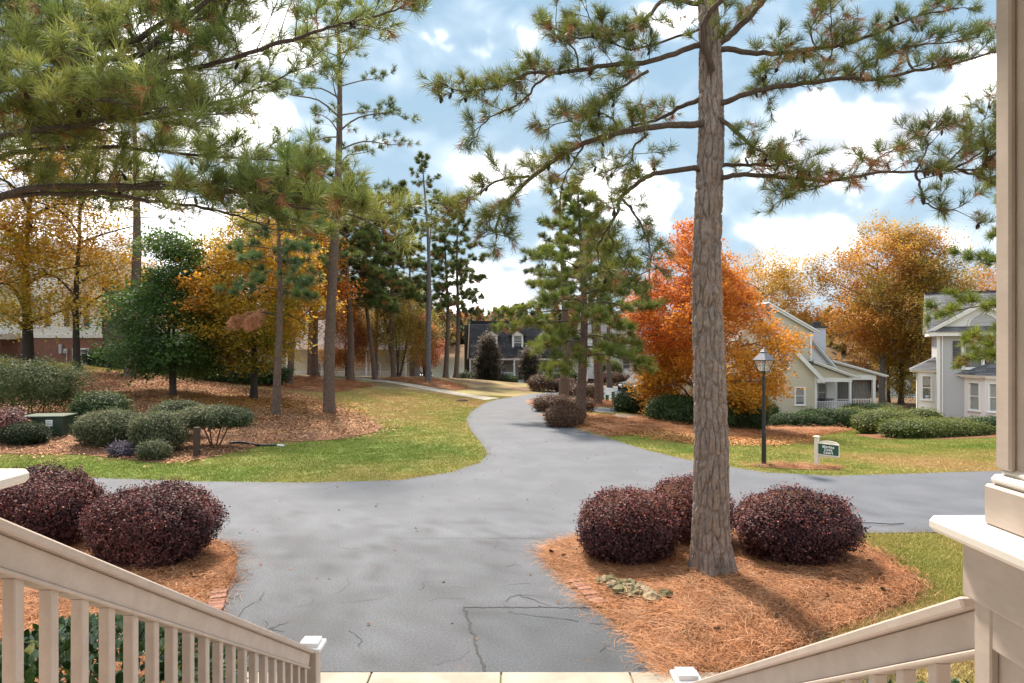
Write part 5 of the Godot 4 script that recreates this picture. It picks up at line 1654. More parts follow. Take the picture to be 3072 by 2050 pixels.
func stair_rail(x: float, d_foot: float, d_top: float, y_foot: float, slope: float, label: String) -> void:
	var t := thing("stair_railing", label, "railing", P(x, 0.03, d_foot), 0.0, "porch stair railings")
	var o := t.position
	var top := func(d: float) -> float: return y_foot + slope * (d_foot - d)
	var a := P(x, top.call(d_foot - 0.07), d_foot - 0.07) - o
	var b := P(x, top.call(d_top), d_top) - o
	var along := (b - a).normalized()
	var up := along.cross(Vector3.LEFT).normalized()
	if up.y < 0.0:
		up = -up
	var s := Shape.new()
	s.bar(a - up * 0.016, b - up * 0.016, 0.095, 0.032, up, 0.006)
	part("handrail", s, M.rail, t)
	s = Shape.new()
	s.bar(a - up * 0.077, b - up * 0.077, 0.042, 0.088, up, 0.004)
	part("rail_board", s, M.rail, t)
	s = Shape.new()
	s.bar(a - up * 0.129, b - up * 0.129, 0.07, 0.014, up, 0.004)
	part("fillet", s, M.rail, t)
	s = Shape.new()
	s.bar(a - Vector3.UP * 0.92, b - Vector3.UP * 0.92, 0.05, 0.07, up, 0.004)
	part("bottom_rail", s, M.rail, t)
	var d := d_foot - 0.19
	while d > d_top + 0.05:
		var y: float = top.call(d)
		s = Shape.new()
		s.box(P(x, y - 0.53, d) - o, Vector3(0.042, 0.77, 0.042), Basis(), 0.004)
		part("baluster", s, M.rail, t)
		d -= 0.162
	s = Shape.new()
	s.box(Vector3(0, 0.5, 0), Vector3(0.115, 1.06, 0.115), Basis(), 0.006)
	var n := part("newel_post", s, M.rail, t)
	s = Shape.new()
	s.box(Vector3(0, 1.055, 0), Vector3(0.19, 0.03, 0.19), Basis(), 0.006)
	s.box(Vector3(0, 1.085, 0), Vector3(0.135, 0.03, 0.135), Basis(), 0.004)
	for e in 4:
		var q := Basis(Vector3.UP, e * PI / 2)
		s.tri(q * Vector3(-0.066, 1.1, 0.066), q * Vector3(0.066, 1.1, 0.066), Vector3(0, 1.125, 0))
	part("post_cap", s, M.post_cap, n)


func pedestal(side: float, corner: Vector2, top: float, label: String) -> void:
	var t := thing("porch_column", label, "column", P(corner.x + side * 0.26, 1.8, corner.y - 0.26), 0.0, "porch columns")
	var o := t.position
	var mid := Vector3(corner.x + side * 0.26, 0, -(corner.y - 0.26)) - Vector3(o.x, 0, o.z)
	var y := top - o.y
	var s := Shape.new()
	s.box(mid + Vector3(0, y - 0.02, 0), Vector3(0.52, 0.04, 0.52), Basis(), 0.012)
	part("pedestal_cap", s, M.cap, t)
	s = Shape.new()
	s.box(mid + Vector3(0, y - 0.115, 0), Vector3(0.41, 0.15, 0.41), Basis(), 0.006)
	part("pedestal_frieze", s, M.rail, t)
	s = Shape.new()
	s.box(mid + Vector3(0, (y - 0.19) * 0.5, 0), Vector3(0.34, y - 0.19, 0.34), Basis(), 0.004)
	var body := part("pedestal", s, M.rail, t)
	for f in 4:
		var q := Basis(Vector3.UP, f * PI / 2)
		var stile := Shape.new()
		for e in [-1.0, 1.0]:
			stile.box(mid + q * Vector3(e * 0.15, (y - 0.19) * 0.5, 0.18), Vector3(0.06, y - 0.19, 0.022), q, 0.004)
		stile.box(mid + q * Vector3(0, 0.07, 0.179), Vector3(0.24, 0.14, 0.02), q, 0.004)
		stile.box(mid + q * Vector3(0, y - 0.24, 0.179), Vector3(0.24, 0.1, 0.02), q, 0.004)
		part("panel_frame", stile, M.rail, body)
	s = Shape.new()
	s.box(mid + Vector3(0, y + 0.05, 0), Vector3(0.345, 0.1, 0.345), Basis(), 0.006)
	part("plinth", s, M.rail, t)
	s = Shape.new()
	s.box(mid + Vector3(0, y + 0.112, 0), Vector3(0.33, 0.026, 0.33), Basis(), 0.01)
	s.box(mid + Vector3(0, y + 0.133, 0), Vector3(0.3, 0.02, 0.3), Basis(), 0.008)
	part("base_moulding", s, M.cap, t)
	var h := 4.75 - top - 0.14
	s = Shape.new()
	s.box(mid + Vector3(0, y + 0.14 + h * 0.5, 0), Vector3(0.282, h, 0.282), Basis(), 0.003)
	var shaft := part("shaft", s, M.rail, t)
	for f in 4:
		var q := Basis(Vector3.UP, f * PI / 2)
		var stile := Shape.new()
		for e in [-1.0, 1.0]:
			stile.box(mid + q * Vector3(e * 0.127, y + 0.14 + h * 0.5, 0.149), Vector3(0.05, h, 0.018), q, 0.005)
		part("panel_frame", stile, M.rail, shaft)


# ---- street furniture ----
func lamp_post() -> void:
	var t := thing("lamp_post", "black lamp post with four-sided lantern on the lawn edge", "lamp post", on(6.87, 18.63, 0.0))
	var s := Shape.new()
	s.lathe([[0.062, -0.1], [0.06, 0.9], [0.05, 0.98], [0.042, 2.36], [0.0, 2.36]], Vector3.ZERO, 14)
	part("pole", s, M.black, t)
	s = Shape.new()
	s.lathe([[0.0, 2.34], [0.05, 2.34], [0.052, 2.42], [0.026, 2.46], [0.026, 2.52], [0.07, 2.56], [0.115, 2.575], [0.0, 2.578]], Vector3.ZERO, 14)
	part("collar", s, M.black, t)
	var head := thing_part(t, "lantern")
	head.rotation.y = 0.55
	s = Shape.new()
	for k in 4:
		var a := k * PI / 2 + PI / 4
		var q := Vector3(cos(a), 0, sin(a))
		s.bar(q * 0.135 + Vector3(0, 2.57, 0), q * 0.265 + Vector3(0, 2.88, 0), 0.02, 0.02)
		var b := Vector3(cos(a + PI / 2), 0, sin(a + PI / 2))
		s.bar(q * 0.265 + Vector3(0, 2.885, 0), b * 0.265 + Vector3(0, 2.885, 0), 0.025, 0.02)
		s.bar(q * 0.135 + Vector3(0, 2.575, 0), b * 0.135 + Vector3(0, 2.575, 0), 0.02, 0.02)
		var g := Shape.new()
		g.quad_out(q * 0.13 + Vector3(0, 2.58, 0), b * 0.13 + Vector3(0, 2.58, 0), b * 0.258 + Vector3(0, 2.875, 0), q * 0.258 + Vector3(0, 2.875, 0), Vector3(0, 2.7, 0))
		part("pane", g, M.glass, head)
	part("lantern_frame", s, M.black, head)
	s = Shape.new()
	for k in 4:
		var a := k * PI / 2 + PI / 4
		var q := Vector3(cos(a), 0, sin(a))
		var b := Vector3(cos(a + PI / 2), 0, sin(a + PI / 2))
		s.quad_out(q * 0.3 + Vector3(0, 2.895, 0), b * 0.3 + Vector3(0, 2.895, 0), b * 0.085 + Vector3(0, 3.1, 0), q * 0.085 + Vector3(0, 3.1, 0), Vector3(0, 2.7, 0))
		s.quad_out(q * 0.3 + Vector3(0, 2.893, 0), b * 0.3 + Vector3(0, 2.893, 0), b * 0.25 + Vector3(0, 2.89, 0), q * 0.25 + Vector3(0, 2.89, 0), Vector3(0, 3.5, 0))
	s.box(Vector3(0, 3.115, 0), Vector3(0.15, 0.04, 0.15), Basis(), 0.008)
	s.box(Vector3(0, 3.15, 0), Vector3(0.1, 0.04, 0.1), Basis(), 0.008)
	s.lathe([[0.02, 3.16], [0.035, 3.19], [0.03, 3.21], [0.012, 3.225], [0.012, 3.24], [0.0, 3.25]], Vector3.ZERO, 10)
	part("lantern_roof", s, M.steel, head)
	s = Shape.new()
	for k in 3:
		var a := k * TAU / 3
		s.lathe([[0.0, 2.6], [0.016, 2.6], [0.016, 2.72], [0.012, 2.76], [0.0, 2.8]], Vector3(cos(a) * 0.05, 0, sin(a) * 0.05), 8)
	part("bulb", s, plain(0.75, 0.73, 0.68, 0.2), head)
	for k in 3:
		rng.seed = 900 + k
		single("base_stone", stone_shape(0.1), M.stone, ["pale stone against the lamp post base, towards the pine trunk", "pale stone in front of the lamp post base", "pale stone against the lamp post base, towards the street sign"][k], "stone", on(6.72 + k * 0.15, 18.5 + 0.04 * (k % 2), -0.02), "stones round the lamp post")


func stone_shape(size: float) -> Shape:
	var s := Shape.new()
	var b := ball() * 5.0
	var sq := Vector3(rnd(0.8, 1.35), rnd(0.4, 0.75), rnd(0.6, 1.0)) * size
	var g := rnd(0.7, 1.2)
	var col := Color(0.3 * g, 0.23 * g, 0.14 * g).lerp(Color(0.11, 0.11, 0.035), clampf(rnd(-0.3, 1.1), 0, 1))
	var p := []
	for j in 7:
		for k in 10:
			var a := TAU * (k + 0.5 * (j % 2)) / 10.0
			var e := PI * (j / 6.0 - 0.5)
			var q := Vector3(cos(a) * cos(e), sin(e), sin(a) * cos(e))
			p.append(q * sq * (1.0 + 0.5 * lumpy.get_noise_3dv(q * 5.0 + b)))
	for j in 6:
		for k in 10:
			var w := rnd(0.85, 1.15)
			var v1: Vector3 = p[j * 10 + k]
			var v2: Vector3 = p[j * 10 + (k + 1) % 10]
			var v3: Vector3 = p[j * 10 + 10 + k]
			var v4: Vector3 = p[j * 10 + 10 + (k + 1) % 10]
			s.tri(v1, v3, v2, Color(col.r * w, col.g * w, col.b * w))
			s.tri(v2, v3, v4, Color(col.r * w, col.g * w, col.b * w))
	return s


func street_sign() -> void:
	var t := thing("street_sign", "cream post with green street sign reading Marina Cove Court", "sign", on(8.3, 18.6, 0.0), -0.85)
	var s := Shape.new()
	s.box(Vector3(0, 0.35, 0), Vector3(0.1, 0.9, 0.1), Basis(), 0.006)
	part("post", s, M.sign_cream, t)
	s = Shape.new()
	s.box(Vector3(0, 0.815, 0), Vector3(0.15, 0.025, 0.15), Basis(), 0.006)
	s.box(Vector3(0, 0.835, 0), Vector3(0.12, 0.015, 0.12), Basis(), 0.004)
	part("post_cap", s, M.sign_cream, t)
	# panel with arched top, running from the post towards the street
	s = Shape.new()
	var p := [Vector3(0.05, 0.34, 0.02), Vector3(0.6, 0.34, 0.02)]
	for k in 11:
		var f := 1.0 - k / 10.0
		p.append(Vector3(0.05 + 0.55 * f, 0.66 + 0.075 * sqrt(maxf(0.0, 1.0 - pow(2.0 * f - 1.0, 2))), 0.02))
	s.prism(p, Vector3(0, 0, -0.04))
	part("sign_board", s, M.sign_cream, t)
	s = Shape.new()
	s.box(Vector3(0.325, 0.5, 0.026), Vector3(0.53, 0.27, 0.012))
	var g := part("sign_panel", s, M.sign_green, t)
	s = Shape.new()
	s.box(Vector3(0.325, 0.345, 0.025), Vector3(0.56, 0.028, 0.05), Basis(), 0.004)
	s.box(Vector3(0.325, 0.655, 0.025), Vector3(0.56, 0.024, 0.05), Basis(), 0.004)
	part("moulding", s, M.sign_cream, t)
	s = Shape.new()
	s.box(Vector3(0.3, 0.315, 0.0), Vector3(0.5, 0.04, 0.05), Basis(), 0.004)
	for k in 6:
		var a0 := PI / 2 * k / 6.0
		var a1 := PI / 2 * (k + 1) / 6.0
		s.bar(Vector3(0.21 - 0.15 * cos(a0), 0.16 + 0.14 * sin(a0), 0), Vector3(0.21 - 0.15 * cos(a1), 0.16 + 0.14 * sin(a1), 0), 0.03, 0.03, Vector3(0, 0, 1))
	part("bracket", s, M.sign_cream, t)
	var font := SystemFont.new()
	font.font_names = PackedStringArray(["Droid Sans"])
	font.font_weight = 700
	var y := 0.575
	for word in ["Marina", "Cove", "Court"]:
		var tm := TextMesh.new()
		tm.text = word
		tm.font = font
		tm.font_size = 32
		tm.pixel_size = 0.095 / 32.0
		tm.depth = 0.004
		var o := MeshInstance3D.new()
		o.name = "lettering"
		o.mesh = tm
		o.material_override = M.letter
		o.position = Vector3(0.325, y, 0.0345)
		g.add_child(o, true)
		y -= 0.078


func small_things() -> void:
	# green transformer box among the shrubs
	var t := thing("transformer_box", "dark green metal transformer box with yellow and white labels among shrubs", "utility box", on(-14.9, 22.0, 0.05), 0.12)
	var s := Shape.new()
	s.box(Vector3(0, 0.34, 0), Vector3(1.25, 0.68, 0.9), Basis(), 0.02)
	part("cabinet", s, M.dark_green, t)
	s = Shape.new()
	s.box(Vector3(0, 0.7, 0.0), Vector3(1.31, 0.05, 0.98), Basis(), 0.015)
	part("lid", s, plain(0.05, 0.075, 0.05, 0.5), t)
	s = Shape.new()
	s.box(Vector3(0.22, 0.5, 0.453), Vector3(0.2, 0.2, 0.006))
	part("white_label", s, M.paper, t)
	s = Shape.new()
	for k in 3:
		s.box(Vector3(0.22, 0.55 - k * 0.05, 0.4575), Vector3(0.15, 0.012, 0.003))
	part("label_print", s, M.black, t)
	s = Shape.new()
	s.box(Vector3(-0.42, 0.58, 0.453), Vector3(0.24, 0.07, 0.006))
	part("warning_label", s, M.yellow, t)
	s = Shape.new()
	for k in 4:
		s.box(Vector3(-0.5 + k * 0.05, 0.58, 0.4575), Vector3(0.018, 0.04, 0.003))
	part("label_print", s, M.black, t)
	# short dark post beside the umbrella-shaped shrub
	t = thing("wooden_post", "short dark wooden post standing under the flat-topped shrub", "post", on(-8.98, 19.45, 0.1))
	s = Shape.new()
	s.box(Vector3(0, 0.45, 0), Vector3(0.15, 1.0, 0.15), Basis(), 0.012)
	part("post", s, M.dark_wood, t)
	s = Shape.new()
	s.box(Vector3(0.1, 0.3, 0.02), Vector3(0.14, 0.03, 0.1), Basis(), 0.005)
	part("step_peg", s, M.dark_wood, t)
	# dark strip lying on the mulch
	var pts := PackedVector3Array()
	for k in 9:
		var x := -8.85 + k * 0.19
		pts.append(on(x, 21.3 + 0.05 * sin(k * 1.1), -0.07 - 0.03 * sin(k * 0.7)))
	t = thing("drain_hose", "dark flexible drain hose with a pale end lying on the mulch", "hose", on(-8.85, 21.3, 0.0))
	s = Shape.new()
	for k in pts.size():
		pts[k] -= t.position
	s.tube(curve(pts, 3), taper(25, 0.04, 0.03), 8)
	part("hose", s, M.pipe, t)
	s = Shape.new()
	s.tube(PackedVector3Array([pts[8], pts[8] + Vector3(0.22, -0.02, 0.02)]), PackedFloat32Array([0.036, 0.036]), 8)
	part("hose_end", s, M.paper, t)
	# two green cable pedestals by the trunks
	for k in 2:
		t = thing("cable_pedestal", ["shorter green cable pedestal in the straw bed beyond the pines", "taller green cable pedestal in the straw bed beyond the pines"][k], "pedestal", on([6.4, 6.95][k], [45.9, 46.9][k], 0.05), 0.0, "cable pedestals")
		s = Shape.new()
		var h: float = [0.5, 0.72][k]
		s.lathe([[0.11, 0.0], [0.11, h], [0.13, h], [0.13, h + 0.06], [0.08, h + 0.1], [0.0, h + 0.1]], Vector3.ZERO, 14)
		part("body", s, M.pedestal_green, t)
	# small white yard sign
	t = thing("yard_sign", "small white yard sign tilted against the green shrubs", "sign", on(5.85, 37.3, 0.05), 0.1)
	s = Shape.new()
	s.box(Vector3(0, 0.4, 0), Vector3(0.36, 0.5, 0.02), Basis(Vector3(0, 0, 1), -0.12), 0.004)
	part("panel", s, M.paper, t)
	s = Shape.new()
	for x in [-0.12, 0.12]:
		s.bar(Vector3(x, -0.1, -0.01), Vector3(x, 0.3, -0.01), 0.02, 0.02, Vector3.RIGHT)
	part("stake", s, M.steel, t)
	# drain hole in the lawn
	s = Shape.new()
	s.lathe([[0.36, 0.02], [0.33, 0.1], [0.25, 0.12], [0.18, 0.08], [0.1, -0.05], [0.0, -0.06]], Vector3.ZERO, 16)
	single("lawn_drain", s, plain(0.05, 0.035, 0.028, 0.95), "dark round drain mouth in the lawn beside the curving road", "drain", on(-2.87, 39.4, 0.02))
	# lost branch on the road edge at right
	pts = PackedVector3Array()
	for k in 7:
		pts.append(P(5.55 + k * 0.28, 0.05 + 0.01 * sin(k * 2.0), 12.5 + 0.1 * sin(k * 0.9) + k * 0.03))
	s = Shape.new()
	s.tube(curve(pts, 2), taper(13, 0.012, 0.008), 5)
	single("garden_hose", s, M.pipe, "thin dark hose lying along the road edge behind the rounded bush", "hose")
	rail_car()


func rail_car() -> void:
	# dark car parked in the court, half hidden by the maple
	var t := thing("parked_car", "dark parked car half hidden behind the orange maple", "car", on(10.35, 53.8, 0.0) + Vector3(0, 0.05, 0), -0.75)
	var prof := [Vector2(-2.2, 0.35), Vector2(2.2, 0.35), Vector2(2.25, 0.8), Vector2(2.1, 1.0), Vector2(1.1, 1.08), Vector2(0.45, 1.62), Vector2(-1.6, 1.68), Vector2(-2.15, 1.1), Vector2(-2.28, 0.7)]
	var s := Shape.new()
	var a := []
	for q in prof:
		a.append(Vector3(0.9, q.y, q.x))
	var mid := Vector3(0, 0.9, 0)
	for k in prof.size():
		var p: Vector2 = prof[k]
		var q: Vector2 = prof[(k + 1) % prof.size()]
		var wp := 0.9 if p.y < 1.2 else 0.7
		var wq := 0.9 if q.y < 1.2 else 0.7
		s.quad_out(Vector3(-wp, p.y, p.x), Vector3(wp, p.y, p.x), Vector3(wq, q.y, q.x), Vector3(-wq, q.y, q.x), mid)
		for e in [-1.0, 1.0]:
			var m2 := Vector3(e * 0.9, 0.75, 0)
			var v1 := Vector3(e * wp, p.y, p.x)
			var v2 := Vector3(e * wq, q.y, q.x)
			if (v1 - m2).cross(v2 - m2).x * e > 0.0:
				s.tri(m2, v1, v2)
			else:
				s.tri(m2, v2, v1)
	part("body", s, M.car, t)
	for e in [-1.0, 1.0]:
		s = Shape.new()
		s.quad_out(Vector3(e * 0.86, 1.14, 0.8), Vector3(e * 0.86, 1.14, -1.8), Vector3(e * 0.735, 1.56, -1.4), Vector3(e * 0.735, 1.54, 0.35), Vector3(0, 1.3, 0))
		part("side_window", s, M.black, t)
		s = Shape.new()
		s.box(Vector3(e * 0.72, 0.92, -2.2), Vector3(0.26, 0.2, 0.1), Basis(), 0.02)
		part("tail_light", s, M.red, t)
		s = Shape.new()
		s.box(Vector3(e * 0.68, 0.8, 2.2), Vector3(0.3, 0.16, 0.1), Basis(), 0.02)
		part("headlight", s, M.paper, t)
		for z in [-1.35, 1.35]:
			s = Shape.new()
			var q := Vector3(e * 0.84, 0.33, z)
			s.tube(PackedVector3Array([q - Vector3(0.11, 0, 0), q + Vector3(0.11, 0, 0)]), PackedFloat32Array([0.33, 0.33]), 18)
			var w := part("wheel", s, M.tyre, t)
			s = Shape.new()
			s.tube(PackedVector3Array([q - Vector3(0.118, 0, 0), q + Vector3(0.118, 0, 0)]), PackedFloat32Array([0.2, 0.2]), 14)
			part("rim", s, M.steel, w)
	s = Shape.new()
	s.quad_out(Vector3(-0.68, 1.62, -1.68), Vector3(0.68, 1.62, -1.68), Vector3(0.8, 1.16, -2.13), Vector3(-0.8, 1.16, -2.13), Vector3(0, 1.2, 0))
	part("rear_window", s, M.black, t)


# ---- sky: broken cumulus over pale blue, carried on all round ----
func make_sky() -> ImageTexture:
	var w := 2560
	var h := 1280
	var f := FastNoiseLite.new()
	f.noise_type = FastNoiseLite.TYPE_SIMPLEX_SMOOTH
	f.frequency = 1.0
	f.fractal_octaves = 6
	f.fractal_gain = 0.52
	f.seed = 12
	var soft := FastNoiseLite.new()
	soft.noise_type = FastNoiseLite.TYPE_SIMPLEX_SMOOTH
	soft.frequency = 1.0
	soft.fractal_octaves = 3
	soft.seed = 40
	# banks of cloud: azimuth, elevation, half-width, half-height in degrees, strength
	var banks := [[27.0, 15.5, 11.0, 6.0, 1.0], [34.0, 18.5, 5.0, 3.6, 0.75], [-0.5, 14.0, 7.5, 3.3, 0.95], [6.5, 13.0, 7.0, 3.2, 0.7], [-6.0, 23.5, 7.5, 4.0, 0.62], [-22.0, 20.0, 10.0, 8.0, 1.0], [22.0, 8.0, 9.0, 2.6, 0.8], [-2.0, 4.0, 9.0, 3.0, 0.75], [-30.0, 10.0, 13.0, 8.0, 0.9], [36.0, 7.5, 7.0, 2.5, 0.6], [13.0, 24.5, 5.0, 2.4, 0.55], [12.0, 10.5, 7.0, 2.5, 0.6]]
	var data := PackedFloat32Array()
	data.resize(w * h * 3)
	for y in h:
		var el := PI * (0.5 - (y + 0.5) / h)
		var low := el < 0.0
		var sin_el := sin(el)
		var ce := cos(el)
		var deg := rad_to_deg(el)
		var t := pow(1.0 - clampf(sin_el, 0.0, 1.0), 2.2)
		var blue := Color(0.215, 0.355, 0.5).lerp(Color(0.4, 0.52, 0.61), t)
		for x in w:
			var k := (y * w + x) * 3
			if low:
				data[k] = 0.3
				data[k + 1] = 0.3
				data[k + 2] = 0.28
				continue
			var az := TAU * (x + 0.5) / w
			var dir := Vector3(sin(az) * ce, sin_el, -cos(az) * ce)
			var a := rad_to_deg(wrapf(az, -PI, PI))
			var wob := Vector3(soft.get_noise_3d(dir.x * 9.0, dir.y * 9.0, dir.z * 9.0), soft.get_noise_3d(dir.x * 9.0 + 31.0, dir.y * 9.0, dir.z * 9.0), 0.0) * 0.05
			var n := f.get_noise_3d((dir.x + wob.x) * 4.2, (dir.y + wob.y) * 7.0, dir.z * 4.2) + 0.24 * f.get_noise_3d(dir.x * 13.0, dir.y * 19.0, dir.z * 15.0 + 9.0)
			var bank := 0.0
			if absf(a) < 55.0 and deg < 42.0:
				for b in banks:
					var u: float = (a - b[0]) / b[2]
					var v: float = (deg - b[1]) / b[3]
					v *= 1.0 if v > 0.0 else 0.8
					bank = maxf(bank, b[4] * (1.0 - sqrt(u * u + v * v)))
			var wide := soft.get_noise_3d(dir.x * 1.6 + 5.0, dir.y * 2.6, dir.z * 1.6) * 0.75 + 0.05
			var inside := (1.0 - ss(40.0, 55.0, absf(a))) * (1.0 - ss(30.0, 42.0, deg))
			var cover := lerpf(wide, bank * 1.25 - 0.36, inside) + n * 0.78
			var c := ss(-0.12, 0.34, cover)
			var veil := 0.16 * ss(-0.55, 0.35, cover + 0.25 * soft.get_noise_3d(dir.x * 6.0, dir.y * 9.0, dir.z * 6.0))
			c = maxf(c, veil)
			var thick := ss(0.1, 0.9, cover)
			var shade := soft.get_noise_3d(dir.x * 7.0, dir.y * 14.0 + 3.0, dir.z * 7.0)
			var white := Color(2.4, 2.35, 2.28).lerp(Color(0.5, 0.545, 0.62), clampf(0.36 + 0.3 * thick + 1.1 * shade - 0.25 * n, 0.0, 0.96))
			var out := blue.lerp(white, c)
			data[k] = out.r
			data[k + 1] = out.g
			data[k + 2] = out.b
	var im := Image.create_from_data(w, h, false, Image.FORMAT_RGBF, data.to_byte_array())
	return ImageTexture.create_from_image(im)


func grass_tint(x: float, d: float) -> Color:
	var dry := 0.40 + 0.55 * patchy.get_noise_2d(x * 1.1, d * 1.1) + 0.35 * patchy.get_noise_2d(x * 5.0 + 40.0, d * 5.0)
	dry += 0.35 * ss(24.0, 36.0, d) * (1.0 - ss(2.0, 8.0, x)) + 0.5 * ss(8.0, 13.0, x) * (1.0 - ss(20.0, 25.0, d)) - 0.5 * (1.0 - ss(16.0, 22.0, d)) * (1.0 - ss(-14.0, 2.0, x))
	dry -= 0.75 * exp(-pow((x + 4.6) / 2.8, 2) - pow((d - 20.6) / 1.5, 2))
	dry -= 0.3 * exp(-pow((x - 17.0) / 5.0, 2) - pow((d - 27.0) / 4.0, 2))
	dry += 0.3 * (1.0 - ss(12.0, 14.0, d))
	dry = clampf(dry, 0.0, 1.0)
	var c := Color(0.19, 0.25, 0.034).lerp(Color(0.35, 0.32, 0.085), minf(dry * 2.0, 1.0)).lerp(Color(0.45, 0.31, 0.13), clampf(dry * 2.0 - 1.0, 0.0, 1.0))
	# fallen needles and leaf mould under the trees further back
	var brown := ss(42.0, 52.0, d) * ss(-0.25, 0.25, patchy.get_noise_2d(x * 2.0 + 9.0, d * 2.0) + 0.35 * ss(10.0, 26.0, absf(x + 2.0)))
	brown = maxf(brown, ss(58.0, 64.0, d))
	return c.lerp(Color(0.17, 0.085, 0.042), brown * 0.9)


func land() -> void:
	var xs := PackedFloat32Array()
	var x := -70.0
	while x <= 70.0:
		xs.append(x)
		x += 1.0
	var step := 4.0
	x = 74.0
	while x < 900.0:
		xs.append(x)
		xs.insert(0, -x)
		step *= 1.3
		x += step
	var ds := PackedFloat32Array([-60.0, -40.0, -25.0, -16.0])
	x = -12.0
	while x <= 112.0:
		ds.append(x)
		x += 1.0
	step = 2.0
	while x < 1100.0:
		ds.append(x)
		step = minf(step * 1.15, 8.0) if x < 350.0 else step * 1.3
		x += step
	var s := Shape.new()
	var nx := xs.size()
	for d in ds:
		for q in xs:
			var y := hraw(q, d)
			var gx := (hraw(q + 0.5, d) - hraw(q - 0.5, d))
			var gd := (hraw(q, d + 0.5) - hraw(q, d - 0.5))
			s.v.append(Vector3(q, y, -d))
			s.n.append(Vector3(-gx, 1.0, gd).normalized())
			s.c.append(grass_tint(q, d))
	for b in ds.size() - 1:
		for a in nx - 1:
			var k := b * nx + a
			s.i.append_array([k, k + nx, k + 1, k + 1, k + nx, k + nx + 1])
	structure("ground", s, M.lawn)
	var w := Shape.new()
	w.quad(P(-900, -3.2, 80), P(900, -3.2, 80), P(900, -3.2, 345), P(-900, -3.2, 345))
	structure("lake", w, M.water)


func inside_any(p: Vector2, polys: Array) -> bool:
	for q in polys:
		if Geometry2D.is_point_in_polygon(p, q):
			return true
	return false


func scatter(poly: PackedVector2Array, per_m2: float, each: Callable) -> void:
	var lo := poly[0]
	var hi := poly[0]
	for q in poly:
		lo = lo.min(q)
		hi = hi.max(q)
	var n := int((hi.x - lo.x) * (hi.y - lo.y) * per_m2)
	for k in n:
		var p := Vector2(rnd(lo.x, hi.x), rnd(lo.y, hi.y))
		if Geometry2D.is_point_in_polygon(p, poly):
			each.call(p)


func crack(road: Node, pts: Array, w0: float, w1: float, seed_at: int) -> void:
	rng.seed = seed_at
	var p := PackedVector2Array()
	for k in pts.size() - 1:
		var a: Vector2 = pts[k]
		var b: Vector2 = pts[k + 1]
		var n := maxi(2, int(a.distance_to(b) / 0.06))
		for j in n:
			p.append(a.lerp(b, float(j) / n) + Vector2(rng.randfn(), rng.randfn()) * 0.014)
	p.append(pts[pts.size() - 1])
	var s := Shape.new()
	for k in p.size() - 1:
		var t := (p[k + 1] - p[k]).normalized()
		var side := Vector2(-t.y, t.x)
		var a := lerpf(w0, w1, float(k) / p.size()) * rnd(0.5, 1.2) * 0.5
		var b := lerpf(w0, w1, float(k + 1) / p.size()) * rnd(0.5, 1.2) * 0.5
		var q := [p[k] - side * a, p[k] + side * a, p[k + 1] + side * b, p[k + 1] - side * b]
		s.quad_out(P(q[0].x, 0.0245, q[0].y), P(q[1].x, 0.0245, q[1].y), P(q[2].x, 0.0245, q[2].y), P(q[3].x, 0.0245, q[3].y), Vector3(0, -50, 0))
	part("crack", s, M.crack, road)


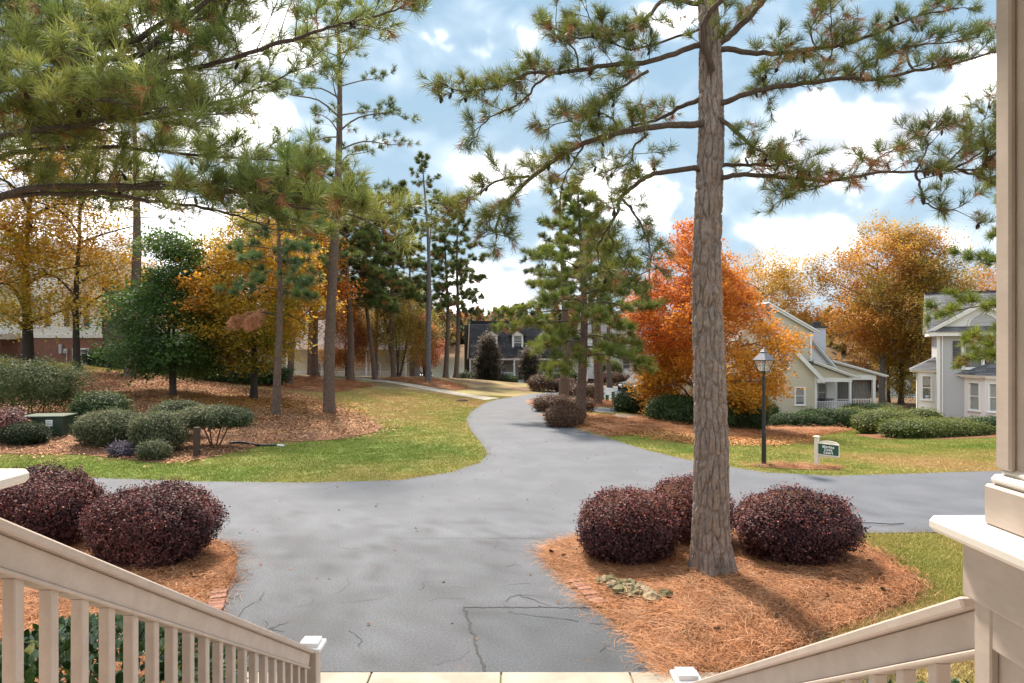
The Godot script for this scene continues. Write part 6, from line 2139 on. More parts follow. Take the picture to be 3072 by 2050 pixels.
func grounds() -> void:
	var asphalt := outline(ASPHALT)
	var stain := func(x: float, d: float) -> Color:
		var g := 1.0 + 0.09 * patchy.get_noise_2d(x * 6.0, d * 3.2) + 0.1 * patchy.get_noise_2d(x * 22.0, d * 22.0 + 7.0)
		var near := 1.0 - ss(12.0, 16.0, d)
		g -= 0.28 * ss(0.1, 0.45, patchy.get_noise_2d(x * 9.0 + 60.0, d * 9.0)) * near
		g += 0.15 * ss(0.1, 0.5, patchy.get_noise_2d(x * 7.0 - 30.0, d * 7.0 + 11.0)) * near + 0.2 * near * patchy.get_noise_2d(x * 34.0, d * 34.0)
		var c := Color(0.125, 0.137, 0.164)
		# the drive is an older, darker lift than the road, with a newer patch cut into it
		var seam := 11.73 + 0.03 * patchy.get_noise_2d(x * 8.0, 3.0)
		if d < seam:
			g *= lerpf(0.7, 0.86, ss(7.0, 11.7, d + 2.0 * patchy.get_noise_2d(x * 4.0, d * 4.0)))
		if d < 8.68 and x > -0.6 + (8.68 - d) * 0.19:
			g *= 0.86
			c = Color(0.112, 0.13, 0.16)
		return Color(c.r * g, c.g * g, c.b * g)
	var road := sheet("road", asphalt, 0.02, 0.25, 0.0, M.asphalt, stain, 0.08)
	# saw-cut patch and cracks in the drive
	crack(road, [Vector2(-0.6, 8.68), Vector2(1.05, 8.68)], 0.03, 0.02, 1)
	crack(road, [Vector2(-0.6, 8.68), Vector2(-0.42, 7.7), Vector2(-0.28, 7.0)], 0.032, 0.03, 2)
	crack(road, [Vector2(-2.2, 11.75), Vector2(-1.2, 11.72), Vector2(0.2, 11.74), Vector2(0.45, 11.7)], 0.0066, 0.0110, 3)
	crack(road, [Vector2(0.1, 9.1), Vector2(0.25, 8.95), Vector2(0.5, 8.72)], 0.0165, 0.0066, 4)
	crack(road, [Vector2(0.1, 9.1), Vector2(-0.02, 9.02), Vector2(-0.07, 8.85)], 0.0138, 0.0055, 5)
	crack(road, [Vector2(0.1, 9.1), Vector2(0.32, 9.08), Vector2(0.42, 9.02)], 0.0110, 0.0055, 6)
	crack(road, [Vector2(-0.05, 8.52), Vector2(0.3, 8.42), Vector2(0.55, 8.34), Vector2(0.8, 8.24)], 0.0066, 0.0165, 7)
	crack(road, [Vector2(0.95, 8.18), Vector2(1.22, 8.14)], 0.0165, 0.0110, 8)
	crack(road, [Vector2(-3.35, 9.2), Vector2(-3.3, 8.9), Vector2(-3.4, 8.6), Vector2(-3.35, 8.35)], 0.0077, 0.0121, 9)
	crack(road, [Vector2(-2.92, 7.95), Vector2(-2.8, 8.1), Vector2(-2.7, 8.25)], 0.0165, 0.0066, 10)
	crack(road, [Vector2(-2.85, 8.05), Vector2(-2.65, 7.95)], 0.0193, 0.0066, 11)
	crack(road, [Vector2(-2.9, 8.1), Vector2(-2.98, 8.25)], 0.0165, 0.0066, 12)
	crack(road, [Vector2(-2.2, 8.85), Vector2(-1.9, 8.9), Vector2(-1.7, 9.0)], 0.0044, 0.0066, 13)
	crack(road, [Vector2(-1.9, 8.0), Vector2(-1.72, 7.75), Vector2(-1.68, 7.55)], 0.0066, 0.0088, 14)
	crack(road, [Vector2(-1.1, 8.9), Vector2(-0.9, 9.0), Vector2(-0.6, 8.98)], 0.0066, 0.0044, 15)
	crack(road, [Vector2(-0.1, 10.25), Vector2(0.02, 10.32), Vector2(0.14, 10.3)], 0.0110, 0.0044, 16)
	crack(road, [Vector2(0.02, 10.32), Vector2(0.06, 10.45)], 0.0066, 0.0033, 17)
	crack(road, [Vector2(0.3, 11.05), Vector2(0.42, 11.02), Vector2(0.5, 11.0)], 0.0165, 0.0275, 18)
	crack(road, [Vector2(1.3, 7.05), Vector2(1.5, 7.1)], 0.0138, 0.0165, 19)
	crack(road, [Vector2(0.95, 7.45), Vector2(1.1, 7.6)], 0.0088, 0.0055, 20)
	crack(road, [Vector2(-6.3, 15.6), Vector2(-4.3, 15.6), Vector2(-4.1, 16.1)], 0.0110, 0.0110, 21)
	var walk := RandomNumberGenerator.new()
	walk.seed = 90
	for k in 16:
		var p := Vector2(walk.randf_range(-3.4, 1.2), walk.randf_range(7.1, 12.0))
		var turn := walk.randf() * TAU
		var line := [p]
		for j in walk.randi_range(2, 6):
			turn += walk.randfn() * 0.5
			p += Vector2(cos(turn), sin(turn)) * walk.randf_range(0.06, 0.16)
			line.append(p)
		if Geometry2D.is_point_in_polygon(line[0], asphalt) and Geometry2D.is_point_in_polygon(p, asphalt) and edge_distance(p, asphalt) > 0.1:
			crack(road, line, walk.randf_range(0.004, 0.008), 0.003, 500 + k)
	var lit := func(_x: float, _d: float) -> Color: return Color.WHITE
	sheet("path", outline(PATH), 0.035, 1.0, 0.0, M.concrete, lit)
	sheet("apron", outline(CONC), 0.035, 1.0, 0.0, M.concrete, lit)
	var straw := func(x: float, d: float) -> Color:
		var g := 1.0 + 0.25 * patchy.get_noise_2d(x * 7.0, d * 7.0)
		return Color(0.27 * g, 0.115 * g, 0.046 * g)
	var mulch := func(x: float, d: float) -> Color:
		var g := 1.0 + 0.3 * patchy.get_noise_2d(x * 5.0, d * 5.0)
		return Color(0.26 * g, 0.115 * g, 0.055 * g)
	var beds := {}
	for b in [["BEDL", BEDL, 0.05], ["BEDR", BEDR, 0.07], ["BEDM1", BEDM1, 0.05], ["BEDM2", BEDM2, 0.04], ["BEDLAMP", BEDLAMP, 0.02], ["STRAWF", STRAWF, 0.03], ["STRAWC", STRAWC, 0.03], ["BEDH", BEDH, 0.03], ["BEDB", BEDB, 0.03]]:
		beds[b[0]] = outline(b[1])
		sheet("straw_bed", beds[b[0]], 0.025, 0.35 if b[0] in ["BEDL", "BEDR"] else 0.8, b[2], M.straw_floor, straw, 0.1)
	var hill := outline(MULCHL)
	sheet("leaf_bed", hill, 0.025, 0.8, 0.03, M.mulch, mulch, 0.08)
	# loose pine straw
	rng.seed = 71
	var sm := Many.new()
	var put := func(p: Vector2, b: PackedVector2Array, mound: float, size: float) -> void:
		var e := edge_distance(p, b)
		var y := gh(p.x, p.y) + 0.03 + mound * ss(0.0, 0.9, e) + 0.35 * mound * lumpy.get_noise_2d(p.x * 9.0, p.y * 9.0) * ss(0.0, 0.5, e)
		var g := rnd(0.75, 1.3) * (1.0 + 0.3 * patchy.get_noise_2d(p.x * 9.0, p.y * 9.0))
		var pale := clampf(rnd(-0.6, 1.0), 0.0, 1.0)
		var c := Color(0.40, 0.165, 0.06).lerp(Color(0.52, 0.29, 0.16), pale)
		sm.add(Transform3D(Basis(Vector3.UP, rnd(0, TAU)).rotated(Vector3(rng.randfn(), 0, rng.randfn()).normalized(), rnd(0, 0.25)).scaled(Vector3.ONE * size * rnd(0.7, 1.25)), Vector3(p.x, y, -p.y)), Color(c.r * g, c.g * g, c.b * g))
	for b in [["BEDR", 150.0, 0.07, 1.0], ["BEDL", 90.0, 0.05, 1.0], ["BEDM1", 12.0, 0.05, 2.0], ["BEDM2", 10.0, 0.04, 2.0], ["BEDLAMP", 30.0, 0.02, 1.2], ["STRAWC", 8.0, 0.03, 2.2], ["STRAWF", 8.0, 0.03, 2.2]]:
		var poly: PackedVector2Array = beds[b[0]]
		scatter(poly, b[1], func(p: Vector2): put.call(p, poly, b[2], b[3]))
	var st := copies("loose_straw", L.straw, sm, M.straw, self)
	tag(st, "loose orange pine needles strewn over the planting beds", "pine straw", "", "stuff")
	# fallen leaves
	rng.seed = 72
	var lm := Many.new()
	var one := Many.new()
	var sm2 := Many.new()
	var drop := func(p: Vector2, tint: Color, tint2: Color, size: float) -> void:
		var g := rnd(0.7, 1.3)
		var c := tint.lerp(tint2, clampf(0.5 + 0.9 * patchy.get_noise_2d(p.x * 3.0, p.y * 3.0) + rnd(-0.35, 0.35), 0.0, 1.0))
		lm.add(Transform3D(Basis(Vector3.UP, rnd(0, TAU)).scaled(Vector3.ONE * size * rnd(0.7, 1.25)), Vector3(p.x, gh(p.x, p.y) + 0.055, -p.y)), Color(c.r * g, c.g * g, c.b * g))
	scatter(hill, 26.0, func(p: Vector2):
		if rng.randf() < 0.35 + ss(22.0, 28.0, p.y):
			drop.call(p + Vector2(rng.randfn(), rng.randfn()) * 0.35, Color(0.37, 0.165, 0.075), Color(0.53, 0.31, 0.17), 1.0))
	for k in 900:
		var p := Vector2(-11.9 + rng.randfn() * 2.2, 30.6 + rng.randfn() * 1.5)
		drop.call(p, Color(0.5, 0.25, 0.03), Color(0.55, 0.29, 0.08), 1.0)
	scatter(outline(LITR), 34.0, func(p: Vector2): drop.call(p, Color(0.45, 0.17, 0.04), Color(0.52, 0.28, 0.11), 1.0))
	scatter(beds["BEDM2"], 12.0, func(p: Vector2): drop.call(p, Color(0.45, 0.17, 0.04), Color(0.5, 0.26, 0.1), 1.0))
	for k in 260:
		var p := Vector2(rnd(-6, 7), rnd(7.2, 24))
		if Geometry2D.is_point_in_polygon(p, asphalt):
			var g := rnd(0.5, 1.1)
			var side := 0.03 + 0.05 * rng.randf()
			one.add(Transform3D(Basis(Vector3.UP, rnd(0, TAU)).scaled(Vector3.ONE * side / 0.085), Vector3(p.x, gh(p.x, p.y) + 0.024, -p.y)), Color(0.3 * g, 0.17 * g, 0.08 * g))
	for k in 700:
		var e: float = rng.randf() * ASPHALT.size() / 2.0
		var j := int(e) % asphalt.size()
		var p := asphalt[j].lerp(asphalt[(j + 1) % asphalt.size()], e - int(e)) + Vector2(rng.randfn(), rng.randfn()) * 0.16
		if absf(p.x) < 12.0 and p.y < 22.0 and p.y > 7.1:
			var g := rnd(0.6, 1.1)
			sm2.add(Transform3D(Basis(Vector3.UP, rnd(0, TAU)).scaled(Vector3.ONE * rnd(0.3, 0.75)), Vector3(p.x, 0.026 + gh(p.x, p.y), -p.y)), Color(0.4 * g, 0.2 * g, 0.09 * g))
	tag(copies("road_leaves", L.one_leaf, one, M.straw, self), "single dry leaves scattered over the asphalt", "fallen leaves", "", "stuff")
	tag(copies("road_straw", L.straw_flat, sm2, M.straw, self), "thin drifts of pine needles along the asphalt edge", "pine straw", "", "stuff")
	var lv := copies("fallen_leaves", L.litter, lm, M.straw, self)
	tag(lv, "dry fallen leaves scattered under the trees", "fallen leaves", "", "stuff")
	# turf
	rng.seed = 73
	var gm := Many.new()
	var keep: Array = [asphalt, hill, outline(PATH), outline(CONC)]
	for b in beds.values():
		keep.append(b)
	for k in 150000:
		var d := 9.0 + 36.0 * pow(rng.randf(), 1.35)
		var x := rnd(-0.82, 0.82) * d
		var p := Vector2(x, d)
		if d < 11.9 and x < 3.0:
			continue
		if inside_any(p, keep) and not (inside_any(p, [asphalt]) and edge_distance(p, asphalt) < 0.09 * rng.randf()):
			continue
		var c := grass_tint(x, d)
		var g := rnd(0.8, 1.25)
		gm.add(Transform3D(Basis(Vector3.UP, rnd(0, TAU)).scaled(Vector3.ONE * rnd(0.8, 1.2) * (0.85 + d * 0.022)), on(x, d, 0.0)), Color(c.r * g * 1.05, c.g * g * 1.05, c.b * g))
	for k in 14000:
		var d := rnd(6.8, 12.0)
		var x := rnd(1.6, 9.5)
		var p := Vector2(x, d)
		if inside_any(p, keep) or x < 1.5 + (12.0 - d) * 0.05:
			continue
		var c := grass_tint(x, d)
		var g := rnd(0.8, 1.25)
		gm.add(Transform3D(Basis(Vector3.UP, rnd(0, TAU)).scaled(Vector3.ONE * rnd(0.9, 1.3)), on(x, d, 0.0)), Color(c.r * g, c.g * g, c.b * g))
	var gr := copies("grass", L.blade, gm, M.straw, self)
	tag(gr, "short patchy lawn grass, part green and part dormant tan", "grass", "", "stuff")
	# brick edging each side of the drive
	rng.seed = 74
	var brick := Shape.new()
	brick.box(Vector3.ZERO, Vector3(0.2, 0.09, 0.092), Basis(), 0.008)
	var brick_mesh := brick.mesh()
	for side in [[-3.93, 9.2, -3.66, 8.35, 10, "row of red edging bricks between drive and straw bed by the stair railing"], [0.87, 9.55, 1.14, 8.68, 9, "row of worn edging bricks between drive and straw bed with the river stones"]]:
		var row := thing("brick_edging", side[5], "brick edging", P(side[0], 0.03, side[1]), 0.0, "brick edging along the drive")
		var a := Vector3(0, 0, 0)
		var b := P(side[2] - side[0], 0, side[3] - side[1])
		var turn := atan2(-(b.x), -(b.z)) 
		for k in side[4]:
			var o := MeshInstance3D.new()
			o.name = "brick"
			o.mesh = brick_mesh
			var g := rnd(0.75, 1.25)
			o.material_override = M["brick_%d" % (k % 4)]
			o.position = a.lerp(b, (k + 0.5) / side[4]) + Vector3(rnd(-0.008, 0.008), rnd(-0.008, 0.01), 0)
			o.rotation = Vector3(rnd(-0.03, 0.03), turn + rnd(-0.06, 0.06), rnd(-0.04, 0.04))
			row.add_child(o, true)
	# river stones in the bed
	rng.seed = 75
	for k in 24:
		var f := k / 23.0
		var x := 1.14 + 0.1 * (k % 3) + f * 0.62 + rnd(-0.06, 0.06)
		var d := 9.4 - f * 0.3 - (k % 3) * 0.2 + rnd(-0.08, 0.08)
		var o := single("river_stone", stone_shape(rnd(0.05, 0.13)), M.stone, "smooth mossy river stone in the cluster beside the brick edging", "stone", P(x, 0.125, d), "river stones beside the drive")
		o.rotation = Vector3(rnd(-0.2, 0.2), rnd(0, TAU), rnd(-0.2, 0.2))
	# pine cones lying about
	rng.seed = 76
	var pc := cone_mesh()
	for q in [[4.9, 8.95], [4.55, 9.05], [4.1, 8.9], [5.2, 9.6], [2.5, 8.6], [1.95, 8.7], [3.15, 8.1], [0.75, 10.45], [0.65, 10.6], [1.35, 10.2], [5.3, 10.2], [2.3, 7.8]]:
		var o := single("pine_cone", pc, M.cone, "dark fallen pine cone lying on the straw bed round the pine", "pine cone", P(q[0], 0.13, q[1]), "fallen pine cones")
		o.rotation = Vector3(PI / 2 + rnd(-0.3, 0.3), rnd(0, TAU), 0)


func woods() -> void:
	var pl := pine_look()
	# the big pine in the straw bed
	rng.seed = 101
	var t := thing("pine_tree", "large pine with scaly trunk standing in the straw bed between purple bushes", "tree", P(2.86, 0.0, 9.8))
	var tp := PackedVector3Array()
	for q in [[2.88, -0.1], [2.85, 0.65], [2.855, 1.3], [2.86, 2.08], [2.82, 3.28], [2.79, 4.55], [2.83, 5.6], [2.86, 6.43], [2.84, 7.67], [2.81, 8.3], [2.85, 10.0], [2.9, 12.5], [2.8, 15.0]]:
		tp.append(Vector3(q[0] - 2.86, q[1], 0.0))
	var rad := PackedFloat32Array([0.265, 0.24, 0.232, 0.222, 0.205, 0.185, 0.175, 0.165, 0.14, 0.128, 0.1, 0.06, 0.02])
	part("trunk", bark_trunk(tp, rad, 176, 0.02, 0.036, 0.075, 5, Color(0.3, 0.235, 0.2), [[5.0, 1.9], [4.15, 1.4], [3.2, 1.75], [5.7, 2.2]]), M.bark_near, t)
	var look := pine_look({"limb": Color(0.13, 0.092, 0.07), "bark": Color(0.1, 0.068, 0.05), "dead": 0.09, "cone": 0.035, "spur": 0.14, "twig": 0.007, "a": Color(0.085, 0.135, 0.03), "b": Color(0.23, 0.23, 0.04)})
	limbed_pine(t, LIMBS_NEAR, 0.85, 8, 0.11, 0.6, look)
	# its crown above the picture
	var bs := Shape.new()
	var cr := Many.new()
	for k in 16:
		var y := 8.6 + k * 0.38
		var az := k * 2.4
		var l := lerpf(3.0, 0.9, k / 15.0) * rnd(0.8, 1.1)
		var o := Vector3(0, y, 0)
		var out := Vector3(cos(az), 0.25, sin(az))
		var lp := curve(PackedVector3Array([o, o + out * l * 0.5, o + out * l]), 4)
		bs.tube(lp, taper(lp.size(), 0.05, 0.01), 5, look.bark, look.bark)
		dress(lp, 0.3, 0.4, l * 0.4, 1.0, 3, bs, cr, null, null, look)
	part("upper_branches", bs, M.twig, t)
	copies("upper_crown", L.tuft_mid, cr, M.needle, t)
	# pine whose branches reach in from the left
	rng.seed = 102
	t = thing("pine_tree", "pine reaching in overhead with long needled boughs, its trunk out of sight", "tree", P(-9.0, 0.0, 8.6))
	tp = PackedVector3Array()
	for k in 9:
		tp.append(Vector3(0.1 * sin(k), k * 1.75 - 0.1, 0.0))
	part("trunk", bark_trunk(tp, taper(9, 0.27, 0.05), 40, 0.06, 0.03, 0.08, 6, Color(0.17, 0.13, 0.11)), M.bark, t)
	look = pine_look({"limb": Color(0.12, 0.09, 0.075), "bark": Color(0.085, 0.062, 0.048), "dead": 0.05, "cone": 0.008, "spur": 0.16, "twig": 0.007, "a": Color(0.115, 0.19, 0.05), "b": Color(0.31, 0.31, 0.07), "lift": 0.75})
	limbed_pine(t, LIMBS_LEFT, 1.05, 6, 0.1, 0.95, look)
	# standing pines further off
	var far := "tall pines along the path"
	pine("tall straight pine with sparse crown beside the smaller pine on the leaf bed", far, -7.88, 29.45, 19.0, 0.25, Vector3(0.1, 0, 0), 0.5, 28, 3.3, L.tuft_mid, 1.0, 4, 0.28, 111, pine_look({"low": 0.7, "rise0": 0.15, "bark": Color(0.12, 0.1, 0.085), "dead": 0.02}))
	var slender := pine("slender pine with a drooping brown spray in front of the orange tree", far, -9.5, 27.5, 9.8, 0.165, Vector3(0.0, 0, 0), 0.5, 24, 2.3, L.tuft_mid, 1.15, 6, 0.24, 112, pine_look({"low": 1.0, "rise0": -0.1, "a": Color(0.06, 0.12, 0.045), "b": Color(0.12, 0.18, 0.05)}))
	var spray := Shape.new()
	var brown := Many.new()
	for e in [[-1.25, -0.35], [-0.9, 0.5], [-1.7, 0.15]]:
		var lp := curve(PackedVector3Array([Vector3(0, 4.15, 0), Vector3(e[0] * 0.5, 4.3, e[1] * 0.5), Vector3(e[0], 3.85, e[1])]), 4)
		spray.tube(lp, taper(lp.size(), 0.025, 0.008), 5, pl.bark, pl.bark)
		for k in 44:
			var q := lp[lp.size() - 1 - k % 5].lerp(lp[lp.size() - 1], rng.randf()) + ball() * 0.2
			var g := rnd(0.75, 1.25)
			brown.add(Transform3D(aim(Vector3.DOWN + ball() * 0.8, rnd(0.7, 1.0)), q), Color(0.5 * g, 0.235 * g, 0.12 * g))
	part("dead_branch", spray, M.twig, slender)
	copies("dead_spray", L.tuft_mid, brown, M.straw, slender)
	pine("broad pine trunk rising behind the dark green maple", far, -20.6, 36.8, 17.0, 0.3, Vector3(0.2, 0, 0), 0.5, 20, 3.0, L.tuft_mid, 1.1, 3, 0.32, 113, pl)
	pine("pine at the near end of the pale path with dark layered boughs", far, -11.6, 49.0, 15.0, 0.26, Vector3(-0.1, 0, 0), 0.36, 34, 4.0, L.tuft_far, 1.15, 10, 0.29, 114, pine_look({"low": 1.0, "rise0": -0.1}), true)
	pine("leaning thin pine just beyond the dark layered pine by the path", far, -10.6, 53.0, 14.5, 0.19, Vector3(-0.9, 0, 0), 0.42, 26, 3.2, L.tuft_far, 1.15, 10, 0.31, 115, pl, true)
	pine("grey-trunked pine second from the multi-stemmed tree by the path", far, -9.5, 55.0, 15.5, 0.2, Vector3(0, 0, 0), 0.4, 30, 3.4, L.tuft_far, 1.15, 10, 0.31, 116, pl, true)
	pine("stout pine trunk far back between the orange tree and the path", far, -14.6, 50.5, 16.0, 0.3, Vector3(0, 0, 0), 0.42, 30, 3.6, L.tuft_far, 1.15, 10, 0.31, 117, pl, true)
	pine("tallest pale-trunked pine on the straw mound beside the path", far, -6.55, 53.5, 17.6, 0.24, Vector3(-0.6, 0, 0), 0.66, 20, 2.3, L.tuft_far, 0.85, 6, 0.27, 118, pine_look({"trunk": Color(0.2, 0.19, 0.19), "dead": 0.08}), true)
	pine("pine between the pale mound pine and the lake", far, -5.75, 59.0, 13.0, 0.22, Vector3(0, 0, 0), 0.42, 24, 2.8, L.tuft_far, 1.0, 8, 0.31, 119, pine_look({"dead": 0.14}), true)
	pine("pine with open layered crown against the sky next to the dark-roofed cottage", far, -4.95, 60.0, 15.0, 0.21, Vector3(0.5, 0, 0), 0.38, 28, 3.5, L.tuft_far, 1.05, 8, 0.29, 120, pine_look({"low": 0.6, "rise0": 0.05}), true)
	pine("thin distant pine behind the pink-leaved tree", far, -9.3, 64.0, 15.0, 0.17, Vector3(0.2, 0, 0), 0.45, 18, 2.4, L.tuft_far, 0.85, 6, 0.34, 121, pl, true)
	pine("thin distant pine over the lake left of the mound pine", far, -8.0, 66.0, 17.0, 0.18, Vector3(0.1, 0, 0), 0.5, 20, 2.5, L.tuft_far, 0.85, 6, 0.34, 122, pl, true)
	pine("dense pine filling the skyline behind the stout trunk and the orange tree", far, -16.5, 56.0, 17.0, 0.26, Vector3(0.3, 0, 0), 0.36, 34, 3.8, L.tuft_far, 1.2, 10, 0.3, 123, pl, true)
	pine("dense pine between the leaning thin pine and the lake shore", far, -12.2, 61.0, 16.0, 0.22, Vector3(-0.2, 0, 0), 0.34, 32, 3.5, L.tuft_far, 1.2, 10, 0.3, 124, pl, true)
	pine("dark pine showing above the golden maple behind the slender pine", far, -13.2, 40.5, 14.0, 0.2, Vector3(0.2, 0, 0), 0.45, 26, 3.2, L.tuft_far, 0.95, 7, 0.28, 125, pl, true)
	# group beside the road
	var by := "pines in the island beside the road"
	pine("full low-branched pine in front of the cottage beside the road", by, 3.02, 30.3, 10.0, 0.22, Vector3(-0.1, 0, 0), 0.27, 42, 3.3, L.tuft_mid, 1.25, 7, 0.2, 131, pine_look({"low": 1.0, "rise0": -0.12, "dead": 0.06, "a": Color(0.1, 0.16, 0.035), "b": Color(0.25, 0.26, 0.04)}))
	pine("thick bare pine trunk directly behind the low-branched pine", by, 3.3, 44.0, 13.6, 0.3, Vector3(0, 0, 0), 0.5, 20, 2.9, L.tuft_far, 0.9, 6, 0.26, 132, pine_look({"a": Color(0.045, 0.075, 0.018), "b": Color(0.1, 0.12, 0.022)}))
	pine("leaning pine trunk nearer the road of the pair by the green pedestals", by, 5.05, 40.0, 11.0, 0.21, Vector3(-0.3, 0, 0), 0.5, 18, 2.8, L.tuft_far, 0.85, 6, 0.26, 133, pl)
	pine("farther pine trunk of the pair by the green pedestals", by, 5.9, 45.5, 11.5, 0.22, Vector3(0.2, 0, 0), 0.55, 16, 2.6, L.tuft_far, 0.85, 6, 0.27, 134, pl)
	pine("pine trunk in front of the white house porch", by, 8.6, 60.0, 11.0, 0.24, Vector3(0, 0, 0), 0.5, 16, 3.0, L.tuft_far, 0.85, 6, 0.31, 135, pl, true)
	# pine behind the porch column
	pine("bright green pine whose boughs show beside the porch column", "", 17.3, 22.0, 13.0, 0.22, Vector3(0.2, 0, 0), 0.18, 34, 3.3, L.tuft_mid, 1.25, 7, 0.22, 136, pine_look({"low": 0.9, "rise0": 0.05, "dead": 0.02, "a": Color(0.1, 0.16, 0.025), "b": Color(0.24, 0.26, 0.03)}))
	# broad-leaved trees in autumn colours
	var egg := [0.5, 0.95, 1.0, 0.98, 0.92, 0.82, 0.66, 0.44, 0.15]
	var round := [0.3, 0.75, 1.0, 1.0, 0.95, 0.85, 0.65, 0.35]
	broad_tree("maple_tree", "orange-red maple behind the large pine trunk", "", 9.15, 34.0, 10.1, 0.17, 0.6, 4.2, egg, 760, 7, L.maple, 1.0, [Color(0.55, 0.3, 0.03), Color(0.62, 0.27, 0.025), Color(0.64, 0.22, 0.035), Color(0.62, 0.18, 0.06)], 201, {"by_height": 0.75, "flat": 0.45, "clump": 0.24, "limbs": 24, "gaps": 0.24, "gap_size": 2.0})
	broad_tree("maple_tree", "golden orange maple on the leaf bed behind the slender pine", "", -11.95, 31.6, 8.7, 0.16, 1.6, 3.3, round, 460, 6, L.maple, 1.0, [Color(0.2, 0.21, 0.03), Color(0.44, 0.32, 0.03), Color(0.58, 0.32, 0.03), Color(0.6, 0.26, 0.04)], 202, {"by_height": 0.1, "flat": 0.45, "clump": 0.26, "gaps": 0.28, "gap_size": 2.0, "limbs": 16, "bark": Color(0.05, 0.042, 0.036)})
	broad_tree("maple_tree", "dark green layered maple with twin stems on the leaf bed", "", -15.2, 30.6, 7.5, 0.1, 1.0, 3.1, [0.6, 0.95, 1.0, 0.9, 0.8, 0.65, 0.45, 0.2], 430, 6, L.maple, 0.95, [Color(0.036, 0.085, 0.016), Color(0.06, 0.125, 0.022), Color(0.1, 0.165, 0.026), Color(0.36, 0.26, 0.04)], 203, {"stems": 2, "splay": 0.25, "flat": 0.14, "clump": 0.36, "gaps": 0.26, "patch": 0.9, "gap_size": 1.6, "limbs": 20})
	broad_tree("oak_tree", "yellow-green oak with dark trunk in front of the brick-based house", "yellow oaks on the left", -28.0, 39.5, 14.5, 0.3, 1.9, 5.4, round, 230, 9, L.oak, 0.85, [Color(0.224, 0.232, 0.035), Color(0.42, 0.319, 0.035), Color(0.504, 0.261, 0.028), Color(0.476, 0.174, 0.028)], 204, {"gaps": 0.3, "clump": 0.5, "bark": Color(0.05, 0.04, 0.035), "limbs": 14})
	broad_tree("oak_tree", "thinner yellow-orange oak between the brick-based house and the dark maple", "yellow oaks on the left", -24.2, 38.0, 13.5, 0.2, 2.6, 4.6, round, 170, 9, L.oak, 0.85, [Color(0.28, 0.261, 0.035), Color(0.476, 0.319, 0.035), Color(0.532, 0.246, 0.028)], 205, {"gaps": 0.3, "clump": 0.5, "bark": Color(0.05, 0.04, 0.035)})
	broad_tree("maple_tree", "orange tree seen high between the pine boughs behind the golden maple", "", -15.5, 45.0, 13.0, 0.22, 3.0, 4.6, round, 330, 9, L.oak, 0.9, [Color(0.28, 0.203, 0.028), Color(0.56, 0.246, 0.021), Color(0.616, 0.174, 0.021)], 206, {"gaps": 0.2, "clump": 0.5})
	broad_tree("small_tree", "small pink-red tree in front of the lake beside the pale mound pine", "", -8.5, 66.0, 6.2, 0.08, 1.6, 1.7, [0.3, 0.85, 1.0, 0.85, 0.7, 0.5, 0.25], 110, 8, L.oak, 0.75, [Color(0.56, 0.145, 0.07), Color(0.63, 0.189, 0.112), Color(0.588, 0.29, 0.14)], 207, {"gaps": 0.25, "clump": 0.35, "stems": 3, "splay": 0.3})
	broad_tree("small_tree", "multi-stemmed tree with olive-brown leaves on the crest by the path", "", -9.6, 57.5, 6.6, 0.09, 1.6, 3.3, [0.5, 0.9, 1.0, 0.9, 0.7, 0.4], 150, 8, L.oak, 0.75, [Color(0.182, 0.16, 0.035), Color(0.336, 0.246, 0.042), Color(0.42, 0.246, 0.042)], 208, {"gaps": 0.28, "clump": 0.4, "stems": 6, "splay": 1.3})
	broad_tree("small_tree", "russet-leaved small tree between two pines near the path end", "", -13.6, 56.0, 6.0, 0.08, 0.7, 2.3, round, 120, 8, L.oak, 0.75, [Color(0.28, 0.131, 0.035), Color(0.448, 0.174, 0.035), Color(0.504, 0.232, 0.042)], 209, {"gaps": 0.25, "clump": 0.4})
	broad_tree("birch_tree", "yellow-green tree filling the gap between the far pines", "", -11.0, 72.0, 11.5, 0.14, 2.2, 3.6, round, 190, 9, L.oak, 0.9, [Color(0.224, 0.217, 0.042), Color(0.392, 0.319, 0.042), Color(0.476, 0.319, 0.042)], 210, {"gaps": 0.2, "clump": 0.5})
	broad_tree("birch_tree", "yellow tree farther along the shore beyond the path pines", "", -17.5, 74.0, 10.5, 0.14, 1.2, 4.0, round, 190, 9, L.oak, 0.9, [Color(0.28, 0.232, 0.042), Color(0.504, 0.319, 0.042), Color(0.504, 0.203, 0.028)], 211, {"gaps": 0.15, "clump": 0.55})
	var right := "autumn trees behind the houses on the right"
	broad_tree("oak_tree", "tall tan-orange tree with pale grey trunk between the two right-hand houses", right, 33.6, 62.0, 16.5, 0.3, 5.0, 6.2, round, 420, 7, L.oak, 1.05, [Color(0.286, 0.264, 0.0546), Color(0.504, 0.32, 0.0546), Color(0.62, 0.32, 0.0637), Color(0.605, 0.226, 0.0546)], 212, {"gaps": 0.3, "gap_size": 1.5, "limbs": 16, "clump": 0.6, "bark": Color(0.26, 0.23, 0.2)})
	broad_tree("oak_tree", "ivy-clad yellow-green tree beside the pale-trunked tree", right, 37.0, 65.0, 12.0, 0.24, 1.2, 3.4, [0.2, 0.3, 0.5, 0.9, 1.0, 0.9, 0.7, 0.4], 220, 9, L.oak, 0.9, [Color(0.24, 0.234, 0.052), Color(0.456, 0.377, 0.065), Color(0.6, 0.39, 0.065)], 213, {"gaps": 0.3, "gap_size": 1.5, "limbs": 16, "clump": 0.5})
	broad_tree("oak_tree", "brownish-orange tree close to the grey clapboard house", right, 36.0, 60.0, 15.5, 0.24, 3.2, 5.2, round, 330, 7, L.oak, 1.0, [Color(0.269, 0.226, 0.0546), Color(0.47, 0.282, 0.0546), Color(0.605, 0.246, 0.0546)], 214, {"gaps": 0.3, "gap_size": 1.5, "limbs": 16, "clump": 0.6})
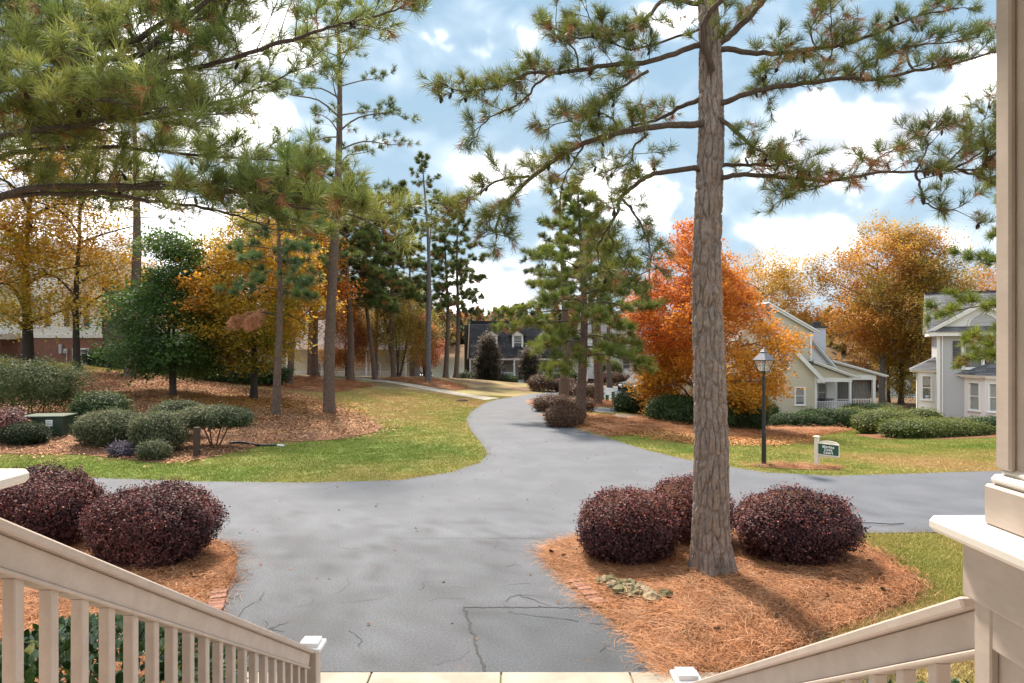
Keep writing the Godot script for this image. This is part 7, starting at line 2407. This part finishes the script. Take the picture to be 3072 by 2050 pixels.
	broad_tree("oak_tree", "bright orange tree rising behind the tan house chimney", right, 25.5, 70.0, 14.5, 0.24, 2.5, 5.6, round, 360, 7, L.oak, 1.05, [Color(0.538, 0.339, 0.0546), Color(0.62, 0.377, 0.0546), Color(0.62, 0.264, 0.0455)], 215, {"gaps": 0.3, "gap_size": 1.5, "limbs": 16, "clump": 0.6})
	broad_tree("oak_tree", "orange-brown tree showing over the grey clapboard house roof", right, 47.0, 66.0, 14.0, 0.26, 3.0, 6.0, round, 300, 7, L.oak, 1.05, [Color(0.504, 0.264, 0.0728), Color(0.62, 0.302, 0.091), Color(0.336, 0.282, 0.0546)], 216, {"gaps": 0.3, "gap_size": 1.5, "limbs": 16, "clump": 0.6})
	broad_tree("oak_tree", "thin dark-trunked tree by the shore walk behind the right-hand houses", right, 37.5, 68.0, 12.0, 0.18, 4.0, 4.0, round, 200, 7, L.oak, 0.95, [Color(0.336, 0.264, 0.0546), Color(0.605, 0.282, 0.0546)], 217, {"gaps": 0.3, "gap_size": 1.5, "limbs": 16, "clump": 0.55})
	# wooded far shore
	rng.seed = 300
	var proto := Shape.new()
	for k in 260:
		var s := rng.randf()
		var rr := sin(PI * pow(lerpf(0.06, 1.0, s), 0.8)) * 0.34
		var p := Vector3(rng.randfn() * rr * 0.6, 0.1 + s * 0.95, rng.randfn() * rr * 0.6)
		var b := Basis(ball(), rnd(0, TAU)) * 0.1
		var g := rnd(0.7, 1.3)
		proto.tri(p + b * Vector3(-1, 0, 0), p + b * Vector3(1, 0, 0.2), p + b * Vector3(0, 1.1, 0), Color(g, g, g))
	proto.tube(PackedVector3Array([Vector3(0, -0.1, 0), Vector3(0, 0.7, 0)]), PackedFloat32Array([0.016, 0.006]), 4, Color(0.9, 0.8, 0.7), Color(0.9, 0.8, 0.7))
	var shore := Many.new()
	var hues := [Color(0.05, 0.075, 0.03), Color(0.1, 0.105, 0.035), Color(0.24, 0.17, 0.05), Color(0.3, 0.16, 0.06), Color(0.2, 0.1, 0.05), Color(0.06, 0.085, 0.035)]
	for k in 900:
		var x := rnd(-330, 330)
		var d := rnd(306, 400)
		var c: Color = hues[rng.randi() % hues.size()]
		var g := rnd(0.8, 1.3)
		var h := rnd(10, 19)
		shore.add(Transform3D(Basis(Vector3.UP, rnd(0, TAU)).scaled(Vector3(h * rnd(0.7, 1.1), h, h * rnd(0.7, 1.1))), P(x, hraw(x, d) - 0.5, d)), Color(c.r * g, c.g * g, c.b * g))
	for k in 150:
		var side := -1.0 if k % 3 else 1.0
		var x := side * rnd(46, 110)
		var d := rnd(40, 96)
		var c: Color = hues[rng.randi() % hues.size()]
		var h := rnd(8, 14)
		shore.add(Transform3D(Basis(Vector3.UP, rnd(0, TAU)).scaled(Vector3(h, h, h)), P(x, hraw(x, d) - 0.5, d)), Color(c.r, c.g, c.b))
	var o := copies("forest", proto.mesh(), shore, M.leaf, self)
	tag(o, "far wooded shore in mixed autumn colours across the lake", "forest", "", "stuff")
	# boardwalk over the water
	var dock := thing("boat_dock", "pale wooden dock over the lake seen between the path pines", "dock", P(-20.0, -3.2, 128.0), -0.9)
	var s := Shape.new()
	s.box(Vector3(0, 0.55, 0), Vector3(16, 0.12, 2.2))
	part("deck", s, plain(0.5, 0.48, 0.45), dock)
	for k in 9:
		for e in [-1.0, 1.0]:
			board(dock, "pile", Vector3(-7.6 + k * 1.9, -3.0, e), Vector3(-7.6 + k * 1.9, 1.2, e), 0.2, 0.2, M.dark_wood, Vector3.RIGHT)


func bushes() -> void:
	L.shoot = leaf_spray(7, 0.09, 0.034, 0.02, 1.6, 60)
	L.straw_thin = straw_clump(16, 0.16, 0.2, 0.004, 0.03, 61)
	var plum := [Color(0.036, 0.018, 0.023), Color(0.082, 0.037, 0.042), Color(0.15, 0.062, 0.06), Color(0.24, 0.1, 0.085)]
	var g1 := "purple-leaved bushes beside the drive"
	var o := {"square": 2.15, "lump": 0.12, "holes": 0.3, "shoots": 900, "shoot_color": Color(0.3, 0.085, 0.07), "upper": 0.15, "floor": -0.95}
	var r1 := o.duplicate()
	r1.fallen = 90
	bush("purple_bush", "rounded purple bush nearest the river stones beside the pine trunk", "bush", g1, P(1.76, 0.06, 10.45), Vector3(1.42, 1.0, 1.3), L.bush, 1.0, 5200, plum, M.purple, 401, r1)
	bush("purple_bush", "purple bush mostly hidden behind the large pine trunk", "bush", g1, P(2.95, 0.06, 11.35), Vector3(1.3, 1.02, 1.2), L.bush, 1.0, 3400, plum, M.purple, 402, r1)
	bush("purple_bush", "widest purple bush, beside the pine trunk towards the porch column", "bush", g1, P(4.33, 0.06, 10.45), Vector3(1.68, 1.0, 1.4), L.bush, 1.0, 5600, plum, M.purple, 403, r1)
	bush("purple_bush", "large dark purple bush at the tip of the bed above the stair railing", "bush", g1, P(-5.5, 0.05, 10.5), Vector3(1.8, 1.08, 1.55), L.bush, 1.0, 6000, plum, M.purple, 404, o)
	bush("purple_bush", "dark purple bush under the pale pedestal cap corner", "bush", g1, P(-7.75, 0.05, 11.1), Vector3(1.9, 1.22, 1.7), L.bush, 1.0, 5600, plum, M.purple, 405, o)
	var mid := [Color(0.05, 0.036, 0.024), Color(0.09, 0.05, 0.035), Color(0.15, 0.07, 0.05), Color(0.11, 0.09, 0.035)]
	var g2 := "clipped reddish bushes beside the road"
	var w := {"square": 2.8, "lump": 0.05, "upper": 0.3, "stems": 5}
	bush("clipped_bush", "egg-shaped clipped bush in front of the low-branched pine", "bush", g2, on(2.1, 27.3, 0.0), Vector3(1.4, 0.75, 1.15), L.bush_mid, 1.0, 1700, mid, M.purple, 411, w)
	bush("clipped_bush", "low wide clipped bush behind the egg-shaped one at the road edge", "bush", g2, on(1.95, 33.7, 0.0), Vector3(1.7, 0.72, 1.4), L.bush_mid, 1.0, 1300, mid, M.purple, 412, w)
	bush("clipped_bush", "low clipped bush joining the wide one beside the pine trunk", "bush", g2, on(3.4, 34.4, 0.0), Vector3(1.4, 0.6, 1.3), L.bush_mid, 1.0, 900, mid, M.purple, 413, w)
	bush("clipped_bush", "dark clipped bush behind the two pine trunks in the island", "bush", g2, on(4.75, 46.0, 0.0), Vector3(2.6, 1.0, 1.8), L.bush_far, 1.0, 900, mid, M.purple, 414, w)
	bush("clipped_bush", "rounded reddish bush at the bend in front of the cottage", "bush", g2, on(2.3, 52.5, 0.0), Vector3(2.0, 1.15, 1.8), L.bush_far, 1.0, 800, mid, M.purple, 415, w)
	bush("clipped_bush", "reddish bush just right of the thick bare trunk at the bend", "bush", g2, on(4.1, 53.0, 0.0), Vector3(1.7, 1.0, 1.6), L.bush_far, 1.0, 700, mid, M.purple, 416, w)
	bush("clipped_bush", "reddish bush across the parking court in front of the white house", "bush", g2, on(9.6, 66.5, 0.0), Vector3(2.6, 1.2, 1.8), L.bush_far, 1.1, 700, mid, M.purple, 417, w)
	bush("clipped_bush", "small reddish bush next to the parked car across the court", "bush", g2, on(11.7, 66.5, 0.0), Vector3(1.9, 1.0, 1.5), L.bush_far, 1.1, 500, mid, M.purple, 418, w)
	var green := [Color(0.022, 0.048, 0.012), Color(0.042, 0.08, 0.018), Color(0.07, 0.115, 0.024)]
	var light := [Color(0.075, 0.115, 0.02), Color(0.13, 0.16, 0.035), Color(0.19, 0.19, 0.05)]
	var g3 := "clipped green hedges by the houses"
	var e := {"square": 3.2, "lump": 0.04, "upper": 0.3, "stems": 4}
	var hedge := [
		["long low clipped bush at the tan house corner", 18.6, 44.6, 3.3, 0.95, 1.8, green], ["small clipped bush overlapping the long one by the tan house", 19.9, 44.4, 1.6, 0.8, 1.4, green],
		["clipped bush under the tan house porch railing", 20.6, 46.2, 2.6, 1.3, 1.8, green], ["rounded clipped bush in front of the tan house porch post", 22.2, 46.0, 2.8, 1.25, 2.0, green],
		["lighter green bush at the tan house porch corner", 23.6, 47.5, 2.4, 1.35, 1.8, light], ["large dark hedge beside the screened porch", 26.8, 51.0, 4.2, 1.35, 2.4, green],
		["tall dark shrub at the tan house corner board", 17.4, 46.8, 1.5, 1.5, 1.4, green], ["grey-green clipped hedge nearest the grey clapboard house corner", 18.6, 34.0, 2.6, 0.95, 2.2, light],
		["long curved clipped hedge on the lawn before the grey house", 19.2, 31.0, 4.2, 0.58, 2.4, light], ["squared shrub against the grey clapboard wall", 21.3, 35.4, 1.5, 0.95, 1.4, light],
		["low bush in front of the bay window foundation", 21.4, 31.4, 1.3, 0.55, 1.3, green], ["rounded bush beside the porch column edge", 22.2, 31.2, 1.3, 0.6, 1.4, green],
		["yellow-green bush behind the squared shrub", 22.3, 40.0, 2.0, 1.2, 1.5, light],
		["dark low shrub behind the lamp post", 11.4, 34.4, 2.6, 1.3, 1.8, green], ["dark shrub against the large pine trunk near the maple", 9.2, 32.4, 2.3, 1.3, 1.7, green],
		["leafy shrub with fallen leaves under the maple", 7.6, 31.2, 2.6, 1.2, 1.8, green], ["shrub beside the concrete apron under the maple", 6.6, 36.0, 2.2, 1.1, 1.6, green],
		["holly-like upright shrub on the tan house foundation", 14.9, 42.0, 1.5, 2.2, 1.3, green],
		["clipped hedge at the near end of the cottage porch", -3.7, 70.8, 1.6, 1.2, 1.4, green], ["clipped hedge before the cottage porch railing", -1.6, 71.0, 3.2, 0.85, 1.5, green],
		["low front hedge left of the cottage steps", -0.8, 70.0, 2.4, 0.75, 1.2, green], ["long clipped hedge right of the cottage steps", 3.4, 70.6, 3.8, 0.9, 1.5, green],
		["dark bush at the far end of the cottage hedge", 5.7, 70.8, 1.7, 1.3, 1.8, green], ["rounded bush at the cottage corner by the lake", -4.9, 71.5, 1.5, 1.2, 1.3, green],
		["light green shrub in front of the white house wall", 10.4, 73.5, 2.6, 2.2, 2.0, light]]
	for k in hedge.size():
		var h: Array = hedge[k]
		bush("clipped_hedge" if h[3] > 2.7 else "green_shrub", h[0], "hedge" if h[3] > 2.7 else "bush", g3, on(h[1], h[2], 0.0), Vector3(h[3], h[4], h[5]), L.bush_far, 1.0 if h[2] < 60 else 1.3, int(420 * (h[3] * h[4] + h[3] * h[5])) if h[2] < 40 else int(240 * (h[3] * h[4] + h[3] * h[5])), h[6], M.leaf, 430 + k, e)
	# magnolias in front of the cottage
	var mag := [Color(0.035, 0.045, 0.025), Color(0.09, 0.075, 0.05), Color(0.2, 0.15, 0.11)]
	broad_tree("magnolia_tree", "conical dark magnolia in front of the cottage gable end", "", -2.35, 66.5, 4.6, 0.08, 0.2, 1.0, [0.75, 1.0, 0.95, 0.8, 0.62, 0.42, 0.2], 190, 8, L.oak, 0.85, mag, 470, {"clump": 0.25, "gaps": 0.05})
	broad_tree("magnolia_tree", "smaller dark magnolia beside the cottage steps", "", 1.75, 66.5, 3.5, 0.07, 0.5, 0.8, [0.5, 1.0, 0.95, 0.8, 0.6, 0.4, 0.2], 110, 8, L.oak, 0.8, mag, 471, {"clump": 0.25, "gaps": 0.1})
	# shrubs left of the road
	var sage := [Color(0.05, 0.075, 0.035), Color(0.09, 0.115, 0.05), Color(0.17, 0.165, 0.09)]
	var g4 := "shrubs on the leaf bed left of the road"
	bush("green_shrub", "rounded bright green clipped shrub beside the transformer box", "bush", g4, on(-14.1, 23.4, 0.0), Vector3(1.6, 1.1, 1.3), L.bush_mid, 1.1, 1500, [Color(0.025, 0.055, 0.012), Color(0.05, 0.095, 0.018), Color(0.08, 0.12, 0.02)], M.leaf, 441, {"square": 2.8, "lump": 0.05, "floor": -0.45})
	bush("green_shrub", "wide grey-green spreading shrub nearest the lawn on the left", "bush", g4, on(-12.15, 20.7, 0.0), Vector3(1.9, 1.05, 1.4), L.grey, 1.0, 1800, sage, M.leaf, 442, {"lump": 0.12})
	bush("green_shrub", "layered grey-green shrub between the spreading shrub and the wooden post", "bush", g4, on(-10.3, 20.0, 0.0), Vector3(1.4, 1.15, 1.2), L.grey, 1.0, 1400, sage, M.leaf, 443, {"lump": 0.2})
	bush("green_shrub", "flat-topped grey-green shrub spreading over the wooden post", "bush", g4, on(-9.1, 20.9, 0.0), Vector3(2.2, 0.62, 1.4), L.grey, 1.0, 1400, sage, M.leaf, 444, {"lump": 0.14, "lift": 0.62, "stems": 5, "foot": 0.3})
	bush("green_shrub", "grey-green shrub behind the layered one on the leaf bed", "bush", g4, on(-10.9, 22.3, 0.0), Vector3(1.7, 0.95, 1.2), L.grey, 1.0, 1200, sage, M.leaf, 445, {"lump": 0.14, "lift": 0.2})
	bush("green_shrub", "tall loose dark green bush at the left edge behind the transformer box", "bush", g4, on(-17.5, 24.6, 0.0), Vector3(4.0, 2.0, 2.2), L.grey, 1.15, 1700, [Color(0.04, 0.065, 0.022), Color(0.07, 0.1, 0.03), Color(0.12, 0.14, 0.045)], M.leaf, 446, {"lump": 0.3, "floor": -0.7})
	bush("green_shrub", "dense dark green shrub in front of the transformer box", "bush", g4, on(-14.75, 20.7, 0.0), Vector3(1.2, 0.62, 0.9), L.grey, 0.85, 1000, [Color(0.02, 0.036, 0.012), Color(0.04, 0.06, 0.02)], M.leaf, 447, {"lump": 0.15})
	bush("purple_bush", "dark plum shrub at the left edge in front of the transformer box", "bush", g4, on(-15.7, 21.0, 0.0), Vector3(1.3, 0.95, 1.0), L.bush_mid, 1.0, 1100, plum, M.purple, 448, {"lump": 0.12})
	bush("purple_plant", "low purple-flowered plant at the foot of the layered shrub", "plant", g4, on(-11.05, 19.35, 0.0), Vector3(0.6, 0.3, 0.4), L.bush_mid, 0.8, 320, [Color(0.07, 0.06, 0.1), Color(0.13, 0.1, 0.17), Color(0.05, 0.06, 0.04)], M.leaf, 449, {"lump": 0.2})
	bush("green_shrub", "low ragged shrub under the layered shrub at the lawn edge", "bush", g4, on(-9.95, 19.0, 0.0), Vector3(0.8, 0.5, 0.6), L.grey, 0.8, 420, sage, M.leaf, 450, {"lump": 0.2})
	bush("green_shrub", "dark shrubs massed against the brick base of the house", "bush", g4, on(-24.5, 43.5, 0.0), Vector3(5.0, 1.5, 1.6), L.bush_far, 1.2, 1500, green, M.leaf, 451, {"lump": 0.2})
	bush("green_shrub", "dark evergreen mound behind the dark green maple trunk", "bush", g4, on(-15.2, 38.5, 0.0), Vector3(5.0, 1.1, 1.6), L.bush_far, 1.1, 1500, green, M.leaf, 452, {"lump": 0.2})
	bush("green_shrub", "evergreen bush between broad pine trunk and dark green maple", "bush", g4, on(-18.7, 40.0, 0.0), Vector3(3.0, 1.9, 1.8), L.bush_far, 1.2, 1100, green, M.leaf, 453, {"lump": 0.2})
	# glossy broad-leaved shrubs just outside the stair railings
	for k in 2:
		rng.seed = 460 + k
		var at: Vector3 = [P(-2.75, 0.05, 3.95), P(2.35, 0.05, 3.1)][k]
		var size: Vector3 = [Vector3(1.8, 1.5, 3.2), Vector3(1.5, 1.5, 2.4)][k]
		var t := thing("glossy_shrub", ["glossy dark green broad-leaved shrub behind the balusters of the longer railing", "glossy broad-leaved shrub behind the balusters below the porch column"][k], "bush", at, 0.0, "broad-leaved shrubs outside the stair railings")
		var bs := Shape.new()
		for j in 12:
			var a := rng.randf() * TAU
			bs.tube(curve(PackedVector3Array([Vector3(cos(a) * 0.1, -0.05, sin(a) * 0.3), Vector3(cos(a) * 0.3, 0.6, sin(a) * 0.7), Vector3(cos(a) * 0.55, rnd(0.9, 1.3), sin(a) * 1.1)]), 3), taper(7, 0.018, 0.006), 5, Color(0.09, 0.06, 0.04), Color(0.09, 0.06, 0.04))
		part("stems", bs, M.twig, t)
		var rest := Many.new()
		var own := 0
		for j in 6000:
			var u := ball()
			u.y = absf(u.y) if rng.randf() < 0.4 else u.y
			var rr := (1.0 / pow(pow(absf(u.x), 2.6) + pow(absf(u.y), 2.6) + pow(absf(u.z), 2.6), 1.0 / 2.6)) * (1.0 + 0.14 * lumpy.get_noise_3dv(u * 6.0)) * (1.0 - 0.4 * rng.randf() * rng.randf())
			var q := Vector3(u.x * size.x * 0.5, size.y * 0.5 + u.y * size.y * 0.5, u.z * size.z * 0.5) * Vector3(rr, 1.0, rr)
			if q.y < 0.05:
				continue
			var out := (u * Vector3(1, 0.6, 1) + ball() * 0.7).normalized()
			var b := Basis.looking_at(-out, (Vector3.UP + ball() * 0.4).normalized()).scaled(Vector3.ONE * rnd(0.7, 1.2))
			var hue := rng.randi() % 4
			if hue == 3 and rng.randf() < 0.75:
				hue = 1
			var c: Color = [Color(0.022, 0.055, 0.016), Color(0.04, 0.088, 0.022), Color(0.07, 0.13, 0.03), Color(0.3, 0.28, 0.04)][hue]
			# the leaves nearest the stairs are pieces of their own
			if own < 290 and rr > 0.9 and u.x * (-1.0 if k else 1.0) > 0.1 and (q.y > 0.5):
				var lf := MeshInstance3D.new()
				lf.name = "leaf"
				lf.mesh = L.broad
				lf.material_override = M["leaf_%d" % hue]
				lf.transform = Transform3D(b, q)
				t.add_child(lf, true)
				own += 1
			else:
				rest.add(Transform3D(b, q), c)
		copies("foliage", L.broad, rest, M.gloss_leaf, t)


func _ready() -> void:
	# camera
	var cam := Camera3D.new()
	cam.name = "camera"
	add_child(cam)
	cam.position = Vector3(0, 3.4, 0)
	cam.fov = rad_to_deg(2.0 * atan(0.5))
	cam.near = 0.05
	cam.far = 2000.0
	cam.current = true
	# sky, sun, exposure
	var we := WorldEnvironment.new()
	we.name = "surroundings"
	add_child(we)
	var env := Environment.new()
	we.environment = env
	env.background_mode = Environment.BG_SKY
	env.tonemap_mode = Environment.TONE_MAPPER_LINEAR
	env.tonemap_exposure = 3.1
	env.background_energy_multiplier = 0.51
	env.sdfgi_enabled = true
	env.ssao_enabled = true
	env.ssil_enabled = true
	var sky := Sky.new()
	var pan := PanoramaSkyMaterial.new()
	pan.panorama = make_sky()
	sky.sky_material = pan
	env.sky = sky
	var sun := DirectionalLight3D.new()
	sun.name = "sun"
	add_child(sun)
	sun.light_energy = 0.95
	sun.light_color = Color(1.0, 0.945, 0.87)
	sun.light_angular_distance = 6.0
	sun.shadow_enabled = true
	var el := deg_to_rad(53.0)
	var az := deg_to_rad(-18.0)
	sun.look_at_from_position(Vector3.ZERO, -Vector3(sin(az) * cos(el), sin(el), -cos(az) * cos(el)))
	# shared tools
	patchy.noise_type = FastNoiseLite.TYPE_SIMPLEX_SMOOTH
	patchy.frequency = 0.14
	patchy.fractal_octaves = 3
	patchy.seed = 3
	lumpy.noise_type = FastNoiseLite.TYPE_SIMPLEX_SMOOTH
	lumpy.frequency = 0.33
	lumpy.fractal_octaves = 2
	lumpy.seed = 8
	for d in 126:
		for x in 145:
			heights.append(hraw(x - 72.0, d - 12.0))
	make_materials()
	var reds := [Color(0.27, 0.115, 0.075), Color(0.31, 0.15, 0.1), Color(0.23, 0.1, 0.075), Color(0.33, 0.18, 0.13)]
	for k in 4:
		M["brick_%d" % k] = grainy(reds[k].r, reds[k].g, reds[k].b, 0.9, Vector3.ONE * 6.0, 0.65, 0.08, 4, 0.1, false, 50 + k)
		var c: Color = [Color(0.022, 0.055, 0.016), Color(0.04, 0.088, 0.022), Color(0.07, 0.13, 0.03), Color(0.3, 0.28, 0.04)][k]
		M["leaf_%d" % k] = leafy(0.28, 0.15)
		M["leaf_%d" % k].albedo_color = lin(c.r, c.g, c.b)
	make_leaves()
	# the large structure
	land()
	grounds()
	house_right()
	house_tan()
	house_back()
	house_white()
	house_brick()
	house_far()
	porch()
	# trees and bushes
	woods()
	bushes()
	# street furniture and small things
	lamp_post()
	street_sign()
	small_things()
